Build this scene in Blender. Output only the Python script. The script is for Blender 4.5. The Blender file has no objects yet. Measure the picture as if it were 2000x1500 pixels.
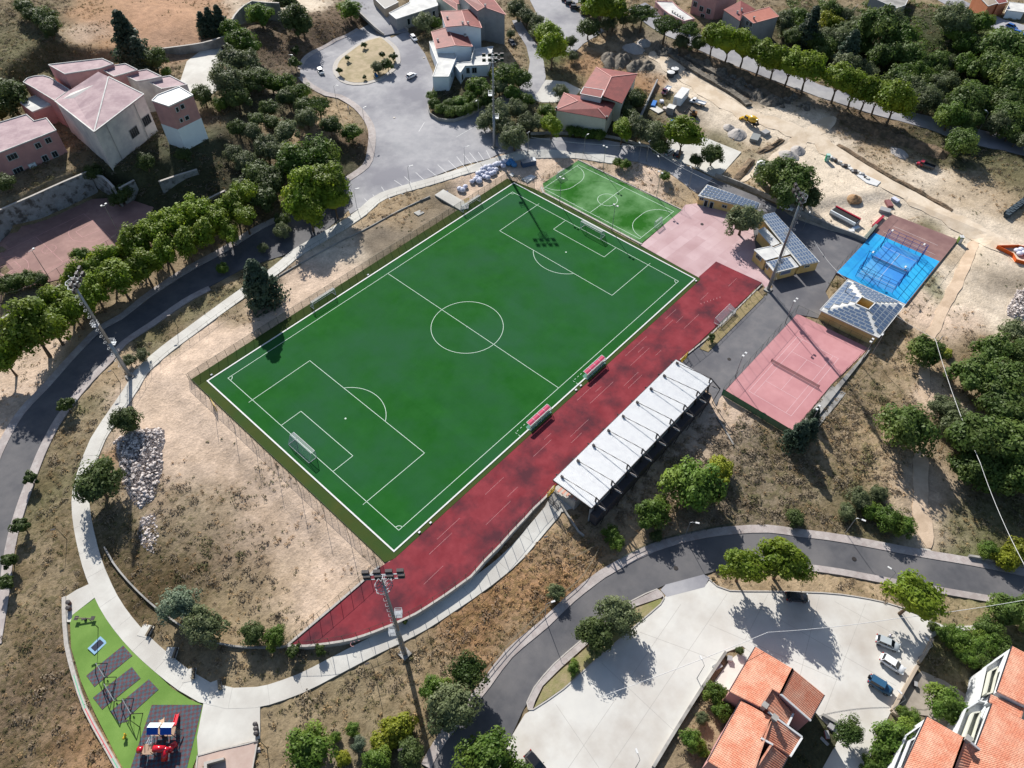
import bpy, bmesh, math, random
import numpy as np
from mathutils import Vector, Matrix, noise as mnoise
from mathutils.geometry import delaunay_2d_cdt
random.seed(7); RNG = np.random.default_rng(7)
scene = bpy.context.scene
COL = scene.collection
R = math.radians
# ------------------------------------------------------------------ camera
F_PX = 1408.32
CAM = np.array([-88.276, -94.289, 130.26])
YAW, PIT, ROL = 0.729787, 0.870454, 0.005676
_d = np.array([math.cos(YAW)*math.cos(PIT), math.sin(YAW)*math.cos(PIT), -math.sin(PIT)])
_r = np.array([math.sin(YAW), -math.cos(YAW), 0.0])
_u = np.cross(_r, _d)
AX_R = math.cos(ROL)*_r + math.sin(ROL)*_u
AX_U = -math.sin(ROL)*_r + math.cos(ROL)*_u
AX_D = _d
cd = bpy.data.cameras.new('camera'); cam = bpy.data.objects.new('camera', cd); COL.objects.link(cam)
cam.matrix_world = Matrix(((AX_R[0], AX_U[0], -AX_D[0], CAM[0]), (AX_R[1], AX_U[1], -AX_D[1], CAM[1]),
                           (AX_R[2], AX_U[2], -AX_D[2], CAM[2]), (0, 0, 0, 1)))
cd.sensor_width = 36; cd.lens = 36*F_PX/2000; cd.clip_start = 1; cd.clip_end = 6000
scene.camera = cam
# ------------------------------------------------------------------ light
SUN_EL, SUN_AZ = R(33.5), R(60.8)          # azimuth counter-clockwise from +X
sdir = Vector((math.cos(SUN_AZ)*math.cos(SUN_EL), math.sin(SUN_AZ)*math.cos(SUN_EL), math.sin(SUN_EL)))
w = bpy.data.worlds.new('World'); scene.world = w; w.use_nodes = True
nt = w.node_tree; nt.nodes.clear()
sky = nt.nodes.new('ShaderNodeTexSky'); sky.sky_type = 'NISHITA'; sky.sun_disc = False
sky.sun_elevation = SUN_EL; sky.sun_rotation = math.pi/2 - SUN_AZ
bg = nt.nodes.new('ShaderNodeBackground'); bg.inputs[1].default_value = 0.08
wo = nt.nodes.new('ShaderNodeOutputWorld')
nt.links.new(sky.outputs[0], bg.inputs[0]); nt.links.new(bg.outputs[0], wo.inputs[0])
sl = bpy.data.lights.new('sun', 'SUN'); sl.energy = 5.0; sl.angle = R(0.55); sl.color = (1.0, 0.955, 0.89)
so = bpy.data.objects.new('sun', sl); COL.objects.link(so)
so.rotation_euler = sdir.to_track_quat('Z', 'Y').to_euler(); so.location = (0, 0, 200)
scene.view_settings.view_transform = 'Standard'; scene.view_settings.look = 'None'
scene.view_settings.gamma = 1; scene.view_settings.use_curve_mapping = False
scene.view_settings.exposure = 0.62
scene.render.engine = 'CYCLES'
scene.cycles.max_bounces = 5; scene.cycles.diffuse_bounces = 3; scene.cycles.transparent_max_bounces = 6

# ------------------------------------------------------------------ helpers
def W(px, py, z=0.0):
    "point at height z whose direction from the drone is that of photo pixel (px, py)"
    d = AX_D + AX_R*((px-1000)/F_PX) + AX_U*((750-py)/F_PX)
    t = (z-CAM[2])/d[2]
    return Vector(CAM + d*t)
def srgb(c):
    return tuple((v/255/12.92 if v/255 <= .04045 else ((v/255+.055)/1.055)**2.4) for v in c)
def A(r, g, b, k=1.0):
    "surface colour from the tone it shows in full sun"
    return tuple(min(.86, x/1.40*k) for x in srgb((r, g, b)))

def link(o, parent=None):
    COL.objects.link(o)
    if parent is not None: o.parent = parent
    return o
def tag(o, label=None, cat=None, group=None, kind=None):
    if label: o['label'] = label
    if cat: o['category'] = cat
    if group: o['group'] = group
    if kind: o['kind'] = kind
    return o
def thing(name, label, cat, loc=(0, 0, 0), rz=0.0, group=None):
    o = bpy.data.objects.new(name, None); COL.objects.link(o)
    o.location = loc; o.rotation_euler = (0, 0, rz); o.empty_display_size = .5
    return tag(o, label, cat, group)
def copy_tree(o, parent=None):
    c = o.copy(); COL.objects.link(c)
    if parent is not None: c.parent = parent
    for ch in list(o.children): copy_tree(ch, c)
    return c

class MB:
    "collects geometry; build() links it as one mesh object"
    def __init__(s): s.v = []; s.f = []; s.m = []; s.cur = 0
    def mat(s, i): s.cur = i; return s
    def add(s, vs, fs):
        n = len(s.v); s.v += [tuple(p) for p in vs]
        for f in fs: s.f.append([n+i for i in f]); s.m.append(s.cur)
        return s
    def box(s, cx, cy, cz, sx, sy, sz, rz=0.0, rx=0.0, taper=1.0):
        M = Matrix.Translation((cx, cy, cz)) @ Matrix.Rotation(rz, 4, 'Z') @ Matrix.Rotation(rx, 4, 'X')
        P = []
        for z in (-.5, .5):
            t = taper if z > 0 else 1
            for x, y in ((-.5, -.5), (.5, -.5), (.5, .5), (-.5, .5)): P.append(M @ Vector((x*sx*t, y*sy*t, z*sz)))
        return s.add(P, [(3, 2, 1, 0), (4, 5, 6, 7), (0, 1, 5, 4), (1, 2, 6, 5), (2, 3, 7, 6), (3, 0, 4, 7)])
    def bar(s, a, b, wd, h=None, up=(0, 0, 1)):
        "box-section beam from a to b"
        a = Vector(a); b = Vector(b); h = h or wd; d = (b-a).normalized(); u = Vector(up)
        if abs(d.dot(u)) > .98: u = Vector((1, 0, 0))
        sd = d.cross(u).normalized(); uu = sd.cross(d)
        P = [p + sd*(x*wd/2) + uu*(y*h/2) for p in (a, b) for x, y in ((-1, -1), (1, -1), (1, 1), (-1, 1))]
        return s.add(P, [(3, 2, 1, 0), (4, 5, 6, 7), (0, 1, 5, 4), (1, 2, 6, 5), (2, 3, 7, 6), (3, 0, 4, 7)])
    def tube(s, a, b, r0, r1=None, n=8, caps=True):
        a = Vector(a); b = Vector(b); r1 = r0 if r1 is None else r1; d = (b-a).normalized()
        u = Vector((0, 0, 1)) if abs(d.z) < .95 else Vector((1, 0, 0))
        x = d.cross(u).normalized(); y = d.cross(x)
        P = [p + x*(math.cos(2*math.pi*i/n)*r) + y*(math.sin(2*math.pi*i/n)*r) for p, r in ((a, r0), (b, r1)) for i in range(n)]
        F = [(i, (i+1) % n, n+(i+1) % n, n+i) for i in range(n)]
        if caps: F += [tuple(range(n))[::-1], tuple(range(n, 2*n))]
        return s.add(P, F)
    def path(s, pts, r, n=6):
        for a, b in zip(pts[:-1], pts[1:]): s.tube(a, b, r, r, n)
        return s
    def prism(s, poly, z0, z1, top=True, bottom=False):
        "poly: xy list (ccw); z0,z1 numbers or lists"
        n = len(poly)
        a = sum(poly[i][0]*poly[(i+1) % n][1]-poly[(i+1) % n][0]*poly[i][1] for i in range(n))
        Z0 = z0 if hasattr(z0, '__len__') else [z0]*n; Z1 = z1 if hasattr(z1, '__len__') else [z1]*n
        idx = list(range(n)) if a > 0 else list(range(n))[::-1]
        P = [(poly[i][0], poly[i][1], Z0[i]) for i in idx]+[(poly[i][0], poly[i][1], Z1[i]) for i in idx]
        F = [(i, (i+1) % n, n+(i+1) % n, n+i) for i in range(n)]
        if top: F.append(tuple(range(n, 2*n)))
        if bottom: F.append(tuple(range(n))[::-1])
        return s.add(P, F)
    def lathe(s, prof, n=12, c=(0, 0, 0)):
        P = [(c[0]+r*math.cos(2*math.pi*i/n), c[1]+r*math.sin(2*math.pi*i/n), c[2]+z) for r, z in prof for i in range(n)]
        F = [(k*n+i, k*n+(i+1) % n, (k+1)*n+(i+1) % n, (k+1)*n+i) for k in range(len(prof)-1) for i in range(n)]
        F += [tuple(range(n))[::-1], tuple(range((len(prof)-1)*n, len(prof)*n))]
        return s.add(P, F)
    def mesh(s, name, mats, smooth=False):
        me = bpy.data.meshes.new(name); me.from_pydata(s.v, [], s.f)
        for m_ in (mats if isinstance(mats, (list, tuple)) else [mats]): me.materials.append(m_)
        me.polygons.foreach_set('material_index', s.m)
        if smooth: me.polygons.foreach_set('use_smooth', [True]*len(s.f))
        me.update(); return me
    def build(s, name, mats, parent=None, smooth=False, rel=None):
        "rel: world offset of the parent empty, subtracted from the vertices"
        if rel is not None:
            s.v = [(x-rel[0], y-rel[1], z-rel[2]) for x, y, z in s.v]
        return link(bpy.data.objects.new(name, s.mesh(name, mats, smooth)), parent)
def obj(name, me, parent=None, loc=None):
    o = link(bpy.data.objects.new(name, me), parent)
    if loc is not None: o.location = loc
    return o

# ------------------------------------------------------------------ materials
def M(name, c1, c2=None, sc=1.0, rough=.85, bump=0.0, c3=None, sc3=.1, metal=0.0, spec=.3, det=4, thr=(.35, .65), thr3=(.42, .62), rand=0.0, bsc=None):
    m = bpy.data.materials.new(name); m.use_nodes = True; nt = m.node_tree; N = nt.nodes; L = nt.links
    p = N['Principled BSDF']; p.inputs['Roughness'].default_value = rough; p.inputs['Metallic'].default_value = metal
    p.inputs['Specular IOR Level'].default_value = spec
    p.inputs['Base Color'].default_value = (*c1, 1)
    if c2 is None and not bump and not rand: return m
    tc = N.new('ShaderNodeTexCoord'); out = None
    def nz(scale, det):
        n = N.new('ShaderNodeTexNoise'); n.inputs['Scale'].default_value = scale; n.inputs['Detail'].default_value = det
        n.inputs['Roughness'].default_value = .6; L.new(tc.outputs['Object'], n.inputs['Vector']); return n
    def rng(sock, a, b):
        r = N.new('ShaderNodeMapRange'); r.inputs[1].default_value = a; r.inputs[2].default_value = b; r.clamp = True
        L.new(sock, r.inputs[0]); return r.outputs[0]
    def mix(f, a, b):
        x = N.new('ShaderNodeMix'); x.data_type = 'RGBA'
        L.new(f, x.inputs[0])
        for s_, v in ((x.inputs[6], a), (x.inputs[7], b)):
            if isinstance(v, tuple): s_.default_value = (*v, 1)
            else: L.new(v, s_)
        return x.outputs[2]
    col = c1
    if c2 is not None:
        n1 = nz(sc, det); col = mix(rng(n1.outputs[0], *thr), c1, c2)
    if c3 is not None:
        n2 = nz(sc3, det+2); col = mix(rng(n2.outputs[0], *thr3), col, c3)
    if rand:
        oi = N.new('ShaderNodeObjectInfo'); hs = N.new('ShaderNodeHueSaturation')
        r = N.new('ShaderNodeMapRange'); r.inputs[3].default_value = 1-rand; r.inputs[4].default_value = 1+rand
        L.new(oi.outputs['Random'], r.inputs[0]); L.new(r.outputs[0], hs.inputs['Value'])
        if isinstance(col, tuple): hs.inputs['Color'].default_value = (*col, 1)
        else: L.new(col, hs.inputs['Color'])
        col = hs.outputs[0]
    if not isinstance(col, tuple): L.new(col, p.inputs['Base Color'])
    if bump:
        nb = nz(bsc or sc*3, 4); b = N.new('ShaderNodeBump'); b.inputs['Strength'].default_value = 1; b.inputs['Distance'].default_value = bump
        L.new(nb.outputs[0], b.inputs['Height']); L.new(b.outputs[0], p.inputs['Normal'])
    return m
def leafmat(name, c1, c2, c3=None, rand=.22, trans=.4):
    m = M(name, c1, c2, sc=1.1, rough=.55, spec=.25, c3=c3, sc3=.5, rand=rand)
    nt = m.node_tree; p = nt.nodes['Principled BSDF']; out = nt.nodes['Material Output']
    t = nt.nodes.new('ShaderNodeBsdfTranslucent'); x = nt.nodes.new('ShaderNodeMixShader'); x.inputs[0].default_value = trans
    src = p.inputs['Base Color'].links[0].from_socket; nt.links.new(src, t.inputs[0])
    nt.links.new(p.outputs[0], x.inputs[1]); nt.links.new(t.outputs[0], x.inputs[2]); nt.links.new(x.outputs[0], out.inputs[0])
    return m
def netmat(name, c, alpha):
    m = M(name, c, rough=.7); nt = m.node_tree; p = nt.nodes['Principled BSDF']; out = nt.nodes['Material Output']
    t = nt.nodes.new('ShaderNodeBsdfTransparent'); x = nt.nodes.new('ShaderNodeMixShader'); x.inputs[0].default_value = alpha
    nt.links.new(t.outputs[0], x.inputs[1]); nt.links.new(p.outputs[0], x.inputs[2]); nt.links.new(x.outputs[0], out.inputs[0])
    return m
m_asph = M('asphalt_pale', A(168, 168, 172), A(182, 181, 184), sc=.35, c3=A(140, 140, 148), sc3=.05, bump=.01, bsc=12, thr3=(.45, .62))
m_asph2 = M('asphalt_dark', A(88, 89, 94), A(100, 100, 104), sc=.5, c3=A(120, 118, 119), sc3=.07, bump=.01, bsc=12)
m_asph3 = M('asphalt_service', A(112, 112, 116), A(126, 124, 126), sc=.4, c3=A(98, 98, 104), sc3=.08, bump=.01, bsc=10)
m_conc = M('concrete_pale', A(222, 220, 212), A(232, 230, 222), sc=.5, c3=A(206, 202, 194), sc3=.09, bump=.006, bsc=8, rough=.9)
m_concw = M('concrete_wall', A(176, 174, 170), A(190, 187, 180), sc=.6, c3=A(140, 138, 134), sc3=.3, bump=.02, rough=.9)
m_lot = M('concrete_lot', A(221, 219, 213), A(228, 226, 219), sc=.3, c3=A(196, 188, 178), sc3=.06, thr3=(.48, .7), bump=.005, bsc=6, rough=.9)
m_kerb = M('kerb_concrete', A(206, 200, 192), A(188, 182, 174), sc=2)
m_sidewalk = M('sidewalk_paving', A(196, 188, 184), A(208, 200, 195), sc=3, c3=A(180, 172, 168), sc3=.2)
m_white = M('white_paint', A(238, 238, 236), A(225, 226, 226), sc=2, rough=.6)
m_line = M('line_paint', A(225, 240, 228), A(205, 228, 210), sc=1.5, rough=.7)
m_linef = M('line_paint_worn', A(226, 176, 176), A(200, 140, 142), sc=.8, rough=.8)
m_steel = M('galvanised_steel', A(150, 156, 162), A(175, 180, 186), sc=3, rough=.45, metal=.6)
m_dsteel = M('dark_steel', A(70, 66, 68), A(84, 80, 80), sc=3, rough=.5, metal=.3)
m_post = M('green_post', A(40, 66, 52), rough=.5)
m_black = M('black_rubber', (.012, .012, .013), rough=.7)
m_glass = M('dark_glass', (.012, .016, .022), rough=.08, spec=.6)
m_net = netmat('net_white', A(225, 230, 232), .30)
m_netg = netmat('wire_mesh_green', A(60, 84, 60), .34)
m_netd = netmat('wire_mesh_grey', A(80, 84, 84), .08)
m_yellow = M('yellow_gate', A(226, 190, 40), rough=.5)
m_wood = M('bark', A(120, 100, 80), A(90, 76, 62), sc=6, bump=.03)
def slabs(m, bw, rh, rot, c2, mo=(.8, .78, .78), ms=.025):
    nt = m.node_tree; p = nt.nodes['Principled BSDF']; src = p.inputs['Base Color'].links[0].from_socket; b = nt.nodes.new('ShaderNodeTexBrick'); tc = nt.nodes.new('ShaderNodeTexCoord'); mp = nt.nodes.new('ShaderNodeMapping'); mp.inputs['Rotation'].default_value = (0, 0, R(rot))
    b.inputs['Scale'].default_value = 1; b.inputs['Brick Width'].default_value = bw; b.inputs['Row Height'].default_value = rh; b.inputs['Mortar Size'].default_value = ms; b.inputs[1].default_value = (1, 1, 1, 1); b.inputs[2].default_value = (*c2, 1); b.inputs[3].default_value = (*mo, 1)
    x = nt.nodes.new('ShaderNodeMix'); x.data_type = 'RGBA'; x.blend_type = 'MULTIPLY'; x.inputs[0].default_value = 1
    for a_, b_ in ((tc.outputs['Object'], mp.inputs[0]), (mp.outputs[0], b.inputs[0]), (src, x.inputs[6]), (b.outputs[0], x.inputs[7]), (x.outputs[2], p.inputs['Base Color'])): nt.links.new(a_, b_)
# ------------------------------------------------------------------ terrain heights
def Wl(pts, z=0.0):
    return [W(p[0], p[1], (p[2] if len(p) > 2 else z)).xy for p in pts]
def inside(poly, X, Y):
    P = np.array([(p[0], p[1]) for p in poly]); ins = np.zeros(X.shape, bool); n = len(P)
    for i in range(n):
        x1, y1 = P[i]; x2, y2 = P[(i+1) % n]
        if y1 == y2: continue
        c = ((Y >= min(y1, y2)) & (Y < max(y1, y2))); xi = x1+(Y-y1)*(x2-x1)/(y2-y1); ins ^= c & (X < xi)
    return ins
def edist(poly, X, Y):
    P = np.array([(p[0], p[1]) for p in poly]); D = np.full(X.shape, 1e9); n = len(P)
    for i in range(n):
        a = P[i]; b = P[(i+1) % n]; ab = b-a; L2 = max(1e-9, ab@ab)
        t = np.clip(((X-a[0])*ab[0]+(Y-a[1])*ab[1])/L2, 0, 1)
        D = np.minimum(D, np.hypot(X-a[0]-t*ab[0], Y-a[1]-t*ab[1]))
    return D
# control heights (photo px, px, metres)
HC = [(600, 460, 0), (750, 390, .5), (900, 320, 1), (450, 600, -.3), (330, 690, -.6), (215, 850, -.8), (160, 980, -.9), (185, 1120, -1), (280, 1260, -1), (400, 1360, -1.1),
      (560, 1350, -1), (700, 1290, -1), (850, 1200, -1), (960, 1120, -1), (1060, 1010, -.7), (300, 600, -1.2), (450, 510, -.8), (600, 420, 0), (100, 800, -1.8), (0, 950, -2),
      (0, 1150, -2.5), (60, 1000, -2.2), (80, 1300, -2.2), (150, 1200, -1.1), (350, 1450, -1.2), (480, 1450, -1.2), (0, 1450, -3), (700, 1400, -2), (900, 1280, -1.8),
      (1000, 1200, -1.7), (950, 1400, -2.3), (1150, 1150, -2), (1300, 1080, -2), (1500, 1060, -2), (1700, 1100, -2), (1950, 1140, -2), (1200, 1300, -1.8), (1400, 1250, -1.8), (1600, 1230, -1.8),
      (1750, 1300, -1.8), (1850, 1380, -2), (1500, 1450, -1.8), (1150, 1450, -2), (1250, 950, -.6), (1350, 880, -.5), (1300, 1000, -1.6), (1430, 870, -.6), (1200, 1010, -1), (1550, 950, -1.5), (1650, 800, -.6), (1800, 800, -.5), (1900, 950, -1.5),
      (1950, 700, 0), (1850, 600, .4), (1950, 500, 1), (1800, 400, 1), (1650, 330, 1.2), (1500, 200, 3), (1350, 180, 3), (1250, 100, 4), (1200, 90, 4.5), (1450, 300, 1.5), (1400, 320, 1),
      (1300, 300, .8), (1150, 280, .9), (1040, 290, 1), (1300, 250, 2.2), (1130, 190, 2.8), (1050, 150, 3.5), (1000, 250, 1.8), (900, 180, 3), (950, 90, 4.5), (860, 130, 3.6),
      (800, 250, 2), (750, 330, 1), (700, 150, 3), (620, 130, 2.8), (650, 100, 2.6), (720, 60, 2.6), (800, 90, 4.2), (770, 70, 4.8), (700, 20, 7), (860, 30, 5.5), (660, 200, 2.4), (720, 240, 2),
      (640, 240, 4), (600, 250, 5), (560, 200, 7.5), (570, 140, 6.5), (560, 80, 9), (600, 40, 9), (480, 60, 11.5), (450, 250, 9.6), (500, 320, 4.5), (560, 340, 2.5), (620, 350, 1.5), (600, 170, 3.5),
      (400, 150, 11), (350, 300, 10.6), (250, 420, 3.2), (350, 420, 3), (450, 420, 1.5), (380, 460, .5), (200, 600, -1), (100, 640, -1.4), (200, 100, 14), (300, 40, 14), (150, 30, 16), (50, 100, 17), (0, 0, 20),
      (60, 180, 12), (400, 0, 12), (1000, 30, 5), (1100, 50, 5), (1250, 20, 7), (1400, 30, 8), (1550, 60, 6), (1700, 50, 7), (1850, 40, 11), (1980, 60, 12), (1500, 110, 5), (1600, 170, 4.5),
      (1800, 240, 4), (1980, 310, 4), (1700, 150, 3), (1850, 180, 2), (1980, 180, 4), (1300, 60, 6), (1100, 0, 6), (1900, 300, 3), (1800, 330, 2), (1700, 290, 2.5)]
_hc = np.array([(*W(a, b, c).xy, c) for a, b, c in HC])
PLAT = [  # plateaus: world polygon, height, blend width
    (Wl([(0, 560, 3.4), (0, 470, 3.4), (190, 376, 3.4), (300, 400, 3.2), (330, 425, 3.2), (290, 447, 3.2), (120, 560, 3.4), (0, 625, 3.4)]), 3.3, 2.0),
    (Wl([(-60, 418, 11), (0, 402, 11), (100, 352, 11), (180, 322, 11), (260, 330, 11), (430, 262, 11), (462, 170, 11), (400, 80, 11), (330, 120, 11), (100, 120, 11), (-40, 230, 11)]), 10.9, 3.0),
    ([(-60, -36), (-60, 42), (56, 42), (80, 30), (82, -6), (88, -33), (122, -56), (122, -82), (78, -84), (22, -80), (22, -60), (28, -50), (-22, -47), (-50, -40)], 0.0, 4.0),
]
GX0, GX1, GY0, GY1, GS = -200.0, 400.0, -230.0, 360.0, 2.0
gx = np.arange(GX0, GX1+.1, GS); gy = np.arange(GY0, GY1+.1, GS); GXX, GYY = np.meshgrid(gx, gy, indexing='ij')
num = np.zeros(GXX.shape); den = np.zeros(GXX.shape)
for x, y, h in _hc:
    wgt = 1/((GXX-x)**2+(GYY-y)**2+60)**2; num += wgt*h; den += wgt
HG = num/den
for k in range(2):
    HG[1:-1, 1:-1] = (HG[1:-1, 1:-1]*2+HG[2:, 1:-1]+HG[:-2, 1:-1]+HG[1:-1, 2:]+HG[1:-1, :-2])/6
for poly, h, bl in PLAT:
    ins = inside(poly, GXX, GYY); D = edist(poly, GXX, GYY)
    t = np.where(ins, 1.0, np.clip(1-D/bl, 0, 1)); t = t*t*(3-2*t); HG = HG*(1-t)+h*t
def Hn(X, Y):
    fx = np.clip((X-GX0)/GS, 0, len(gx)-1.001); fy = np.clip((Y-GY0)/GS, 0, len(gy)-1.001)
    i = fx.astype(int); j = fy.astype(int); a = fx-i; b = fy-j
    return HG[i, j]*(1-a)*(1-b)+HG[i+1, j]*a*(1-b)+HG[i, j+1]*(1-a)*b+HG[i+1, j+1]*a*b
def H(x, y): return float(Hn(np.array([x]), np.array([y]))[0])
def gp(px, py, dz=0.0):
    "the ground point (plus dz) seen at a photo pixel"
    h = 0.0
    for _ in range(14):
        p = W(px, py, h+dz); h = h*.35+H(p.x, p.y)*.65
    p = W(px, py, h+dz); return Vector((p.x, p.y, h+dz))
def gl(pts): return [gp(a, b) for a, b in pts]
def spline(pts, step=2.5):
    P = [Vector((p[0], p[1])) for p in pts]; out = []
    for i in range(len(P)-1):
        p0 = P[max(0, i-1)]; p1 = P[i]; p2 = P[i+1]; p3 = P[min(len(P)-1, i+2)]
        n = max(1, int((p2-p1).length/step))
        for k in range(n):
            t = k/n
            out.append(.5*((2*p1)+(p2-p0)*t+(2*p0-5*p1+4*p2-p3)*t*t+(3*p1-p0-3*p2+p3)*t**3))
    out.append(P[-1]); return out
PAVED = []
def dens(poly, step=2.5):
    out = []
    for i in range(len(poly)):
        a = Vector(poly[i][:2]); b = Vector(poly[(i+1) % len(poly)][:2]); n = max(1, int((b-a).length/step))
        out += [a.lerp(b, k/n) for k in range(n)]
    return out
def sheet(name, poly, mat, off, kind='structure', parent=None, paved=True, step=3.0, flat=None, label=None):
    "poly: world xy outline. Draped over the terrain at +off"
    P = dens(poly, step); n = len(P)
    xs = [p.x for p in P]; ys = [p.y for p in P]
    X, Y = np.meshgrid(np.arange(min(xs)+.7, max(xs), step), np.arange(min(ys)+.7, max(ys), step), indexing='ij'); X = X.ravel(); Y = Y.ravel()
    if len(X):
        k = inside(P, X, Y) & (edist(P, X, Y) > .6); ex = [Vector((a, b)) for a, b in zip(X[k], Y[k])]
    else: ex = []
    r = delaunay_2d_cdt(P+ex, [(i, (i+1) % n) for i in range(n)], [], 1, 1e-4)
    vs, fs = r[0], r[2]
    V = [(v.x, v.y, (H(v.x, v.y) if flat is None else flat)+off) for v in vs]
    F = []
    for f in fs:
        a, b, c = (vs[i] for i in f[:3]); s_ = (b-a).cross(c-a)
        F.append(tuple(f) if s_ > 0 else tuple(f)[::-1])
    nb = len(V)
    # skirt down into the ground round the outline
    loop = [(p.x, p.y) for p in P]; base = len(V)
    for p in loop:
        z = (H(*p) if flat is None else flat)+off; V.append((p[0], p[1], z)); V.append((p[0], p[1], z-.45))
    for i in range(n):
        j = (i+1) % n; F.append((base+2*i, base+2*i+1, base+2*j+1, base+2*j))
    me = bpy.data.meshes.new(name); me.from_pydata(V, [], F); me.materials.append(mat); me.update()
    o = link(bpy.data.objects.new(name, me), parent)
    if kind: o['kind'] = kind
    if label: o['label'] = label
    if paved: PAVED.append([(p.x, p.y) for p in P])
    return o
def strip_poly(pts, wl, wr=None):
    wr = wl if wr is None else wr; L = []; Rr = []
    for i, p in enumerate(pts):
        a = pts[max(0, i-1)]; b = pts[min(len(pts)-1, i+1)]; d = (Vector(b[:2])-Vector(a[:2])).normalized(); nrm = Vector((-d.y, d.x))
        q = Vector(p[:2]); L.append(q+nrm*wl); Rr.append(q-nrm*wr)
    return L+Rr[::-1]
def ribbon(mb, pts, wd, z0, z1, flat=None):
    "solid band of width wd following pts, from ground+z0 to ground+z1 (z1 may be a list)"
    P = [Vector(p[:2]) for p in pts]; n = len(P); V = []
    for i, p in enumerate(P):
        a = P[max(0, i-1)]; b = P[min(n-1, i+1)]; d = (b-a).normalized(); nr = Vector((-d.y, d.x))*(wd/2)
        h = H(p.x, p.y) if flat is None else flat; t = z1[i] if hasattr(z1, '__len__') else z1
        V += [(*(p+nr), h+z0), (*(p-nr), h+z0), (*(p-nr), h+t), (*(p+nr), h+t)]
    F = [(0, 1, 2, 3)]
    for i in range(n-1):
        a = 4*i; b = a+4
        for k in range(4): F.append((a+k, a+(k+1) % 4, b+(k+1) % 4, b+k)[::-1])
    F.append((4*n-1, 4*n-2, 4*n-3, 4*n-4))
    mb.add(V, F)
def kerb(name, pts, wd=.25, h=.12, mat=None, kind='structure', label=None, cat=None, group=None, parent=None, flat=None):
    mb = MB(); ribbon(mb, pts, wd, -.3, h, flat); o = mb.build(name, mat or m_kerb, parent)
    if kind: o['kind'] = kind
    return tag(o, label, cat, group)
SP = lambda pts, step=2.5: spline(gl(pts), step)

# ------------------------------------------------------------------ paved ground
# streets (asphalt)
plaza = [(684, 418), (676, 400), (675, 357), (695, 347), (712, 330), (722, 300), (725, 262), (717, 237), (695, 210), (662, 190), (635, 185), (607, 170), (587, 152), (586, 135), (592, 120),
         (607, 107), (630, 95), (655, 80), (675, 72), (700, 58), (722, 46), (745, 62), (765, 74), (795, 60), (815, 85), (830, 105), (845, 140), (846, 170), (836, 207), (842, 225), (857, 234),
         (887, 236), (925, 222), (950, 205), (985, 190), (1012, 174), (1030, 150), (1035, 120), (1028, 90), (1010, 62), (1000, 40), (1015, 38), (1030, 62), (1050, 90), (1062, 120), (1066, 150), (1060, 172),
         (1045, 192), (1015, 205), (980, 225), (945, 240), (960, 256), (1000, 268), (1040, 271), (1100, 268), (1180, 273), (1272, 292), (1330, 318), (1400, 352), (1480, 385), (1560, 430), (1620, 450), (1692, 470),
         (1632, 535), (1612, 570), (1622, 590), (1600, 622), (1556, 614), (1412, 767), (1398, 792), (1388, 770), (1328, 706), (1490, 582), (1510, 560), (1478, 500), (1470, 430), (1420, 392), (1362, 378), (1345, 366), (1300, 332), (1245, 316), (1190, 306), (1120, 299),
         (1032, 296), (975, 300), (955, 310), (905, 322), (850, 343), (800, 361), (750, 380), (715, 400)]
sheet('road', gl(plaza), m_asph, .03)
serv = [(1392, 349), (1480, 385), (1560, 430), (1620, 450), (1692, 470),
         (1632, 535), (1612, 570), (1622, 590), (1600, 622), (1556, 614), (1412, 767), (1398, 792), (1388, 770), (1328, 706), (1490, 582), (1510, 560), (1478, 500), (1470, 430), (1420, 392), (1362, 378)]
sheet('road', gl(serv), m_asph3, .07)
west = [(690, 402), (660, 430), (610, 470), (550, 500), (480, 522), (410, 560), (357, 587), (300, 627), (237, 670), (212, 700), (175, 737), (150, 765), (115, 812), (92, 850), (73, 890), (53, 940), (35, 987), (19, 1042), (8, 1100), (0, 1160), (-20, 1260), (-90, 1260),
        (-60, 1040), (0, 890), (45, 810), (97, 755), (107, 737), (150, 695), (200, 645), (237, 625), (300, 577), (400, 515), (497, 457), (560, 425), (620, 395), (676, 368)]
sheet('road', gl(west), m_asph2, .05)
south_o = [(820, 1530), (838, 1497), (870, 1440), (955, 1337), (1000, 1280), (1070, 1220), (1120, 1172), (1180, 1125), (1215, 1105), (1275, 1075), (1350, 1052), (1430, 1040), (1500, 1037), (1560, 1045), (1650, 1057), (1800, 1085), (1890, 1100), (2000, 1122), (2120, 1150)]
south_i = [(2120, 1205), (2000, 1176), (1940, 1166), (1835, 1148), (1725, 1128), (1640, 1112), (1575, 1103), (1500, 1100), (1415, 1110), (1375, 1122), (1300, 1142), (1235, 1172), (1180, 1210), (1130, 1255), (1082, 1297), (1045, 1345), (1020, 1390), (1000, 1435), (980, 1475), (965, 1530)]
sheet('road', gl(south_o+south_i), m_asph2, .04)
# upper avenue and dirt lanes
aven = [(1225, 20), (1290, 65), (1370, 100), (1440, 130), (1520, 160), (1600, 190), (1680, 215), (1760, 237), (1850, 265), (1940, 290), (2060, 320), (2060, 300), (1950, 262), (1860, 238), (1760, 215), (1690, 195), (1600, 165), (1540, 135), (1450, 100), (1390, 80), (1320, 45), (1260, 5)]
sheet('road', gl(aven), m_asph, .04)
sheet('road', gl([(1810, -10), (1880, 28), (1940, 55), (2040, 85), (2040, 62), (1960, 38), (1900, 10), (1860, -10)]), m_asph, .04)
sheet('car_park', gl([(1035, 0), (1150, 0), (1110, 10), (1180, 60), (1140, 85), (1125, 100), (1080, 105), (1060, 75), (1050, 30)]), m_asph, .04)
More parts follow.
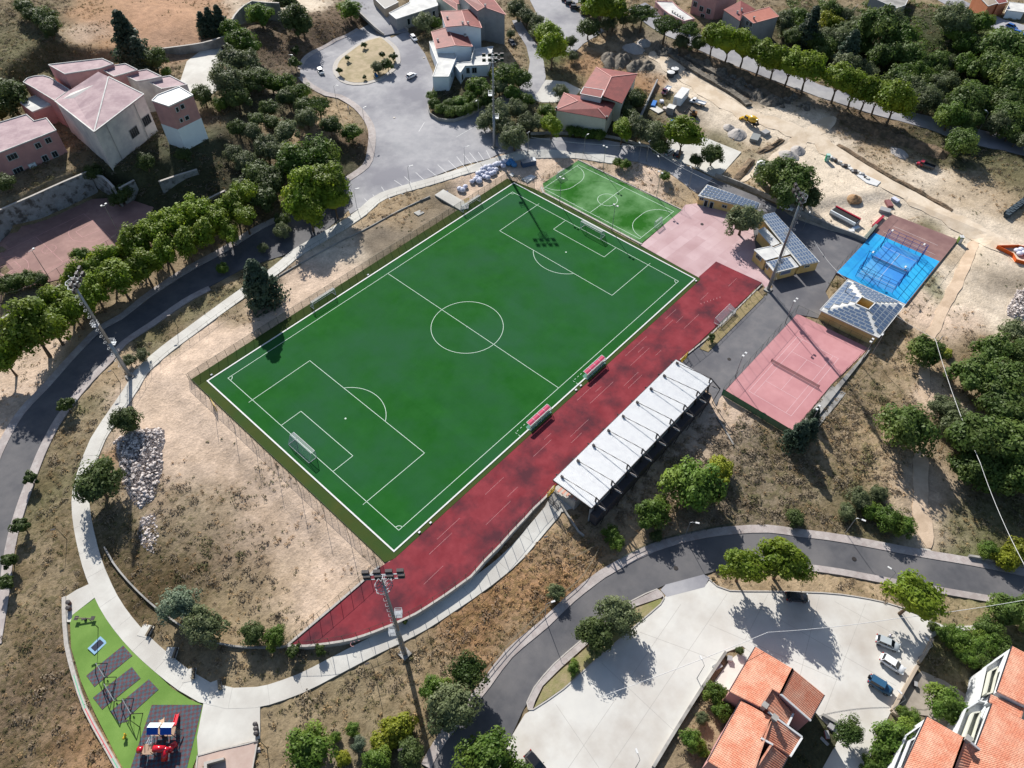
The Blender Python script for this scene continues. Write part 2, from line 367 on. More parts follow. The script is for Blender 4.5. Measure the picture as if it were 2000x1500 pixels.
# perimeter path
pc = [(1200, 311), (1120, 303), (1032, 301), (987, 311), (925, 328), (850, 352), (750, 382), (707, 415), (675, 437), (632, 462), (582, 492), (542, 525), (475, 572), (425, 608), (375, 645), (325, 682), (275, 727), (258, 757), (238, 787), (212, 825), (192, 857), (178, 890), (163, 935),
      (157, 975), (162, 1025), (173, 1075), (187, 1120), (212, 1175), (240, 1217), (275, 1257), (317, 1295), (362, 1330), (400, 1352), (450, 1364), (500, 1362), (525, 1357), (587, 1335), (650, 1303), (725, 1264), (775, 1240), (825, 1214), (870, 1185), (912, 1157), (950, 1130), (982, 1105), (1012, 1057+20), (1052, 1030), (1078, 1000), (1092, 972)]
pcw = SP(pc)
path = sheet('path', strip_poly(pcw, 1.75, 1.75), m_conc, .10)
# joints across the path
mbj = MB()
for i in range(0, len(pcw)-1, 2):
    a = Vector(pcw[i]); d = (Vector(pcw[i+1])-a).normalized(); nr = Vector((-d.y, d.x))*1.74
    ribbon(mbj, [a+nr, a, a-nr], .045, 0, .104)
m_joint = M('joint_dark', A(176, 172, 166))
tag(mbj.build('path_joints', m_joint, path), kind='stuff')
sheet('path', gl([(398, 1372), (450, 1381), (508, 1377), (508, 1442), (500, 1446), (430, 1463), (387, 1476), (385, 1440)]), m_conc, .08)
sheet('path', gl([(125, 1168), (150, 1152), (176, 1140), (187, 1166), (142, 1201), (138, 1215), (129, 1215)]), m_conc, .075)
sheet('path', gl([(1086, 950), (1105, 940), (1112, 960), (1125, 990), (1098, 1000), (1085, 985), (1078, 968)]), m_conc, .09)
# white concrete lot
lot = [(965, 1530), (982, 1475), (1000, 1437), (1025, 1395), (1041, 1385), (1100, 1345), (1150, 1300), (1240, 1222), (1295, 1175), (1300, 1164), (1340, 1154), (1375, 1147), (1385, 1134), (1400, 1146), (1425, 1154), (1500, 1155), (1575, 1157), (1640, 1161), (1725, 1176), (1800, 1205), (1850, 1224), (1950, 1219), (1950, 1226), (1835, 1236), (1815, 1250), (1792, 1295), (1740, 1390), (1712, 1445), (1680, 1530), (1590, 1530), (1640, 1440), (1600, 1400), (1550, 1340), (1450, 1262), (1415, 1275), (1277, 1495), (1255, 1540)]
sheet('parking_lot', gl(lot), m_lot, .06)
sheet('parking_lot', gl([(1300, 1142), (1375, 1122), (1386, 1128), (1376, 1147), (1302, 1166), (1290, 1152)]), m_asph, .07)
mbj = MB()
for a, b in [((1085, 1375), (1170, 1500)), ((1175, 1295), (1330, 1440)), ((1330, 1180), (1110, 1500)), ((1420, 1160), (1170, 1530)), ((1250, 1235), (1400, 1290)), ((1500, 1160), (1455, 1250)), ((1600, 1165), (1560, 1330)), ((1690, 1180), (1610, 1390)), ((1385, 1220), (1640, 1330)), ((1470, 1180), (1750, 1340)), ((1630, 1175), (1790, 1262))]:
    a = gp(*a); b = gp(*b); n = 14
    ribbon(mbj, [a.lerp(b, i/n) for i in range(n+1)], .05, -.05, .064)
tag(mbj.build('lot_joints', m_joint), kind='structure')
# car park beside the building site, villa forecourt, school yard
sheet('car_park', gl([(1275, 300), (1292, 282), (1320, 262), (1362, 262), (1400, 278), (1448, 297), (1412, 338), (1398, 346), (1345, 322)]), m_conc, .07)
sheet('courtyard', gl([(1040, 193), (1052, 178), (1066, 156), (1105, 160), (1135, 175), (1125, 186), (1085, 200), (1055, 200)]), m_conc, .07)
sheet('school_yard', gl([(350, 165), (365, 120), (395, 97), (430, 88), (440, 110), (420, 140), (425, 175), (400, 195), (375, 185)]), m_conc, .07)
# red school court
m_court = M('court_red', A(168, 132, 124), A(178, 142, 134), sc=.8, c3=A(150, 116, 110), sc3=.12)
court = sheet('sports_court', gl([(-60, 560), (-60, 500), (0, 470), (175, 388), (240, 385), (300, 405), (280, 440), (205, 495), (118, 545), (0, 600), (-60, 625)]), m_court, .05)
# pink plaza, service yard
m_pink = M('pink_slabs', A(214, 184, 186), A(222, 194, 196), sc=.6, c3=A(204, 172, 174), sc3=.15)
slabs(m_pink, 6.5, 3.2, 3, (.86, .80, .80)); slabs(m_sidewalk, .9, .9, 20, (.84, .80, .80))
pink = sheet('plaza', gl([(1330, 411), (1338, 400), (1362, 397), (1420, 414), (1470, 440), (1478, 500), (1508, 548), (1497, 566), (1488, 552), (1398, 511), (1367, 544), (1251, 479)]), m_pink, .02)
# pitch turf
def sq(x0, x1, y0, y1): return [(x0, y0), (x1, y0), (x1, y1), (x0, y1)]
def turfmat(name, a, b, c, sc3):
    return M(name, a, b, sc=.22, c3=c, sc3=sc3, thr=(.3, .7), thr3=(.4, .65), rough=.9, spec=.05, bump=.01, bsc=20, det=6)
m_turf = turfmat('pitch_turf', A(30, 93, 32), A(42, 104, 44), A(46, 97, 62), .05)
slabs(m_turf, 33.0, 3.7, 90, (.93, .95, .92), (.94, .96, .94), .03)
m_turf2 = turfmat('border_turf_shaded', A(78, 88, 44), A(68, 82, 42), A(60, 86, 44), .1)  # olive holds the shade of the mesh fence, painted into the turf colour
turf = sheet('football_pitch', sq(-54.2, 54.2, -32.8, 32.8), m_turf, .045, flat=0, step=8)
border = sheet('pitch_border', [(-57.0, -33.2), (-55.2, -34.0), (55.4, -34.0), (56.2, 26.0), (54.6, 36.0), (-56.6, 36.2)], m_turf2, .02, flat=0, step=8)
def rect_line(mb, x0, y0, x1, y1, wd=.12, z=.052):
    h = wd/2
    for a, b in (((x0-h, y0), (x1+h, y0)), ((x0-h, y1), (x1+h, y1))): mb.prism([(a[0], a[1]-h), (b[0], a[1]-h), (b[0], a[1]+h), (a[0], a[1]+h)], z-.02, z)
    for x in (x0, x1): mb.prism([(x-h, y0+h), (x+h, y0+h), (x+h, y1-h), (x-h, y1-h)], z-.02, z)
def seg(mb, a, b, wd=.12, z=.052):
    a = Vector(a); b = Vector(b); d = (b-a).normalized(); n = Vector((-d.y, d.x))*wd/2; mb.prism([a+n, b+n, b-n, a-n], z-.02, z)
def arc(mb, c, r, t0, t1, wd=.12, z=.052, n=48):
    for i in range(n):
        a = t0+(t1-t0)*i/n; b = t0+(t1-t0)*(i+1)/n
        P = [(c[0]+math.cos(t)*rr, c[1]+math.sin(t)*rr) for t, rr in ((a, r-wd/2), (b, r-wd/2), (b, r+wd/2), (a, r+wd/2))]
        mb.prism(P, z-.02, z)
L2, W2 = 50.44, 30.04
mb = MB(); rect_line(mb, -L2, -W2, L2, W2); seg(mb, (0, -W2), (0, W2)); arc(mb, (0, 0), 9.15, 0, 2*math.pi, n=72); arc(mb, (0, 0), .1, 0, 6.283, .2, n=10)
for s in (-1, 1):
    for (dx, hy) in ((16.5, 20.16), (5.5, 9.16)):
        x = s*(L2-dx); seg(mb, (x, -hy-.06), (x, hy+.06))
        for y in (-hy, hy): seg(mb, (s*L2, y), (x, y))
    arc(mb, (s*(L2-11), 0), .12, 0, 6.283, .22, n=10)
    th = math.acos(5.5/9.15); c0 = math.pi if s > 0 else 0; arc(mb, (s*(L2-11), 0), 9.15, c0-th, c0+th, n=24)
    for t in (-1, 1):
        q = {(1, 1): math.pi, (1, -1): math.pi/2, (-1, -1): 0, (-1, 1): -math.pi/2}[(s, t)]; arc(mb, (s*L2, t*W2), 1, q, q+math.pi/2, n=8)
        seg(mb, (s*L2, t*20.16), (s*(L2+1), t*20.16), .1)
for x0 in (8.9, -11.6):      # dashed technical areas
    for k in range(9): seg(mb, (x0-4.4+k*1.1, -31.2), (x0-3.9+k*1.1, -31.2), .1)
    for x in (x0-4.9, x0+4.9): seg(mb, (x, -31.2), (x, -31.7), .1); seg(mb, (x, -32.1), (x, -32.6), .1)
tag(mb.build('line_marking', m_line, turf), kind='stuff')
mb = MB()
for a, b in (((-54.2, -32.8), (54.2, -32.8)), ((54.2, -32.8), (54.2, 32.85)), ((54.2, 32.85), (-54.2, 32.85)), ((-54.2, 32.85), (-54.2, -32.8))):
    d = (Vector(b)-Vector(a)).normalized(); n_ = Vector((-d.y, d.x))*.16; mb.prism([Vector(a)+n_-d*.16, Vector(b)+n_-d*.16, Vector(b)-n_-d*.16, Vector(a)-n_-d*.16], -.1, .11)
mb.build('edge_channel', m_white, border)
# small pitch
m_turf5 = turfmat('five_turf', A(36, 98, 26), A(50, 112, 38), A(120, 164, 112), .075)
small = sheet('small_pitch', [(57.0, -13.3), (77.3, -13.2), (77.1, 25.9), (60.0, 26.1), (57.0, 22.5)], m_turf5, .03, flat=0, step=6)
mb = MB(); rect_line(mb, 58.15, -11.8, 75.35, 24.3, .12, .045); seg(mb, (58.15, 6.2), (75.35, 6.2), .12, .045); arc(mb, (66.75, 6.2), 3, 0, 6.2832, .12, .045, 36)
for s, y0 in ((1, -11.8), (-1, 24.3)):
    for t in (-1, 1):
        q = 0 if t > 0 else math.pi/2
        if s < 0: q = -q if t > 0 else -math.pi
        arc(mb, (66.75+t*1.5, y0), 6.2, q if s > 0 else (-math.pi/2 if t > 0 else -math.pi), (q if s > 0 else (-math.pi/2 if t > 0 else -math.pi))+math.pi/2, .12, .045, 16)
    seg(mb, (65.25, y0+s*6.2), (68.25, y0+s*6.2), .12, .045)
for y in (12.5, 9.4, 3.0, -.2): seg(mb, (58.0, y), (58.6, y), .1, .045)
tag(mb.build('line_marking', m_line, small), kind='stuff')
# kerbs round the small pitch
kerb('pitch_kerb', [(58.2, 25.2), (56.55, 23.0), (56.6, 5), (56.5, -13.6)], .55, .14, m_kerb, flat=0)
kerb('pitch_kerb', [(77.5, 26.2), (77.7, 5), (77.7, -13.2)], .3, .14, m_kerb, flat=0)
# running track
m_track = M('track_red', A(132, 52, 60), A(156, 70, 77), sc=.3, c3=A(92, 52, 60), sc3=.14, thr=(.3, .7), thr3=(.45, .66), rough=.9, spec=.08, bump=.008, bsc=10, det=7)
tin = [(562, 1262), (597, 1262), (642, 1257), (687, 1249), (732, 1234), (765, 1221), (812, 1199), (835, 1185), (870, 1162), (905, 1137), (920, 1126), (947, 1095), (961, 1081), (977, 1065), (1000, 1039), (1027, 1011), (1042, 994), (1067, 970), (1082, 950)]
tw = [W(a, b, 0).xy for a, b in tin]
trk = [(64.3, -33.2), (64.9, -46.9), (26.4, -46.3), (24.0, -46.9), (-19.0, -46.9)]+[(p.x, p.y) for p in tw[::-1]]+[W(p[0], p[1], 0).xy for p in ((578, 1252), (640, 1198), (700, 1146), (745, 1106))]+[(-55.0, -34.05), (55.0, -34.05), (55.6, -33.1)]
track = sheet('running_track', trk, m_track, .03, flat=0, step=6)
mb = MB()
for y, x0, x1 in ((-37.2, -60, 60), (-38.4, -50, 52), (-41.0, -30, 62), (-42.2, -55, 30), (-35.6, 0, 58)):
    x = x0
    while x < x1:
        l = random.uniform(2, 9); seg(mb, (x, y), (min(x1, x+l), y), .045, .038); x += l+random.uniform(6, 26)
for k in range(7): seg(mb, (52.3-k*.9, -41.8+(k*.4)), (52.7-k*.9, -41.5+(k*.4)), .08, .038)
for dx in (0, 1.4):    # worn lane number
    arc(mb, (-71.5+dx, -41.0), .45, 0, 4.4, .08, .038, 8)
tag(mb.build('lane_line', m_linef, track), kind='stuff')
# tennis court
m_ten = M('tennis_pink', A(208, 148, 150), A(216, 158, 160), sc=.4, c3=A(196, 136, 140), sc3=.08, bump=.004, bsc=10)
ten = sheet('tennis_court', [(60.6, -59.2), (61.4, -78.6), (44.5, -77.2), (24.2, -77.0), (24.2, -59.6)], m_ten, .02, flat=.02, step=6)
mb = MB(); zz = .052; cx, cy = 41.15, -69.15
rect_line(mb, cx-11.885, cy-5.485, cx+11.885, cy+5.485, .07, zz)
for y in (cy-4.115, cy+4.115): seg(mb, (cx-11.885, y), (cx+11.885, y), .06, zz)
for x in (cx-6.4, cx+6.4): seg(mb, (x, cy-4.115), (x, cy+4.115), .06, zz)
seg(mb, (cx-6.4, cy), (cx+6.4, cy), .06, zz)
tag(mb.build('line_marking', M('tennis_line', A(240, 210, 212)), ten), kind='stuff')
# padel court slab
m_slab = M('old_court_slab', A(146, 112, 108), A(158, 124, 118), sc=.7, c3=A(134, 100, 98), sc3=.15)
m_blue = M('padel_blue_border', A(20, 178, 240), A(50, 188, 244), sc=.25, c3=A(10, 150, 226), sc3=.12, rough=.6)
m_blue2 = M('padel_blue_field', A(50, 140, 226), A(60, 152, 230), sc=.3, c3=A(90, 176, 232), sc3=.1, rough=.6)
slab = sheet('court_slab', [(81.8, -60.0), (117.2, -60.3), (118.4, -79.2), (82.2, -79.2)], m_slab, .10, flat=.3, step=6)
mb = MB(); mb.prism([(81.9, -60.1), (105.4, -60.2), (105.4, -79.0), (82.3, -79.0)], .2, .43); mb.build('blue_border', m_blue, slab)
mb = MB(); mb.prism([(84.2, -64.6), (103.8, -64.6), (103.8, -74.6), (84.2, -74.6)], .2, .434); mb.build('blue_field', m_blue2, slab)
mb = MB()
for x in (87.0, 101.0): seg(mb, (x, -64.6), (x, -74.6), .07, .44)
seg(mb, (87, -69.6), (101, -69.6), .07, .44); seg(mb, (107.5, -62), (107.5, -77), .06, .408); seg(mb, (112, -63), (112, -76), .06, .408)
tag(mb.build('line_marking', m_white, slab), kind='stuff')
# playground turf and mats
m_pg = M('play_turf', A(118, 156, 70), A(128, 164, 78), sc=.3, c3=A(108, 146, 62), sc3=.12, bump=.01, bsc=20)
pg = [(187, 1168), (142, 1201), (137, 1213), (139, 1265), (158, 1330), (184, 1390), (224, 1470), (245, 1510), (365, 1530), (384, 1480), (412, 1382), (397, 1377), (372, 1367), (337, 1345), (290, 1300), (250, 1258), (222, 1222), (203, 1200)]
play = sheet('playground_turf', gl(pg), m_pg, .07)
def checkmat():
    m = bpy.data.materials.new('rubber_tiles'); m.use_nodes = True; nt = m.node_tree; p = nt.nodes['Principled BSDF']; p.inputs['Roughness'].default_value = .9
    tc = nt.nodes.new('ShaderNodeTexCoord'); mp = nt.nodes.new('ShaderNodeMapping'); mp.inputs['Rotation'].default_value = (0, 0, R(-8))
    ck = nt.nodes.new('ShaderNodeTexChecker'); ck.inputs['Scale'].default_value = 2.0
    ck.inputs[1].default_value = (*A(104, 70, 76), 1); ck.inputs[2].default_value = (*A(76, 96, 108), 1)
    nz = nt.nodes.new('ShaderNodeTexNoise'); nz.inputs['Scale'].default_value = 1.6; hs = nt.nodes.new('ShaderNodeHueSaturation')
    mr = nt.nodes.new('ShaderNodeMapRange'); mr.inputs[3].default_value = .55; mr.inputs[4].default_value = 1.35
    nt.links.new(tc.outputs['Object'], mp.inputs[0]); nt.links.new(mp.outputs[0], ck.inputs[0]); nt.links.new(nz.outputs[0], mr.inputs[0]); nt.links.new(mr.outputs[0], hs.inputs['Value'])
    nt.links.new(tc.outputs['Object'], nz.inputs[0]); nt.links.new(ck.outputs[0], hs.inputs['Color']); nt.links.new(hs.outputs[0], p.inputs['Base Color']); return m
m_chk = checkmat()
for q in ([(241, 1261), (259, 1281), (185, 1342), (169, 1320)], [(258, 1303), (275, 1325), (200, 1386), (182, 1363)], [(291, 1327), (310, 1347), (235, 1415), (216, 1390)], [(297, 1377), (396, 1377), (365, 1502), (255, 1502)]):
    sheet('rubber_mat', gl(q), m_chk, .12, paved=False, label=None, parent=play, kind=None)
# sidewalks and kerbs
def side(pts, wl, wr, off=.14, mat=None, step=2.5): 
    c = SP(pts, step); return sheet('sidewalk', strip_poly(c, wl, wr), mat or m_sidewalk, off)
side([(676, 352), (714, 325), (724, 298), (727, 262), (719, 237), (697, 210), (664, 189), (637, 184), (607, 168), (588, 150)], 1.2, 1.2)
side([(586, 135), (593, 119), (608, 106), (631, 94), (656, 79), (676, 71), (700, 57)], .8, .5)
side([(410, 563), (357, 591), (300, 631), (240, 672), (215, 703), (178, 740), (152, 770), (118, 815), (97, 852), (78, 892), (59, 942), (42, 989), (26, 1044), (15, 1102), (8, 1160), (-8, 1260)], 1.0, 1.0)
side([(-30, 960), (-4, 887), (40, 808), (92, 752), (145, 692), (196, 641), (236, 619), (297, 571), (396, 510), (493, 452), (560, 420)], 1.0, 1.0)
side([(832, 1497), (865, 1440), (950, 1335), (994, 1277), (1065, 1217), (1116, 1168), (1177, 1121), (1212, 1101), (1273, 1071), (1350, 1048), (1430, 1036), (1500, 1033), (1560, 1041), (1650, 1053), (1800, 1081), (1890, 1096), (2000, 1118), (2100, 1145)], .9, .9)
side([(2100, 1204), (2000, 1181), (1940, 1171), (1835, 1153), (1725, 1133), (1640, 1117), (1575, 1108)], .7, .7)
isl = sheet('sidewalk', gl([(1030, 1372), (1042, 1345), (1082, 1299), (1130, 1257), (1180, 1212), (1235, 1175), (1283, 1152), (1297, 1163), (1290, 1168), (1240, 1185), (1190, 1222), (1140, 1265), (1095, 1305), (1060, 1340), (1045, 1370), (1040, 1386), (1032, 1384)]), m_sidewalk, .14)
m_isl = M('dry_verge', A(176, 158, 124), A(152, 142, 104), sc=.8, c3=A(140, 140, 84), sc3=.3, bump=.06, bsc=4)
sheet('verge', gl([(1043, 1383), (1062, 1342), (1097, 1308), (1142, 1268), (1192, 1225), (1242, 1188), (1290, 1170), (1296, 1174), (1240, 1221), (1150, 1299), (1100, 1344)]), m_isl, .13)
kerb('kerb', SP([(1032, 1386), (1041, 1386), (1100, 1346), (1150, 1301), (1240, 1223), (1290, 1180), (1297, 1168), (1292, 1158), (1283, 1151), (1235, 1173), (1180, 1210), (1130, 1255), (1082, 1297), (1043, 1343), (1029, 1372), (1032, 1386)]), .22, .17)
kerb('kerb', SP([(1385, 1132), (1400, 1145), (1425, 1154), (1500, 1155), (1575, 1157), (1640, 1161), (1725, 1176), (1800, 1200)]), .22, .2)
# roundabout island
ring = [(746, 70), (775, 92), (782, 112), (780, 128), (762, 146), (742, 158), (718, 165), (690, 167), (665, 160), (652, 145), (650, 130), (658, 115), (672, 104), (695, 88), (720, 76)]
rw = SP(ring+[ring[0]])[:-1]
sheet('sidewalk', rw, m_kerb, .17, paved=True)
c_ = sum((Vector(p) for p in rw), Vector((0, 0)))/len(rw)
m_dry = M('dry_grass_island', A(196, 176, 144), A(184, 166, 132), sc=.7, c3=A(164, 150, 112), sc3=.3, bump=.05, bsc=4)
sheet('island_ground', [c_+(Vector(p)-c_)*(1-1.8/max(3, (Vector(p)-c_).length)) for p in rw], m_dry, .22)
# parking bay lines and zebra
mb = MB()
def gline(mb, a, b, wd=.13, off=.05, n=6):
    a = gp(*a); b = gp(*b); ribbon(mb, [a.lerp(b, i/n) for i in range(n+1)], wd, -.1, off)
for a, b in [((745, 365), (762, 390)), ((760, 378-8), (788, 398-18)), ((770, 352), (800, 372)), ((790, 345), (812, 366)), ((812, 337), (834, 357)), ((835, 330), (858, 348)), ((855, 322), (876, 341)), ((876, 314), (895, 333)), ((892, 306), (908, 327)), ((905, 301), (922, 322)), ((917, 298), (933, 318)), ((934, 297), (945, 313)), ((950, 294), (958, 310)), ((891, 268), (928, 247)), ((818, 257), (829, 239)), ((694, 410), (958, 311)), ((712, 388), (725, 402)), ((728, 380), (742, 396))]:
    gline(mb, a, b, .12, .045, 10)
for k in range(7): gline(mb, (751+k*4.6, 60.5-k*1.3), (757+k*4.6, 68.5-k*1.3), .55, .16, 3)
tag(mb.build('road_marking', m_white), kind='structure')

# dirt lanes and footpaths worn into the ground
m_lane = M('lane_dirt', A(240, 224, 202), A(232, 214, 190), sc=.9, c3=A(214, 194, 168), sc3=.18, bump=.05, bsc=3, rough=.95)
m_lane2 = M('track_dirt', A(224, 200, 174), A(214, 190, 164), sc=.9, c3=A(196, 172, 146), sc3=.2, bump=.05, bsc=3, rough=.95)
def lane(pts, wd, mat, seed, name='dirt_path'):
    P = SP(pts, 1.5); n = len(P); nz = lambda i, k: .3*wd*mnoise.noise(Vector((i*.33, k*5.1, seed)))
    L = []; Rr = []
    for i, p in enumerate(P):
        a = P[max(0, i-1)]; b = P[min(n-1, i+1)]; d = (b-a).normalized(); nr = Vector((-d.y, d.x)); e = min(1, .35+i*.3, .35+(n-1-i)*.3)
        L.append(p+nr*(wd/2*e+nz(i, 1))); Rr.append(p-nr*(wd/2*e+nz(i, 2)))
    sheet(name, L+Rr[::-1], mat, .0, paved=True, step=2.0)
lane([(1275, 100), (1310, 130), (1350, 158), (1400, 190), (1455, 222), (1520, 242), (1590, 272), (1650, 310), (1720, 350), (1800, 395), (1870, 430), (1940, 470), (2020, 520)], 6.5, m_lane, 1, 'dirt_lane')
lane([(1630, 228), (1600, 250), (1570, 268), (1545, 290), (1500, 325), (1440, 350)], 5, m_lane, 2, 'dirt_lane')
lane([(1905, 470), (1880, 530), (1850, 590), (1822, 650), (1805, 720), (1806, 780)], 2.6, m_lane2, 3)
lane([(1800, 880), (1800, 930), (1797, 980), (1806, 1030), (1814, 1070)], 3.0, m_lane2, 4)
#lane([(770, 440), (700, 478), (630, 520), (560, 566), (500, 615), (440, 665), (380, 715), (345, 760), (330, 820)], 4.2, m_lane2, 5, 'dirt_lane')
#lane([(200, 8), (160, 30), (150, 70), (175, 110)], 4, m_lane2, 6, 'dirt_lane')
sheet('terrace_paving', gl([(1396, 1330), (1425, 1290), (1452, 1268), (1474, 1262), (1426, 1348), (1400, 1345)]), m_conc, .03, paved=True); sheet('terrace_paving', gl([(1800, 1310), (1845, 1330), (1900, 1365), (1880, 1385), (1858, 1440), (1812, 1398), (1760, 1392), (1762, 1345)]), M('paving_grey', A(186, 176, 164), A(170, 160, 148), sc=1, c3=A(150, 140, 128), sc3=.2), .03)
# ------------------------------------------------------------------ terrain mesh
S = 1.25
tx = np.concatenate([np.array([-2200, -1200, -700, -420, -300, -240]), np.arange(-200, 400.1, S), np.array([430, 480, 600, 850, 1300, 2200])])
ty = np.concatenate([np.array([-2200, -1200, -700, -420, -300, -260]), np.arange(-230, 360.1, S), np.array([400, 480, 600, 850, 1300, 2200])])
TX, TY = np.meshgrid(tx, ty, indexing='ij'); TZ = Hn(TX, TY)
pav = np.zeros(TX.shape, bool)
for poly in PAVED:
    P = np.array(poly); x0, y0 = P.min(0)-1; x1, y1 = P.max(0)+1
    i0, i1 = np.searchsorted(tx, [x0, x1]); j0, j1 = np.searchsorted(ty, [y0, y1])
    pav[i0:i1, j0:j1] |= inside(poly, TX[i0:i1, j0:j1], TY[i0:i1, j0:j1])
# smooth value noise on the grid
def vnoise(X, Y, sc, seed):
    r = np.random.default_rng(seed); T = r.random((256, 256)); fx = X/sc; fy = Y/sc; i = np.floor(fx).astype(int); j = np.floor(fy).astype(int); a = fx-i; b = fy-j
    a = a*a*(3-2*a); b = b*b*(3-2*b); g = lambda p, q: T[p % 256, q % 256]
    return g(i, j)*(1-a)*(1-b)+g(i+1, j)*a*(1-b)+g(i, j+1)*(1-a)*b+g(i+1, j+1)*a*b-.5
def fbm(X, Y, sc, seed): return vnoise(X, Y, sc, seed)+.5*vnoise(X, Y, sc/2, seed+1)+.25*vnoise(X, Y, sc/4, seed+2)
SAND = A(224, 200, 178); DIRT = A(236, 220, 198); TAN = A(184, 162, 132); DRY = A(150, 134, 108); OLIVE = A(122, 116, 86); GREY = A(142, 130, 114); ORANGE = A(176, 140, 106); BROWN = A(122, 102, 84); GREEN = A(96, 108, 64); DARK = A(80, 82, 60)
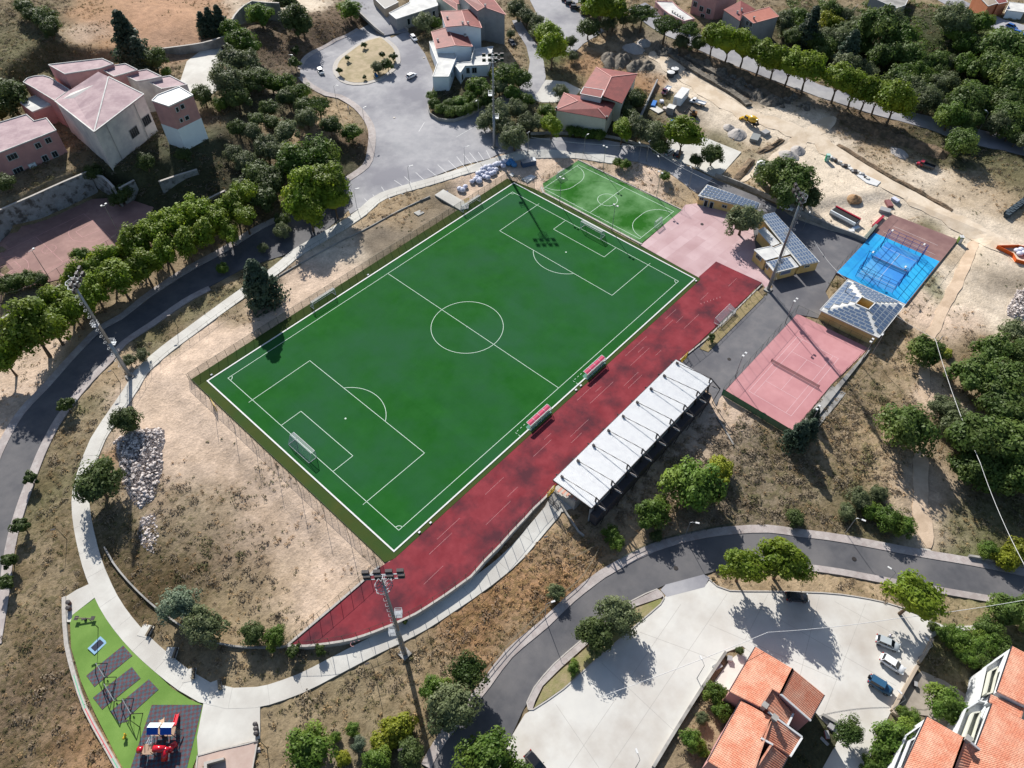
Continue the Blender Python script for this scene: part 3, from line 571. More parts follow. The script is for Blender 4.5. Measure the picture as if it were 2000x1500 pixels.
ZC = [  # px, px, radius m, colour, vegetation
    (330, 800, 9, SAND, 0), (370, 880, 10, SAND, 0), (450, 950, 12, SAND, .1), (560, 1040, 12, SAND, .1), (300, 780, 8, SAND, 0), (340, 720, 6, SAND, 0), (440, 660, 6, SAND, 0), (540, 600, 6, SAND, 0), (620, 545, 6, SAND, 0),
    (640, 480, 6, DIRT, .1), (730, 470, 6, GREY, .1), (700, 1000, 5, SAND, .1), (680, 1090, 5, SAND, .2), (600, 1150, 7, SAND, .2), (470, 1110, 8, BROWN, .7), (550, 1060, 6, SAND, .2), (400, 1060, 14, A(104, 90, 66), .9), (330, 1090, 12, A(100, 86, 62), .9), (280, 1060, 8, A(100, 92, 62), .9), (290, 1020, 7, OLIVE, .8),
    (450, 1170, 9, OLIVE, .6), (350, 960, 8, SAND, .3), (390, 1000, 6, OLIVE, .5), (260, 1100, 6, BROWN, .8), (220, 900, 3, ORANGE, .6), (520, 1150, 7, TAN, .4), (430, 1240, 6, TAN, .4), (330, 1230, 6, DRY, .5),
    (140, 850, 7, DRY, .7), (110, 950, 8, OLIVE, .7), (100, 1050, 8, DRY, .7), (60, 1150, 8, DRY, .7), (60, 1250, 9, DRY, .8), (100, 1350, 9, BROWN, .8), (60, 1450, 9, DRY, .9), (160, 1450, 6, ORANGE, .6), (25, 1380, 7, BROWN, .9),
    (200, 800, 6, OLIVE, .6), (300, 650, 5, OLIVE, .6), (400, 590, 5, OLIVE, .5), (500, 520, 5, OLIVE, .5), (600, 440, 5, OLIVE, .4), (200, 690, 5, TAN, .3), (300, 605, 5, TAN, .2), (400, 540, 5, TAN, .2), (80, 720, 5, SAND, .2), (20, 800, 6, SAND, .3),
    (370, 640, 3, DRY, .7), (470, 610, 3, DRY, .6), (560, 540, 3, GREY, .5), (730, 430, 5, TAN, .6), (820, 390, 6, DRY, .6), (800, 400, 5, TAN, .3), (850, 410, 6, GREY, .2), (930, 370, 5, SAND, 0), (1020, 340, 6, SAND, .1), (1100, 315, 4, SAND, .2), (1250, 350, 7, SAND, .3), (1330, 380, 5, TAN, .3), (980, 330, 4, SAND, .1),
    (560, 1400, 8, DRY, .5), (650, 1370, 9, OLIVE, .5), (740, 1330, 8, DRY, .5), (600, 1430, 7, TAN, .4), (720, 1400, 6, TAN, .4), (800, 1280, 7, DRY, .6), (900, 1220, 7, ORANGE, .9), (960, 1180, 7, ORANGE, .9), (1030, 1130, 8, ORANGE, .9), (1100, 1090, 7, ORANGE, .8), (1080, 1040, 6, TAN, .4), (1150, 1060, 6, DRY, .7),
    (760, 1460, 7, OLIVE, .8), (680, 1480, 6, GREY, .7), (840, 1350, 5, TAN, .5), (1000, 1240, 4, DRY, .5),
    (1200, 1010, 7, TAN, .5), (1300, 1020, 8, TAN, .6), (1250, 970, 6, SAND, .3), (1400, 980, 9, GREY, .9), (1380, 890, 6, SAND, .3), (1450, 900, 8, GREY, .9), (1420, 820, 5, SAND, .2), (1500, 950, 9, DRY, .9), (1600, 900, 10, DRY, .8), (1650, 1000, 9, OLIVE, .8), (1560, 1000, 8, GREY, .9), (1700, 900, 9, TAN, .7),
    (1700, 760, 9, DRY, .8), (1750, 700, 8, TAN, .6), (1700, 830, 8, TAN, .7), (1810, 760, 4, SAND, .1), (1800, 920, 5, SAND, .1), (1800, 980, 5, SAND, .0), (1815, 1050, 5, SAND, .1), (1880, 1000, 8, OLIVE, .8), (1940, 1040, 8, OLIVE, .8), (1900, 1080, 7, GREEN, .6), (1850, 900, 6, DRY, .7), (1600, 1040, 5, TAN, .4),
    (1850, 620, 7, SAND, .2), (1880, 560, 7, DIRT, .1), (1920, 480, 9, DIRT, 0), (1880, 400, 8, DIRT, 0), (1820, 350, 6, DIRT, .1), (1750, 300, 7, TAN, .3), (1750, 330, 6, DIRT, .1), (1680, 380, 8, DIRT, 0), (1620, 330, 8, DIRT, 0), (1560, 260, 8, DIRT, 0), (1600, 230, 7, DIRT, 0), (1650, 430, 7, DIRT, 0), (1530, 220, 7, DIRT, 0), (1700, 260, 5, TAN, .5), (1660, 235, 6, BROWN, .9), (1760, 280, 6, BROWN, .9), (1700, 262, 6, BROWN, .9), (1620, 200, 4, BROWN, .8), (1560, 200, 5, BROWN, .7), (1530, 180, 6, BROWN, .6), (1420, 145, 6, BROWN, .5), (1820, 300, 6, OLIVE, .9), (1400, 130, 5, BROWN, .6), (1730, 330, 5, TAN, .6), (1840, 380, 5, TAN, .6), (1470, 300, 4, OLIVE, .6), (1520, 300, 4, TAN, .4), (1560, 320, 5, DIRT, 0),
    (1900, 380, 7, TAN, .5), (1960, 350, 8, OLIVE, .6), (1950, 400, 6, TAN, .4), (1820, 460, 4, OLIVE, .5), (1830, 560, 3, GREEN, .6), (1880, 500, 5, TAN, .2), (1960, 600, 6, DIRT, .1), (1900, 680, 7, DRY, .6), (1960, 560, 6, GREY, .2),
    (1460, 250, 7, DIRT, 0), (1400, 210, 7, DIRT, 0), (1350, 160, 7, DIRT, 0), (1300, 130, 7, DIRT, 0), (1250, 100, 8, GREY, .1), (1240, 120, 6, GREY, .2), (1200, 95, 7, TAN, .5), (1160, 130, 7, ORANGE, .6), (1230, 145, 5, ORANGE, .6), (1260, 165, 5, ORANGE, .5), (1400, 140, 6, TAN, .3), (1450, 170, 6, BROWN, .3), (1380, 120, 5, GREY, .3), (1500, 190, 5, GREY, .3), (1340, 110, 5, BROWN, .5), (1480, 290, 6, TAN, .4), (1420, 265, 4, OLIVE, .5), (1500, 310, 6, DIRT, .1), (1540, 300, 6, DIRT, 0), (1440, 330, 4, TAN, .4), (1430, 370, 5, TAN, .3), (1340, 215, 5, GREY, .1), (1090, 150, 5, OLIVE, .5), (1080, 120, 4, GREEN, .6),
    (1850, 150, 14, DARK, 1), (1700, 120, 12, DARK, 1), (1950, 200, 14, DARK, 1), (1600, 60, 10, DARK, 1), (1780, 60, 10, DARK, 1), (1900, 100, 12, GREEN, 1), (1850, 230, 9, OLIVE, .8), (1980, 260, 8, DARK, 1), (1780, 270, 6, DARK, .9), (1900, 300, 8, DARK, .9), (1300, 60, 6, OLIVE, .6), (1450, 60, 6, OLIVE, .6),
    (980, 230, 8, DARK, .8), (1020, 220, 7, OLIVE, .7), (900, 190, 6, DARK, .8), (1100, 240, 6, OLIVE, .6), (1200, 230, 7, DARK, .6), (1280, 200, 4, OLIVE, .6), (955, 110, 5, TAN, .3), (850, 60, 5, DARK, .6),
    (250, 40, 14, A(190, 150, 120), .15), (350, 30, 12, A(190, 150, 120), .15), (200, 100, 8, ORANGE, .2), (300, 80, 8, A(184, 148, 122), .1), (150, 60, 7, SAND, .1), (420, 30, 7, ORANGE, .3), (180, 20, 8, ORANGE, .2), (50, 80, 14, OLIVE, .9), (60, 20, 12, DRY, .8), (120, 130, 7, BROWN, .6), (30, 140, 9, OLIVE, .9), (100, 100, 8, OLIVE, .8),
    (560, 100, 10, BROWN, .8), (590, 60, 10, BROWN, .8), (640, 60, 10, BROWN, .8), (540, 140, 8, GREY, .8), (620, 40, 8, BROWN, .8), (660, 45, 8, BROWN, .8), (560, 50, 7, GREY, .7), (620, 230, 5, TAN, .5), (640, 220, 4, TAN, .5), (690, 300, 6, BROWN, .6), (660, 320, 6, DARK, .7), (460, 220, 7, OLIVE, .6), (420, 230, 6, BROWN, .4), (520, 220, 5, DARK, .6), (450, 270, 7, DARK, .5), (380, 300, 8, DARK, .6), (280, 330, 8, DARK, .5), (300, 370, 7, DARK, .7), (400, 350, 8, DARK, .7), (560, 260, 6, TAN, .5), (500, 300, 6, DRY, .6), (480, 20, 6, DIRT, .1), (590, 10, 6, DIRT, .1), (240, 470, 4, TAN, .4),  # roundabout bank: scrub browns and greys darkened to hold the slope's shade
    (1350, 1380, 5, TAN, .5), (1330, 1430, 4, DRY, .5), (1840, 1320, 7, DRY, .6), (1800, 1380, 6, GREY, .2), (1870, 1260, 7, GREEN, .8), (1780, 1410, 5, OLIVE, .5), (1860, 1400, 5, GREY, .1), (1600, 1440, 6, DARK, .3), (1640, 1135, 5, TAN, .5), (1720, 1155, 5, TAN, .5), (1450, 1130, 5, TAN, .4), (1550, 1125, 5, TAN, .4), (1880, 1200, 5, TAN, .5), (1720, 1480, 5, OLIVE, .5),
]
# warp so that the patches have ragged outlines
WX = TX+fbm(TX, TY, 9, 3)*7; WY = TY+fbm(TX, TY, 9, 9)*7
cn = np.zeros(TX.shape+(4,)); cd_ = np.full(TX.shape, .02); cn += np.array([*DRY, .6])*.02
for a, b, r, c, v in ZC:
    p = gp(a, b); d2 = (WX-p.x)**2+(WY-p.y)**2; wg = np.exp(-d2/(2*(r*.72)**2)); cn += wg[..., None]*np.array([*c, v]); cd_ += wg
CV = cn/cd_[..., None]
TZ2 = TZ+np.where(pav, -.22, 0)
big = (np.abs(TX) < 420) & (np.abs(TY) < 420)
TZ2 += np.where(pav | ~big, 0, (fbm(TX, TY, 5, 21)*.5+fbm(TX, TY, 2.6, 33)*.25)*CV[..., 3]*.55)
TZ2 -= .03
nx, ny = TX.shape
me = bpy.data.meshes.new('ground'); me.vertices.add(nx*ny)
me.vertices.foreach_set('co', np.stack([TX, TY, TZ2], -1).reshape(-1).astype(np.float32))
ii, jj = np.meshgrid(np.arange(nx-1), np.arange(ny-1), indexing='ij'); a = (ii*ny+jj).ravel()
q = np.stack([a, a+ny, a+ny+1, a+1], 1).astype(np.int32)
me.loops.add(q.size); me.loops.foreach_set('vertex_index', q.ravel()); me.polygons.add(len(q))
me.polygons.foreach_set('loop_start', np.arange(0, q.size, 4, dtype=np.int32)); me.polygons.foreach_set('use_smooth', np.ones(len(q), bool))
me.update(calc_edges=True)
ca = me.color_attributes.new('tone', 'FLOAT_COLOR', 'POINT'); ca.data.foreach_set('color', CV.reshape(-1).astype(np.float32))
ground = link(bpy.data.objects.new('ground', me)); ground['kind'] = 'structure'
def groundmat():
    m = bpy.data.materials.new('ground_soil'); m.use_nodes = True; nt = m.node_tree; N = nt.nodes; L = nt.links; p = N['Principled BSDF']; p.inputs['Roughness'].default_value = .95; p.inputs['Specular IOR Level'].default_value = .15
    at = N.new('ShaderNodeAttribute'); at.attribute_name = 'tone'; tc = N.new('ShaderNodeTexCoord')
    def nz(s, d, r=.65):
        n = N.new('ShaderNodeTexNoise'); n.inputs['Scale'].default_value = s; n.inputs['Detail'].default_value = d; n.inputs['Roughness'].default_value = r; L.new(tc.outputs['Object'], n.inputs[0]); return n.outputs[0]
    def mr(s, a, b, c, d):
        x = N.new('ShaderNodeMapRange'); x.inputs[1].default_value = a; x.inputs[2].default_value = b; x.inputs[3].default_value = c; x.inputs[4].default_value = d; L.new(s, x.inputs[0]); return x.outputs[0]
    def mth(op, a, b):
        x = N.new('ShaderNodeMath'); x.operation = op
        for k, v in ((0, a), (1, b)):
            if isinstance(v, (int, float)): x.inputs[k].default_value = v
            else: L.new(v, x.inputs[k])
        return x.outputs[0]
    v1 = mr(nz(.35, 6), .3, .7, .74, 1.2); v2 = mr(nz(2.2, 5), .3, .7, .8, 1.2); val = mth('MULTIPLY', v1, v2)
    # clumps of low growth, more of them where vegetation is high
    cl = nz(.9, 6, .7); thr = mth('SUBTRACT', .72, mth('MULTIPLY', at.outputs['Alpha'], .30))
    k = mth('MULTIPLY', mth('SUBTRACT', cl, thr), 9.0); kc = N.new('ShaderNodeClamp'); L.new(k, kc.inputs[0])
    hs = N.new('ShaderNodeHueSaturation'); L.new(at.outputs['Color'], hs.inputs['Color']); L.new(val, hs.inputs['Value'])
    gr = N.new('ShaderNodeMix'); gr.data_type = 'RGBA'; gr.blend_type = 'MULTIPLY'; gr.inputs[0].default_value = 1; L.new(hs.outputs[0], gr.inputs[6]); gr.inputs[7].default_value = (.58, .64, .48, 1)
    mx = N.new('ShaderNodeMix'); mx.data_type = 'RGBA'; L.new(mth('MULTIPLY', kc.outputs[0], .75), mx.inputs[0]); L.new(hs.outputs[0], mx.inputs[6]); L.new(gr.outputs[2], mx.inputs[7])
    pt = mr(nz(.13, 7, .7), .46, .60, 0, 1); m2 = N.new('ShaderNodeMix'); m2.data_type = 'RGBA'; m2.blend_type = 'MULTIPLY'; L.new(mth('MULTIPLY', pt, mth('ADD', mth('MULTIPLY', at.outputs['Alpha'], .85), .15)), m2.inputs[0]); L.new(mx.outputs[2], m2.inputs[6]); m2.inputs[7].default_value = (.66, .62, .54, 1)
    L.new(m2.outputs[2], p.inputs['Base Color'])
    b = N.new('ShaderNodeBump'); b.inputs['Distance'].default_value = .25; b.inputs['Strength'].default_value = .8
    L.new(mth('ADD', mth('MULTIPLY', nz(1.4, 6), 1.0), mth('MULTIPLY', kc.outputs[0], .4)), b.inputs['Height']); L.new(b.outputs[0], p.inputs['Normal'])
    return m
me.materials.append(groundmat())
def cval(x, y):
    i = min(len(tx)-2, max(0, int(np.searchsorted(tx, x)))); j = min(len(ty)-2, max(0, int(np.searchsorted(ty, y)))); return CV[i, j], pav[i, j]
# ------------------------------------------------------------------ fences
_pm = {}
def fence(label, pts, h=2.4, sp=2.5, name='wire_fence', pm=None, net=m_netg, r=.045, group=None, rail=True, base=0.0, flat=None, netz=(0, 1), closed_mid=False):
    pm = pm or m_post; P = [Vector(p[:2]) for p in pts]
    z0 = (H(*P[0]) if flat is None else flat)+base; loc = (P[0].x, P[0].y, z0)
    t = thing(name, label, 'fence', loc, 0, group)
    key = (round(h, 2), r, pm.name)
    if key not in _pm:
        mb = MB(); mb.tube((0, 0, -.3), (0, 0, h), r, r, 6); _pm[key] = mb.mesh('post', pm)
    L = [0]
    for a, b in zip(P[:-1], P[1:]): L.append(L[-1]+(b-a).length)
    n = max(1, round(L[-1]/sp)); Q = []
    for k in range(n+1):
        d = L[-1]*k/n; i = 0
        while i < len(P)-2 and L[i+1] < d: i += 1
        q = P[i].lerp(P[i+1], (d-L[i])/max(1e-6, L[i+1]-L[i])); z = (H(q.x, q.y) if flat is None else flat)+base
        Q.append(Vector((q.x, q.y, z))); obj('post', _pm[key], t, (q.x-loc[0], q.y-loc[1], z-loc[2]))
    if net is not None:
        mb = MB()
        for a, b in zip(Q[:-1], Q[1:]):
            mb.add([(a.x, a.y, a.z+h*netz[0]), (b.x, b.y, b.z+h*netz[0]), (b.x, b.y, b.z+h*netz[1]), (a.x, a.y, a.z+h*netz[1])], [(0, 1, 2, 3)])
        mb.build('wire_netting', net, t, rel=loc)
    if rail:
        mb = MB()
        for a, b in zip(Q[:-1], Q[1:]): mb.bar(a+Vector((0, 0, h-.05)), b+Vector((0, 0, h-.05)), .035)
        mb.build('top_wire', pm, t, rel=loc)
    return t
fence('green wire fence along the upper left touchline of the football pitch', [(-56.6, 36.25), (54.4, 36.0)], 2.3, 2.55, flat=0)
fence('green wire fence behind the lower left goal of the football pitch', [(-57.0, 36.2), (-57.4, -33.0)], 2.3, 2.3, flat=0, r=.035)
fence('tall dark ball-catching net fence behind the lower left goal', [(-57.9, 24), (-58.2, -32)], 5.5, 8.0, net=None, rail=False, name='ball_net_fence', r=.045, flat=0)
fence('short green fence at the top corner between the two pitches', [(54.6, 36.0), (56.4, 26.3)], 2.3, 2.4, flat=0)
fence('thin wire fence along the far side of the small pitch', [(57.5, 26.6), (77.9, 26.6), (78.3, 5), (78.1, -13.6)], 3.2, 3.2, r=.03, net=m_netd, flat=0)
fence('low wire fence dividing the small pitch from the football pitch', [(56.2, 22), (56.1, -13.5)], 1.2, 3.5, r=.03, net=None, flat=0)
# running track edge walls with fences
def lowwall(label, pts, wd, z0, z1, mat=None, name='retaining_wall', group=None, flat=None):
    mb = MB(); P = [Vector(p[:2]) for p in pts]; loc = (*P[0], 0)
    ribbon(mb, P, wd, z0, z1, flat); o = mb.build(name, mat or m_concw, rel=loc); o.location = loc
    return tag(o, label, 'wall', group)
tw2 = spline([(p.x, p.y) for p in tw], 2.0)
lowwall('curved concrete wall with a pale coping along the lower edge of the running track', tw2, .42, -1.6, .22, m_kerb, flat=0)
fence('long curved wire fence along the lower edge of the running track', tw2, 2.3, 2.55, base=.2, flat=0, net=m_netd)
wl_ = [W(a, b, 0).xy for a, b in ((560, 1262), (600, 1228), (650, 1186), (700, 1143), (741, 1106))]
lowwall('straight pale wall along the upper side of the pointed track end', wl_, .42, -.6, .2, m_kerb, flat=0)
fence('wire fence on the pale wall beside the pointed track end', wl_, 2.3, 2.5, base=.2, flat=0, net=m_netd)
# planter strip and fence beside the service road
stp = gl([(1475, 565), (1491, 581), (1383, 688), (1366, 682), (1382, 664)])
sheet('verge', stp, M('planter_dry', A(170, 150, 112), A(140, 128, 84), sc=1.2, bump=.05, bsc=5), .18)
lowwall('pale kerb wall between the track and the planting strip', [W(1328, 704, 0).xy, W(1378, 664, 0).xy, W(1478, 566, 0).xy, W(1488, 556, 0).xy], .3, -.3, .3, m_kerb, flat=0)
fence('wire fence along the asphalt beside the upper end of the track', [W(1330, 706, 0).xy, W(1380, 668, 0).xy, W(1482, 568, 0).xy], 2.2, 2.4, flat=0, base=.2, net=m_netd)
# ring path fence and low walls
rin = [p for p in strip_poly(pcw, 2.4, 2.4)]
nn = len(pcw); side_a = rin[:nn]
fence('thin wire fence following the inner side of the ring path', side_a[int(nn*.34):int(nn*.62)], 1.7, 3.0, r=.03, net=None)
fence('thin wire fence beside the path above the dirt track', side_a[int(nn*.17):int(nn*.34)], 1.7, 3.0, r=.03, net=None)
lowwall('low dark retaining wall around the lower left end of the dirt field', SP([(205, 1070), (222, 1100), (250, 1135), (290, 1175), (330, 1207), (372, 1233), (430, 1258), (490, 1266), (560, 1264)]), .3, -.5, .55, m_concw)
lowwall('narrow concrete channel wall beside the dirt track', SP([(500, 572), (545, 540), (600, 508), (660, 475), (720, 445), (780, 412), (840, 384)]), .25, -.2, .3)
# red court edge
fence('tall wire fence along the lower edge of the red school court', SP([(0, 612), (60, 580), (125, 538), (205, 495), (275, 447)]), 3.0, 3.4, net=m_netd, r=.05)
def cliff(label, px, ztop, zbot, wd=.5, mat=None, name='retaining_wall', panels=0):
    "standing wall along photo pixels of its top edge; ztop/zbot absolute heights"
    P = spline([W(a, b, ztop).xy for a, b in px], 3.0) if len(px) > 2 else [W(a, b, ztop).xy for a, b in px]
    loc = (*P[0], zbot); t = thing(name, label, 'wall', loc)
    mb = MB(); ribbon(mb, P, wd, 0, ztop-zbot, flat=zbot); mb.build('wall_face', mat or m_concw, t, rel=loc)
    mb = MB(); ribbon(mb, P, wd+.14, ztop-zbot+.002, ztop-zbot+.15, flat=zbot); mb.build('coping', m_kerb, t, rel=loc)
    if panels:
        for i in range(1, len(P)-1, panels):
            mb = MB(); d = (P[i+1]-P[i-1]).normalized(); nr = Vector((d.y, -d.x))*(wd/2+.05)
            for s in (1, -1): mb.box(P[i].x+nr.x*s, P[i].y+nr.y*s, (ztop+zbot)/2, .25, .12, ztop-zbot-.1, math.atan2(d.y, d.x))
            mb.build('pilaster', mat or m_concw, t, rel=loc)
    return t
m_stain = M('stained_concrete', A(170, 174, 178), A(150, 152, 154), sc=.8, c3=A(96, 94, 92), sc3=.5, rough=.9, bump=.02, thr3=(.5, .62))
cliff('tall stained concrete retaining wall above the red school court', [(-40, 432), (0, 410), (60, 384), (120, 357), (172, 335)], 10.9, 2.8, panels=3, mat=m_stain)
cliff('stepped retaining wall section left of the dark bushes below the school', [(172, 338), (200, 345), (222, 366)], 9.8, 3.0, mat=m_stain)
cliff('short stained retaining wall between the dark bushes below the school', [(232, 368), (262, 352)], 8.6, 3.0, mat=m_stain)
cliff('retaining wall section right of the bushes under the school', [(310, 355), (345, 343), (385, 331)], 8.6, 3.5, mat=m_stain)
cliff('long concrete retaining wall between the red court and the street trees', [(-20, 636), (60, 590), (120, 556), (200, 506), (270, 460), (330, 430), (400, 392), (440, 372)], 3.4, -1.6, panels=4)
cliff('pale retaining wall on the slope near the roundabout', [(300, 97), (340, 92), (395, 84), (430, 74), (455, 66)], 13.6, 10.6)
cliff('curved pale retaining wall below the ploughed field', [(447, 52), (458, 30), (475, 12), (492, 2), (520, 5), (545, 6)], 15.5, 8.8)
# slope rail fences beside the lower road
def railfence(label, pts, h=1.0, sp=2.6, mat=None, group=None):
    P = SP(pts, sp); loc = gp(*pts[0]); t = thing('railing', label, 'railing', loc, 0, group); mat = mat or m_dsteel
    mb = MB(); mb.tube((0, 0, -.2), (0, 0, h), .05, .05, 6); me_ = mb.mesh('post', mat); m2 = MB()
    Q = [Vector((p.x, p.y, H(p.x, p.y)+.1)) for p in P]
    for q in Q: obj('post', me_, t, q-loc)
    for a, b in zip(Q[:-1], Q[1:]):
        for z in (h-.04, h*.5): m2.bar(a+Vector((0, 0, z)), b+Vector((0, 0, z)), .07)
    m2.build('rail', mat, t, rel=loc)
    return t
m_gwood = M('weathered_wood', A(150, 138, 116), A(120, 110, 92), sc=3)
railfence('wooden railing between the dry slope and the lower road', [(945, 1318), (985, 1270), (1040, 1215), (1100, 1162), (1140, 1125), (1172, 1070)], mat=m_gwood)
railfence('short wooden railing dropping down the slope beside the lower road', [(1110, 1098), (1140, 1082), (1170, 1066)], mat=m_gwood)
railfence('green metal railing on the bend of the lower road', [(1212, 1094), (1275, 1062), (1350, 1043), (1430, 1027)], mat=m_post)
railfence('railing on the verge at the bottom beside the lower road', [(770, 1490), (805, 1455), (838, 1415)], mat=m_gwood)
kerb('guard_wall', SP([(1890, 1088), (1940, 1096), (2000, 1108), (2080, 1122)]), .45, .8, m_concw, kind='', label='pale concrete guard wall beside the road at the right edge', cat='wall')
# tennis surround
for lab, p in (('wire fence on the service road side of the pink tennis court', [(60.6, -59.2), (24.2, -59.5)]), ('wire fence at the pavilion end of the pink tennis court', [(60.6, -59.2), (61.4, -78.8)]), ('wire fence on the slope side of the pink tennis court', [(61.4, -78.8), (44, -77.6), (24.2, -77.2)])):
    fence(lab, p, 2.8, 3.0, r=.035, net=m_netd, flat=0)
fence('fence with a green windscreen at the lower end of the pink tennis court', [(24.1, -59.5), (24.1, -77.2)], 2.0, 3.0, r=.035, flat=0, net=netmat('windscreen_green', A(20, 130, 84), .97), name='windscreen_fence')
mb = MB(); mb.prism([(24.6, -77.3), (61, -78.9), (61, -79.2), (24.6, -79.3)], -2.5, .5); mb.prism([(44, -77.4), (24.6, -77.3), (24.6, -80.6), (44, -80.9)], -3, .06)
tag(mb.build('terrace_wall', m_concw), 'concrete terrace ledge and wall under the slope side of the tennis court', 'wall')
# tennis net
def net(x, y0, y1, z, label, h=.95):
    loc = (x, (y0+y1)/2, z); t = thing('tennis_net', label, 'net', loc)
    for y in (y0, y1):
        m_ = MB(); m_.tube((x, y, z), (x, y, z+h+.1), .05, .05, 8); m_.build('net_post', m_dsteel, t, rel=loc)
    m_ = MB(); m_.add([(x, y0, z+.05), (x, y1, z+.05), (x, y1, z+h), (x, y0, z+h)], [(0, 1, 2, 3)]); m_.build('mesh', netmat('net_dark', A(60, 50, 55), .62), t, rel=loc)
    m_ = MB(); m_.bar((x, y0, z+h), (x, y1, z+h), .05, .07); m_.build('top_band', m_linef, t, rel=loc)
    # supporting cables to the ground on the lower side
net(41.15, -75.4, -62.9, .04, 'dark tennis net across the pink court')
net(94.0, -74.6, -64.6, .434, 'blue padel net across the blue court', .9)

# ------------------------------------------------------------------ goals
def goal(wd, h, dp, tube, label, group, bright=True):
    t = thing('football_goal', label, 'goal', (0, 0, 0), 0, group)
    y = wd/2
    for s in (-1, 1):
        mb = MB(); mb.tube((0, s*y, 0), (0, s*y, h), tube, tube, 8); mb.build('goalpost', m_white, t)
        mb = MB(); mb.tube((0, s*y, .04), (dp, s*y, .04), tube*.7, tube*.7, 6); mb.tube((0, s*y, h), (dp*.45, s*y, h), tube*.7, tube*.7, 6); mb.tube((dp*.45, s*y, h), (dp, s*y, .04), tube*.6, tube*.6, 6); mb.build('side_frame', m_white, t)
    mb = MB(); mb.tube((0, -y, h), (0, y, h), tube, tube, 8); mb.build('crossbar', m_white, t)
    mb = MB(); mb.tube((dp, -y, .04), (dp, y, .04), tube*.7, tube*.7, 6); mb.tube((dp*.45, -y, h), (dp*.45, y, h), tube*.5, tube*.5, 6); mb.build('back_bar', m_white, t)
    mb = MB()
    mb.add([(0, -y, h), (0, y, h), (dp*.45, y, h), (dp*.45, -y, h), (dp, y, .05), (dp, -y, .05), (0, -y, .05), (0, y, .05)], [(0, 1, 2, 3), (3, 2, 4, 5), (6, 0, 3, 5), (1, 7, 4, 2)])
    mb.build('netting', m_net, t)
    return t
g = goal(7.32, 2.44, 2.1, .07, 'white goal with netting at the upper right end of the football pitch', 'full size goals'); g.location = (50.44, 0, .05)
g2 = copy_tree(g); g2.location = (-50.44, 0, .05); g2.rotation_euler = (0, 0, math.pi); g2['label'] = 'white goal with netting at the lower left end of the football pitch'
for (x, y, l) in ((-18.5, 34.6, 'portable white goal pushed against the touchline fence near the dark cedar'), (36.6, 34.7, 'portable white goal pushed against the touchline fence near the white ramp')):
    c = copy_tree(g); c.location = (x, y-.9, .05); c.rotation_euler = (0, 0, math.pi/2); c['label'] = l; c.scale = (.75, .98, .9)
c = copy_tree(g); c.location = (42.0, -46.0, 2.3); c.rotation_euler = (0, R(88), R(90)); c['label'] = 'white goal frame lying tipped over beside the running track'; c.scale = (.8, .95, .9); c.location = (46.5, -45.6, .35); c.rotation_euler = (R(0), R(-90), R(90))
s1 = goal(3.0, 2.0, .9, .05, 'small white goal at the far end of the small pitch', 'small goals'); s1.location = (66.75, 24.3, .04); s1.rotation_euler = (0, 0, math.pi/2)
s2 = copy_tree(s1); s2.location = (66.75, -11.8, .04); s2.rotation_euler = (0, 0, -math.pi/2); s2['label'] = 'small white goal at the plaza end of the small pitch'
# dugouts
def dugout(x, label):
    loc = (x, -32.4, .05); t = thing('dugout', label, 'dugout', loc, 0, 'team dugouts'); Lh = 3.55
    mb = MB()
    prof = [(-1.25, 0), (-1.35, 1.1), (-1.0, 1.95), (-.4, 2.2), (.35, 2.25)]
    mb = MB(); mb.add([(sx, y, z) for sx in (-Lh, Lh) for y, z in prof[2:]], [(0, 1, 4, 3), (1, 2, 5, 4)]); mb.build('roof_panel', M('dugout_red', A(226, 92, 122), rough=.5), t)
    mb = MB(); mb.add([(sx, y, z) for sx in (-Lh, Lh) for y, z in prof[:3]], [(0, 1, 4, 3), (1, 2, 5, 4)]); mb.build('back_panel', netmat('dugout_clear', A(120, 170, 170), .35), t)
    mb = MB()
    for sx in (-Lh, -Lh/2, 0, Lh/2, Lh):
        for a, b in zip(prof[:-1], prof[1:]): mb.bar((sx, *a), (sx, *b), .08)
        mb.bar((sx, -1.25, .04), (sx, .3, .04), .08)
    for p in (prof[0], prof[2], prof[4]): mb.bar((-Lh, *p), (Lh, *p), .11)
    mb.build('frame', m_white, t)
    mb = MB(); mb.box(0, -.75, .42, 2*Lh-.3, .45, .06); mb.box(0, -.98, .75, 2*Lh-.3, .05, .45); mb.build('bench', m_dsteel, t)
    mb = MB(); mb.box(0, -.4, .06, 2*Lh, 1.9, .05); mb.build('floor_panel', M('dugout_green', A(96, 150, 132)), t)
    t.scale = (1, .88, .85); return t
dugout(10.1, 'team dugout with pink roof nearer the halfway line on the right'); dugout(-10.3, 'team dugout with pink roof on the left of the halfway line')
bpy.data.objects['dugout'].rotation_euler = (0, 0, 0)

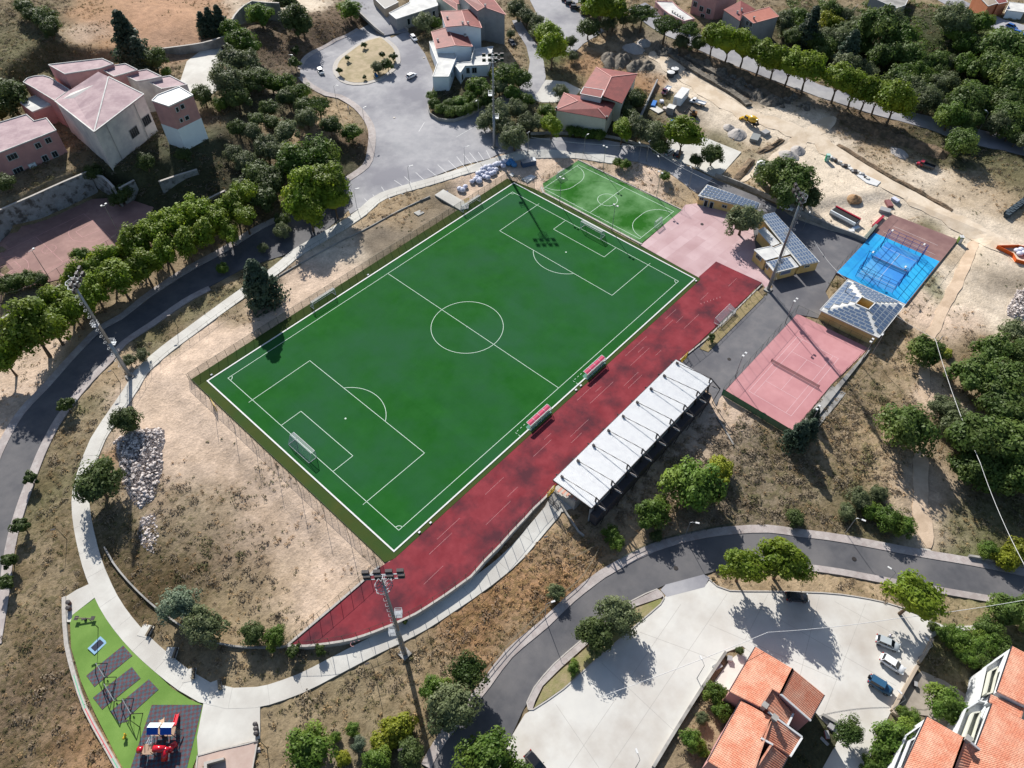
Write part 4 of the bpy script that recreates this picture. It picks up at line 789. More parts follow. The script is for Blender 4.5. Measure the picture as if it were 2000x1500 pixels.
# ------------------------------------------------------------------ floodlight masts
def mast(loc, face, label, h=29.0):
    t = thing('floodlight_mast', label, 'floodlight', loc, 0, 'tall floodlight masts'); ca, sa = math.cos(face), math.sin(face)
    mb = MB(); mb.tube((0, 0, -.3), (0, 0, h*.4), .46, .36, 14); mb.tube((0, 0, h*.4), (0, 0, h), .35, .2, 14); mb.build('pole', m_steel, t, True)
    mb = MB(); mb.box(0, 0, .1, 1.8, 1.8, .5); mb.build('base_plate', m_concw, t)
    f = Vector((ca, sa, 0)); s_ = Vector((-sa, ca, 0)); b = -f*.75
    mb = MB()
    for k in (-.22, .22): mb.bar(b+s_*k+Vector((0, 0, 2)), b*.75+s_*k+Vector((0, 0, h-1)), .06)
    for k in range(3, int(h)-1, 1): mb.bar(b*.95+s_*.22+Vector((0, 0, k)), b*.95-s_*.22+Vector((0, 0, k)), .05)
    for k in range(4, int(h)-1, 2):
        for a0, a1 in ((-.35, -.3), ): pass
        mb.bar(b+s_*.4+Vector((0, 0, k)), b*1.6+s_*.3+Vector((0, 0, k)), .05); mb.bar(b-s_*.4+Vector((0, 0, k)), b*1.6-s_*.3+Vector((0, 0, k)), .05); mb.bar(b*1.6-s_*.3+Vector((0, 0, k)), b*1.6+s_*.3+Vector((0, 0, k)), .05)
    mb.build('ladder', m_steel, t)
    for fz, sg in ((.36, 1), (.62, -1)):
        mb = MB(); z = h*fz; c0 = s_*(sg*.95)+Vector((0, 0, z))
        for dz in (0, .55, 1.1):
            q = [c0+f*a_+s_*b_+Vector((0, 0, dz)) for a_, b_ in ((-.6, -.55), (.6, -.55), (.6, .55), (-.6, .55))]
            for i in range(4): mb.bar(q[i], q[(i+1) % 4], .07)
        mb.box(c0.x, c0.y, z, 1.1, 1.0, .06, face); mb.build('rest_platform', m_steel, t)
    mb = MB(); z = h-.5
    for rr, dz in ((1.15, 0), (1.15, 1.1)):
        q = [Vector((rr*1.25*math.cos(face+a_), rr*math.sin(face+a_), z+dz)) for a_ in np.linspace(0, 2*math.pi, 9)]
        for i in range(8): mb.bar(q[i], q[i+1], .09)
        for i in range(8): mb.bar(q[i], (0, 0, z+dz), .06)
    mb.tube((0, 0, h-.6), (0, 0, h+2.2), .16, .1, 8)
    for zz_ in (h+.2, h+1.7): mb.bar(f*.9-s_*3.0+Vector((0, 0, zz_)), f*.9+s_*3.0+Vector((0, 0, zz_)), .14); mb.bar((0, 0, zz_), f*.9+Vector((0, 0, zz_)), .12)
    mb.build('head_frame', m_steel, t)
    for zz_ in (h+.35, h+1.85):
        for k in (-2.6, -.9, .9, 2.6):
            c0 = f*1.25+s_*k+Vector((0, 0, zz_)); mb = MB()
            mb.mat(0).box(c0.x, c0.y, c0.z, .5, 1.05, .85, face, 0); mb.mat(1).box(c0.x+f.x*.27, c0.y+f.y*.27, c0.z, .04, .92, .72, face)
            mb.build('floodlight', [m_dsteel, m_glass], t)
    return t
mast((62.9, 49.2, H(62.9, 49.2)), R(225), 'floodlight mast at the top beside the white villa')
mast((-65.6, 48.4, H(-65.6, 48.4)), R(-45), 'floodlight mast on the left beside the tree lined street', 29.6)
mast((63.5, -49.6, 0), R(135), 'floodlight mast on the right by the yellow changing rooms')
mast((-66.2, -48.9, H(-66.2, -48.9)), R(45), 'floodlight mast at the bottom beside the pointed track end')
def pole(loc, h, label, cat='lamp', heads=2, group=None, face=0.0, name='court_light'):
    t = thing(name, label, cat, loc, 0, group); ca, sa = math.cos(face), math.sin(face)
    mb = MB(); mb.tube((0, 0, -.2), (0, 0, h), .1, .06, 8); mb.build('pole', m_steel, t)
    if heads: mb = MB(); mb.bar((-sa*.8, ca*.8, h), (sa*.8, -ca*.8, h), .08); mb.build('crossbar', m_steel, t)
    for k in range(heads):
        o_ = (-1 if k == 0 else 1)*.6
        mb = MB(); mb.box(-sa*o_+ca*.25, ca*o_+sa*.25, h+.1, .5, .5, .22, face, 0); mb.build('lamp_head', m_white, t)
    return t
for i, (a, b, f_) in enumerate([(1177.6, 334, 180), (1282, 384.5, 180), (1093, 397, 0), (1195, 451, 0)]):
    pole(W(a, b, 0), 8.6, ['tall thin court light at the far side of the small pitch near the bushes', 'tall thin court light at the far side of the small pitch near the plaza', 'tall thin court light between the pitches near the top corner', 'tall thin court light between the pitches behind the upper goal'][i], face=R(f_), group='lights of the small pitch')
for i, (x, y, f_) in enumerate([(55.5, -59.0, 270), (31.0, -59.0, 270), (55, -79.3, 90), (28, -79.3, 90)]):
    pole(Vector((x, y, 0)), 8.0, ['court light of the tennis court by the road near the pavilion', 'court light of the tennis court by the road near the grandstand', 'court light on the slope side of the tennis court near the pavilion', 'court light on the slope side of the tennis court near the green shrub'][i], face=R(f_), group='lights of the tennis court')
pole(gp(237, 466), 11, 'tall light pole with round heads at the edge of the red school court', heads=2, face=R(90))
pole(gp(98, 545), 9.5, 'tall light pole at the lower left of the red school court', heads=1, face=R(90))
# street lamps: base pixel, height, arm direction (degrees), label
def lamp(px, h, az, label, arm=1.1, group='street lamps', kind=0):
    loc = gp(*px); t = thing('street_lamp', label, 'lamp', loc, 0, group); ca, sa = math.cos(R(az)), math.sin(R(az))
    mb = MB(); mb.tube((0, 0, -.2), (0, 0, h), .075, .045, 8)
    mb.path([(0, 0, h), (ca*arm*.4, sa*arm*.4, h+.25), (ca*arm, sa*arm, h+.3)], .04); mb.build('pole', m_steel if kind == 0 else m_post, t)
    mb = MB(); mb.box(ca*(arm+.25), sa*(arm+.25), h+.3, .75, .32, .14, R(az)); mb.build('lamp_head', m_white if kind == 0 else m_dsteel, t)
    return t
for p_, h_, a_, l_ in [((1337, 1049), 6, -60, 'street lamp on the bend of the lower road below the grandstand'), ((1651, 1041), 6, -75, 'street lamp on the lower road near the dirt footpath'), ((1064, 1206), 6, -30, 'street lamp beside the small grey tree on the lower road'),
        ((1725, 1146), 6, 90, 'street lamp on the verge by the white car lot'), ((1361, 1325), 6.5, 60, 'street lamp at the garden wall of the tiled houses'), ((1793, 1285), 6, 75, 'street lamp at the lot wall behind the parked cars'), ((1741, 1387), 6, 75, 'street lamp at the lower corner of the lot wall'), ((1240, 1502), 6, 60, 'street lamp at the bottom edge of the white lot'),
        ((660, 212), 8, -60, 'street lamp on the outer bend of the roundabout near the bushes'), ((715, 262-4), 8, 0, 'street lamp on the long bend below the roundabout'), ((573, 152), 8, -60, 'street lamp on the bank left of the roundabout'), ((935, 233), 7, 200, 'street lamp by the villa hedge beside the tall mast'), ((1140, 300), 6, 0, 'street lamp on the road behind the small pitch'),
        ((1247, 318), 6, 60, 'street lamp above the bend of the shaded road'), ((1283, 345), 6, 60, 'street lamp beside the shaded road near the small bush'), ((1345, 366), 6, 60, 'street lamp near the solar roofed changing block'), ((1906, 266), 8, 60, 'street lamp on the avenue at the right'), ((1702, 694), 8, 180, 'street lamp behind the pavilion beside the tennis court'),
        ((697, 405), 6, -30, 'street lamp at the lower end of the marked parking bays'), ((800, 360), 6, -30, 'street lamp between the marked parking bays'), ((908, 322), 6, -30, 'street lamp beside the parking bays under the white bags'), ((1567, 430+20), 7, 200, 'street lamp on the service road near the site wall')]: lamp(p_, h_, a_, l_)
for p_, l_ in [((731, 1311), 'thin park lamp on the dry lawn below the track'), ((131, 1054), 'thin park lamp on the scrub bank left of the ring path'), ((192, 1226), 'thin park lamp in the play area above the trampoline'), ((274, 1421), 'thin park lamp beside the climbing frame'), ((347, 640), 'thin park lamp between the street and the path near the cedar'), ((235, 748), 'thin park lamp at the foot of the left mast'), ((522, 1462), 'thin park lamp at the bottom of the stairs'), ((1070, 1068), 'thin park lamp on the dry bank below the track fence'), ((795, 1475), 'thin park lamp among the yellow shrubs at the bottom')]:
    lamp(p_, 4.2, 150, l_, .4, 'park lamps', 1)
# overhead cables
def cable(label, pts, r=.035, sag=.8, poles=()):
    mb = MB(); P = [W(*p) for p in pts]; loc = P[0]
    for a, b in zip(P[:-1], P[1:]):
        Q = [a.lerp(b, k/10)-Vector((0, 0, sag*4*(k/10)*(1-k/10))) for k in range(11)]; mb.path(Q, r, 4)
    o = mb.build('cable', m_white, rel=loc); o.location = loc; return tag(o, label, 'cable')
def upole(px, h, label):
    loc = gp(*px); t = thing('utility_pole', label, 'pole', loc, 0, 'utility poles'); mb = MB(); mb.tube((0, 0, -.3), (0, 0, h), .13, .09, 8); mb.build('pole', m_steel, t)
    mb = MB(); mb.bar((-.7, 0, h-.2), (.7, 0, h-.2), .1); mb.build('crossarm', m_steel, t)
cable('white overhead cable above the shaded road behind the small pitch', [(1037, 268, 8), (1265, 285, 7.5), (1397, 358, 7.5), (1495, 400, 7)], .04)
cable('white overhead cable from the changing rooms across the padel court', [(1590, 470, 7), (1652, 545, 7), (1827, 662, 7.5)], .04)
cable('long white overhead cable across the trees at the right', [(1827, 662, 7.5), (1915, 905, 7.5), (2010, 1120, 7.5)], .055)
cable('thin white overhead cable across the white lot', [(1170, 1362, 7), (1500, 1235, 7), (1750, 1208, 7), (2040, 1165, 7)], .045)
cable('white overhead cable crossing the avenue trees', [(1592, 103, 9), (1676, 8, 12)], .04)
upole((1031, 303), 8.2, 'utility pole beside the shaded road and the low wall'); upole((1262, 316), 7.5, 'utility pole at the bend of the shaded road'); upole((1640, 600-8), 7, 'slim utility pole by the pavilion forecourt'); upole((1812, 700), 7.5, 'pale utility pole beside the round tree on the slope')

# ------------------------------------------------------------------ grandstand
loc = (-2, -52.5, 0); t = thing('grandstand', 'covered grandstand with a long white ribbed roof hung from dark steel frames', 'grandstand', loc)
x0, x1, yf, yb, zr = -22.9, 21.8, -47.3, -57.2, 5.0
m_roofw = M('white_sheet_roof', (.70, .71, .71), (.64, .65, .66), sc=.6, rough=.45)
nsh = 9; wsh = (x1-x0)/nsh
def ribbed(xa, xb):
    mb = MB(); n = int((xb-xa)/.25); zf, zb = zr-.05, zr+.1
    V = []; F = []
    xs = []
    for k in range(n):
        u = xa+(xb-xa)*k/n; s = (xb-xa)/n; xs += [(u, 0), (u+s*.55, 0), (u+s*.65, .06), (u+s*.9, .06)]
    xs.append((xb, 0))
    for x, dz in xs: V += [(x, yf, zf+dz), (x, yb, zb+dz)]
    for k in range(len(xs)-1): F.append((2*k, 2*k+1, 2*k+3, 2*k+2))
    mb.add(V, F); return mb
for k in range(nsh):
    ribbed(x0+k*wsh+.01, x0+(k+1)*wsh-.01).build('roof_sheet', m_roofw, t, rel=loc)
mb = MB(); mb.bar((x0, yf+.07, zr-.2), (x1, yf+.07, zr-.2), .12, .34); mb.bar((x0, yb-.07, zr-.1), (x1, yb-.07, zr-.1), .12, .4); mb.bar((x0-.07, yf, zr-.2), (x0-.07, yb, zr-.05), .12, .34); mb.bar((x1+.07, yf, zr-.2), (x1+.07, yb, zr-.05), .12, .34)
for k in range(1, 5): y = yf+(yb-yf)*k/5; mb.bar((x0+.2, y, zr-.35-.08*k), (x1-.2, y, zr-.35-.08*k), .1, .2)
mb.build('roof_edge', m_dsteel, t, rel=loc)
for k in range(9):
    x = x0+1.6+k*(x1-x0-2.6)/8; mb = MB(); top = Vector((x, yb+.3, zr+1.75)); out = Vector((x, yb-2.6, zr+.15))
    mb.bar((x, yf+.6, zr-.35), (x, yb-.2, zr-.75), .16, .3); mb.bar((x, yb+.3, zr-.7), top, .28, .24); mb.bar(top, out, .2); mb.bar(out, (x, yb-.6, zr-.3), .16); mb.bar((x, yb+.3, zr-.6), (x, yb-.9, -2.6), .32)
    mb.bar(out, (x, yb-1.6, -2.6), .14); mb.bar((x, yb-.1, 3.4), (x, yf-2, 2.6), .18, .3)
    mb.build('steel_frame', m_dsteel, t, rel=loc)
    mb = MB(); mb.tube((x, yf-1.0, zr+.3), top, .08, .08, 6); mb.build('stay_cable', m_dsteel, t, rel=loc)
    mb = MB(); mb.box(x, yf-.95, zr+.3, .35, .6, .5); mb.build('anchor', m_dsteel, t, rel=loc)
    mb = MB(); mb.bar((x, yb-.9, zr-.45), (x, yb-2.3, zr-.2), .22, .1); mb.build('white_strut', m_white, t, rel=loc)
m_seat = M('seat_row_pink', A(222, 168, 150), A(210, 150, 132), sc=1.5)
for k in range(5):
    mb = MB(); mb.prism([(x0+.3, yf-.2-k*1.1), (x0+.3, yf-1.29-k*1.1), (x1-1.5, yf-1.29-k*1.1), (x1-1.5, yf-.2-k*1.1)], -2, .35+k*.45); mb.build('terrace_step', m_kerb, t, rel=loc)
    mb = MB(); mb.box((x0+x1)/2-.5, yf-.95-k*1.1, .42+k*.45, x1-x0-2.5, .45, .12); mb.build('seat_row', m_seat, t, rel=loc)
mb = MB(); mb.prism([(x0+.3, yb+.6), (x0+.3, yb+.3), (x1-1.5, yb+.3), (x1-1.5, yb+.6)], -3, 3.6); mb.prism([(x0+6, yb-4.2), (x0+30, yb-4.2), (x0+30, yb+.2), (x0+6, yb+.2)], -3.2, -1.3); mb.build('back_wall', m_stain, t, rel=loc); mb = MB(); mb.prism([(x0+.4, yb-1.4), (x1-1.5, yb-1.4), (x1-1.5, yb+.28), (x0+.4, yb+.28)], -2.5, 2.3); mb.build('undercroft_shade_block', M('undercroft_shade', A(84, 78, 80)), t, rel=loc)  # last block is added, dark coloured to give the gloom under the stand
def gate(label, a, b, h, mat, group=None, leaves=2):
    a = Vector((*a, 0)); b = Vector((*b, 0)); t = thing('gate', label, 'gate', a, 0, group); d = b-a
    for p in (a, b): mb = MB(); mb.tube((p.x, p.y, 0), (p.x, p.y, h+.1), .07, .07, 8); mb.build('gate_post', mat, t, rel=a)
    for k in range(leaves):
        p = a+d*(k/leaves)+d*.02; q = a+d*((k+1)/leaves)-d*.02; mb = MB(); up = Vector((0, 0, 1))
        for u, v in ((p+up*.1, q+up*.1), (p+up*h, q+up*h), (p+up*.1, p+up*h), (q+up*.1, q+up*h), (p+up*h*.5, q+up*h*.5)): mb.bar(u, v, .09)
        for j in range(1, 6): mb.bar(p.lerp(q, j/6)+up*.1, p.lerp(q, j/6)+up*h, .04)
        mb.build('gate_leaf', mat, t, rel=a)
def Wxy(a, b): return W(a, b, 0).xy
gate('yellow gate at the lower end of the track beside the grandstand', Wxy(1069, 972), Wxy(1083, 957), 1.9, m_yellow)
gate('dark double gate across the path beside the grandstand', Wxy(1071, 980), Wxy(1090, 998), 2.2, m_dsteel)
gate('yellow gate at the upper end of the track beside the grandstand', Wxy(1328, 712), Wxy(1341, 698), 1.9, m_yellow)
gate('small yellow gate in the fence behind the lower left goal', Wxy(416, 788), Wxy(424, 803), 2.0, m_yellow, leaves=1)
gate('pale yellow gate standing on the white ramp at the pitch fence', Wxy(908, 401), Wxy(916, 398), 2.0, m_yellow, leaves=1)
lowwall('angled low wall beside the lower end of the grandstand', SP([(1094, 984), (1110, 1010), (1130, 1040), (1140, 1048)]), .35, -2.5, .5)
lowwall('angled low wall beside the upper end of the grandstand', SP([(1399, 815), (1412, 835), (1432, 870)]), .35, -2.5, .4)
# ------------------------------------------------------------------ buildings
def P3(l): return [W(*p) for p in l]
def wallhit(a, b, px, py):
    d = AX_D+AX_R*((px-1000)/F_PX)+AX_U*((750-py)/F_PX); a = Vector((a[0], a[1], 0)); b = Vector((b[0], b[1], 0)); n = (b-a).cross(Vector((0, 0, 1))).normalized()
    D = Vector(d); C = Vector(CAM); t = (a-C).dot(n)/D.dot(n); p = C+D*t
    if n.dot(D) > 0: n = -n
    return p, n, math.atan2((b-a).y, (b-a).x)
m_frame = M('window_frame_pale', A(200, 214, 214)); m_shut = M('window_dark', (.02, .025, .03), rough=.25)
def window(t, rel, a, b, px, py, wd, h, nx_=2, frame=None, pane=None, name='window'):
    p, n, an = wallhit(a, b, px, py); c = p+n*.04
    mb = MB(); mb.box(0, 0, 0, wd+.24, .14, h+.24); o = mb.build(name, frame or m_frame, t); o.location = c-Vector(rel); o.rotation_euler = (0, 0, an)
    sgn = -1 if (Matrix.Rotation(an, 3, 'Z') @ Vector((0, -1, 0))).dot(n) > 0 else 1
    for i in range(nx_):
        q = MB(); ww = wd/nx_; q.box(-wd/2+ww*(i+.5), sgn*.08, 0, ww-.08, .04, h-.04); q.build('pane', pane or m_shut, o)
    return o
def blk(t, rel, outline, base, wallm, roofm=None, inset=0.0, rim=.25, rimm=None, roofname='roof', wallname='wall', slab=.22):
    "flat or shed roofed block: outline = world 3d points of the roof edge"
    P = outline; c = sum(P, Vector())/len(P)
    Q = [Vector((*(c.xy+(p.xy-c.xy)*(1-inset/max(1, (p.xy-c.xy).length))), p.z-slab)) for p in P]
    mb = MB(); mb.prism([(q.x, q.y) for q in Q], base, [q.z for q in Q]); w_ = mb.build(wallname, wallm, t, rel=rel)
    mb = MB(); mb.prism([(p.x, p.y) for p in P], [p.z-slab+.003 for p in P], [p.z for p in P], bottom=True); r_ = mb.build(roofname, roofm or wallm, t, rel=rel)
    if rim:
        mb = MB(); n = len(P)
        for i in range(n):
            a, b = P[i], P[(i+1) % n]; mb.bar(a+Vector((0, 0, rim/2-.02)), b+Vector((0, 0, rim/2-.02)), .22, rim)
        mb.build('parapet', rimm or m_white, r_, rel=rel)
    return w_, r_
def roofplane(t, rel, a, b, c, d, mat, name='roof', rib=.33, amp=.05, th=.18, rimm=None):
    "a-b along the eave, d-c along the ridge; ribs run from eave to ridge"
    a, b, c, d = (Vector(p) for p in (a, b, c, d)); n = max(2, int((b-a).length/rib)) if rib else 1
    up = (b-a).cross(d-a).normalized(); up = up if up.z > 0 else -up
    V = []; F = []; prof = ((0, 0), (.3, amp), (.6, amp), (.85, 0)) if rib else ((0, 0),)
    U = [((k+u)/n, dz) for k in range(n) for u, dz in prof]+[(1, 0)]
    for u, dz in U: V += [a.lerp(b, u)+up*dz, d.lerp(c, u)+up*dz]
    for k in range(len(U)-1): F.append((2*k, 2*k+2, 2*k+3, 2*k+1))
    base = len(V); V += [p-up*th for p in (a, b, c, d)]; e = len(U)-1
    F += [(base, base+1, 2*e, 0), (base+1, base+2, 2*e+1, 2*e), (base+2, base+3, 1, 2*e+1), (base+3, base, 0, 1), (base+3, base+2, base+1, base)]
    mb = MB(); mb.add(V, F); return mb.build(name, mat, t, rel=rel)
def tilemat(name, a, b, c):
    m = M(name, a, b, sc=2.2, rough=.8, c3=c, sc3=.35, spec=.2, det=5); nt = m.node_tree; L = nt.links; p = nt.nodes['Principled BSDF']
    src = p.inputs['Base Color'].links[0].from_socket; wv = nt.nodes.new('ShaderNodeTexBrick'); tc = nt.nodes.new('ShaderNodeTexCoord')
    wv.inputs['Scale'].default_value = 1.0; wv.inputs['Brick Width'].default_value = .33; wv.inputs['Row Height'].default_value = .38; wv.inputs['Mortar Size'].default_value = .02
    wv.inputs[1].default_value = (1, 1, 1, 1); wv.inputs[2].default_value = (.86, .82, .82, 1); wv.inputs[3].default_value = (.5, .45, .42, 1)
    x = nt.nodes.new('ShaderNodeMix'); x.data_type = 'RGBA'; x.blend_type = 'MULTIPLY'; x.inputs[0].default_value = 1
    mp = nt.nodes.new('ShaderNodeMapping'); mp.inputs['Rotation'].default_value = (0, 0, R(2)); L.new(tc.outputs['Object'], mp.inputs[0]); L.new(mp.outputs[0], wv.inputs[0]); L.new(src, x.inputs[6]); L.new(wv.outputs[0], x.inputs[7]); L.new(x.outputs[2], p.inputs['Base Color'])
    return m
m_tile = tilemat('terracotta_tiles', A(238, 168, 138), A(228, 146, 116), A(242, 186, 158))
m_rred = M('red_roof_sheet', A(166, 92, 86), A(156, 84, 80), sc=.6, rough=.7, c3=A(146, 82, 78), sc3=.3)
m_rpink = M('felt_roof_pink', A(190, 164, 168), A(202, 178, 180), sc=.8, c3=A(172, 146, 152), sc3=.25, rough=.8)
slabs(m_rpink, 6, 1.0, 35, (.92, .9, .91), (.8, .78, .8), .04); slabs(m_rred, .9, .38, 20, (.86, .84, .84), (.7, .66, .66), .03)
m_ridge = M('ridge_cap', A(226, 172, 164), rough=.8)
m_wpink = M('render_pink', A(220, 168, 162), A(212, 158, 154), sc=.7, c3=A(198, 150, 148), sc3=.3)
m_wpale = M('render_pale_pink', A(242, 236, 228), A(232, 226, 220), sc=.7, c3=A(206, 202, 200), sc3=.25)
m_wwhite = M('render_white', A(236, 238, 238), A(224, 228, 230), sc=.6)
m_wblue = M('render_bluish', (.74, .80, .84), (.70, .76, .80), sc=.6)
m_wyel = M('render_yellow', A(240, 210, 144), A(232, 200, 132), sc=.6, c3=A(220, 188, 122), sc3=.3)
m_wtan = M('render_tan', A(196, 180, 160), A(184, 168, 150), sc=.6)
m_wgrey = M('render_grey', A(176, 176, 176), A(164, 164, 166), sc=.6)
m_wcream = M('render_cream', A(226, 226, 210), A(216, 216, 200), sc=.6)
m_wor = M('render_orange', A(230, 150, 110), A(220, 138, 98), sc=.6)
m_roofpale = M('roof_pale', A(238, 238, 232), A(226, 226, 222), sc=.5, c3=A(210, 210, 208), sc3=.3)
m_gutter = M('dark_gutter', A(60, 58, 66), rough=.5)
m_brickcol = M('chimney_render', A(170, 166, 162))
def chimney(t, rel, p, h=1.0, s=.6, mat=None):
    p = Vector(p); mb = MB(); mb.box(p.x, p.y, p.z+h/2-.3, s, s, h+.6); o = mb.build('chimney', mat or m_brickcol, t, rel=rel)
    mb = MB(); mb.box(p.x, p.y, p.z+h+.08, s+.25, s+.25, .12); mb.build('chimney_cap', m_concw, o, rel=rel)
# solar panels
m_pv = M('solar_cell', (.065, .105, .18), (.085, .125, .20), sc=6, rough=.3, spec=.6); m_pvf = M('panel_frame', A(214, 222, 230), rough=.5)
def pvmesh(u, v):
    mb = MB(); mb.mat(0).box(0, 0, 0, u, v, .05); mb.mat(1).box(0, 0, .028, u-.12, v-.12, .02); me = mb.mesh('solar_panel', [m_pvf, m_pv]); return me
def panels(t, rel, p00, p10, p11, p01, nu, nv, gap=.07, keep=None, lift=.16, stag=0):
    p00, p10, p11, p01 = (Vector(p) for p in (p00, p10, p11, p01)); U = (p10-p00).normalized(); lu = ((p10-p00).length+(p11-p01).length)/2; lv = ((p01-p00).length+(p11-p10).length)/2
    me = pvmesh(lu/nu*(1-gap), lv/nv*(1-gap)); N_ = U.cross(p01-p00).normalized(); N_ = N_ if N_.z > 0 else -N_
    V_ = N_.cross(U); V_ = V_ if V_.dot(p01-p00) > 0 else -V_; U2 = U if V_.cross(N_).dot(U) > 0 else U
    k = 0
    for j in range(nv):
        for i in range(nu):
            u = (i+.5+(stag if j % 2 else 0))/nu; v = (j+.5)/nv
            if u > 1.01-.4/nu: continue
            if keep and not keep(u, v): continue
            a = p00.lerp(p10, u); b = p01.lerp(p11, u); c = a.lerp(b, v)+N_*lift-Vector(rel)
            o = bpy.data.objects.new('solar_panel', me); COL.objects.link(o); o.parent = t
            X = U; Y = V_; Z = X.cross(Y)
            if Z.z < 0: Y = -Y; Z = -Z
            o.matrix_local = Matrix(((X.x, Y.x, Z.x, c.x), (X.y, Y.y, Z.y, c.y), (X.z, Y.z, Z.z, c.z), (0, 0, 0, 1))); k += 1
    return k
def bstart(label, px, z, name='building', cat='building', group=None):
    p = W(px[0], px[1], z); return thing(name, label, cat, p, 0, group), p
# --- changing block with long solar roof (small, far)
t, L = bstart('long low yellow changing block with a solar roof beside the pink plaza', (1400, 400), 0, 'changing_block')
ro = P3([(1363, 382, 3.1), (1479, 410, 3.1), (1486, 398, 3.9), (1381, 360, 3.9)])
blk(t, L, ro, -.5, m_wyel, m_roofpale, inset=.35, rim=0)
panels(t, L, ro[3].lerp(ro[2], .02)*.96+ro[0].lerp(ro[1], .02)*.04, ro[3].lerp(ro[2], .97)*.96+ro[0].lerp(ro[1], .97)*.04, ro[0].lerp(ro[1], .97)*.92+ro[3].lerp(ro[2], .97)*.08, ro[0].lerp(ro[1], .02)*.92+ro[3].lerp(ro[2], .02)*.08, 15, 4)
wa, wb = ro[0].xy, ro[1].xy
for x_, y_, ww, hh, nm in ((1370.5, 388, 1.2, .8, 'window'), (1378.5, 397, 1.0, 2.1, 'door'), (1389.5, 400.5, 1.0, 2.1, 'door'), (1415, 403, 1.3, .8, 'window')): window(t, L, wa, wb, x_, y_, ww, hh, 1 if nm == 'door' else 2, name=nm)
# --- main changing rooms
t, L = bstart('yellow changing rooms with a large solar roof and white flat roofed wings', (1540, 500), 0, 'changing_rooms')
r1 = P3([(1563, 519, 3.3), (1601, 511, 3.3), (1513, 415, 3.9), (1484, 421, 3.9)])
blk(t, L, r1, -.5, m_wyel, m_roofpale, inset=.3, rim=0)
panels(t, L, r1[3].lerp(r1[2], .06), r1[3].lerp(r1[2], .96), r1[0].lerp(r1[1], .96).lerp(r1[2], .01), r1[0].lerp(r1[1], .06), 6, 15)
r2 = P3([(1513, 533, 3.1), (1559, 521, 3.1), (1543, 502, 3.3), (1496, 512, 3.3)])
blk(t, L, r2, -.5, m_wyel, m_roofpale, inset=.3, rim=.15)
panels(t, L, r2[3].lerp(r2[2], .1), r2[3].lerp(r2[2], .86), r2[0].lerp(r2[1], .84).lerp(r2[2], .05), r2[0].lerp(r2[1], .08).lerp(r2[3], .05), 7, 3)
for q in ([(1473, 488, 3.6), (1506, 481, 3.6), (1524, 500, 3.6), (1495, 508.5, 3.6)], [(1508, 485, 3.2), (1527, 477, 3.2), (1543, 496, 3.2), (1526, 501, 3.2)], [(1481, 451, 3.2), (1493, 444, 3.2), (1522, 475, 3.2), (1508, 481, 3.2)]):
    blk(t, L, P3(q), -.5, m_wyel, m_roofpale, inset=.2, rim=.12)
q = P3([(1473, 488, 3.6), (1495, 508.5, 3.6)]); window(t, L, q[0].xy, q[1].xy, 1482, 503, 2.0, .9, 3)
q = P3([(1496, 512, 3.3), (1513, 533, 3.1)]); window(t, L, q[0].xy, q[1].xy, 1498, 521, 1.1, 1.0, 1)
q = r2[0].xy, r2[1].xy; window(t, L, *q, 1534, 532, 3.0, 1.0, 1, pane=M('blue_panel', A(120, 130, 160))); window(t, L, r1[0].xy, r1[1].xy, 1576, 520, 1.4, .5, 2)
# --- pavilion
t, L = bstart('yellow square pavilion with solar hipped roof around a small courtyard', (1690, 620), 0, 'pavilion')
oc = P3([(1601, 606, 3.2), (1716, 660, 3.2), (1768, 595, 3.2), (1656, 545.5, 3.2)]); ic = P3([(1670, 594, 4.9), (1696, 605.5, 4.9), (1709, 592.5, 4.9), (1683, 580, 4.9)])
for k in range(4):
    a, b, c, d = oc[k], oc[(k+1) % 4], ic[(k+1) % 4], ic[k]; roofplane(t, L, a, b, c, d, m_roofpale, rib=0, th=.25)
    def kp(u, v): return (.06+.36*v) < u < (.94-.36*v)
    al = lambda p, q, f: p.lerp(q, f)
    sdn = d-a; e0 = a+(d-a).dot((b-a).normalized())*0*(b-a); nrm = (d-a)-((d-a).dot((b-a).normalized()))*(b-a).normalized()
    A0 = a+nrm*.05; B0 = b+nrm*.05; D0 = a+nrm*.97; C0 = b+nrm*.97
    f0 = (d-a).dot((b-a).normalized())/(b-a).length; f1 = (c-a).dot((b-a).normalized())/(b-a).length
    def kp2(u, v, f0=f0, f1=f1): return u > .035+f0*(v+.08) and u < .965-(1-f1)*(v+.08)
    if k % 2 == 0: panels(t, L, A0, B0, C0, D0, 9, 6, keep=kp2, stag=.5)
    else: panels(t, L, A0, B0, C0, D0, 12, 4, keep=kp2)
cx_ = sum(oc, Vector())/4
wo_ = [Vector((*(cx_.xy+(p.xy-cx_.xy)*.93), 0)) for p in oc]; mb = MB()
for k in range(4):
    a, b = wo_[k], wo_[(k+1) % 4]; mb.bar(a+Vector((0, 0, 1.3)), b+Vector((0, 0, 1.3)), .3, 3.6)
mb.build('wall', m_wyel, t, rel=L)
mb = MB()
for k in range(4):
    a, b = ic[k], ic[(k+1) % 4]; mb.bar(Vector((a.x, a.y, 2.4)), Vector((b.x, b.y, 2.4)), .2, 4.9)
mb.build('courtyard_wall', m_wyel, t, rel=L)
mb = MB(); mb.prism([(p.x, p.y) for p in ic], -.1, .12); mb.build('courtyard_floor', M('courtyard_floor', A(214, 160, 90)), t, rel=L)
mb = MB()
for k in range(4):
    a, b = oc[k], oc[(k+1) % 4]; mb.bar(a+Vector((0, 0, .02)), b+Vector((0, 0, .02)), .14, .3)
    a, b = ic[k], ic[(k+1) % 4]; mb.bar(a+Vector((0, 0, .1)), b+Vector((0, 0, .1)), .25, .25)
mb.build('fascia', m_white, t, rel=L)
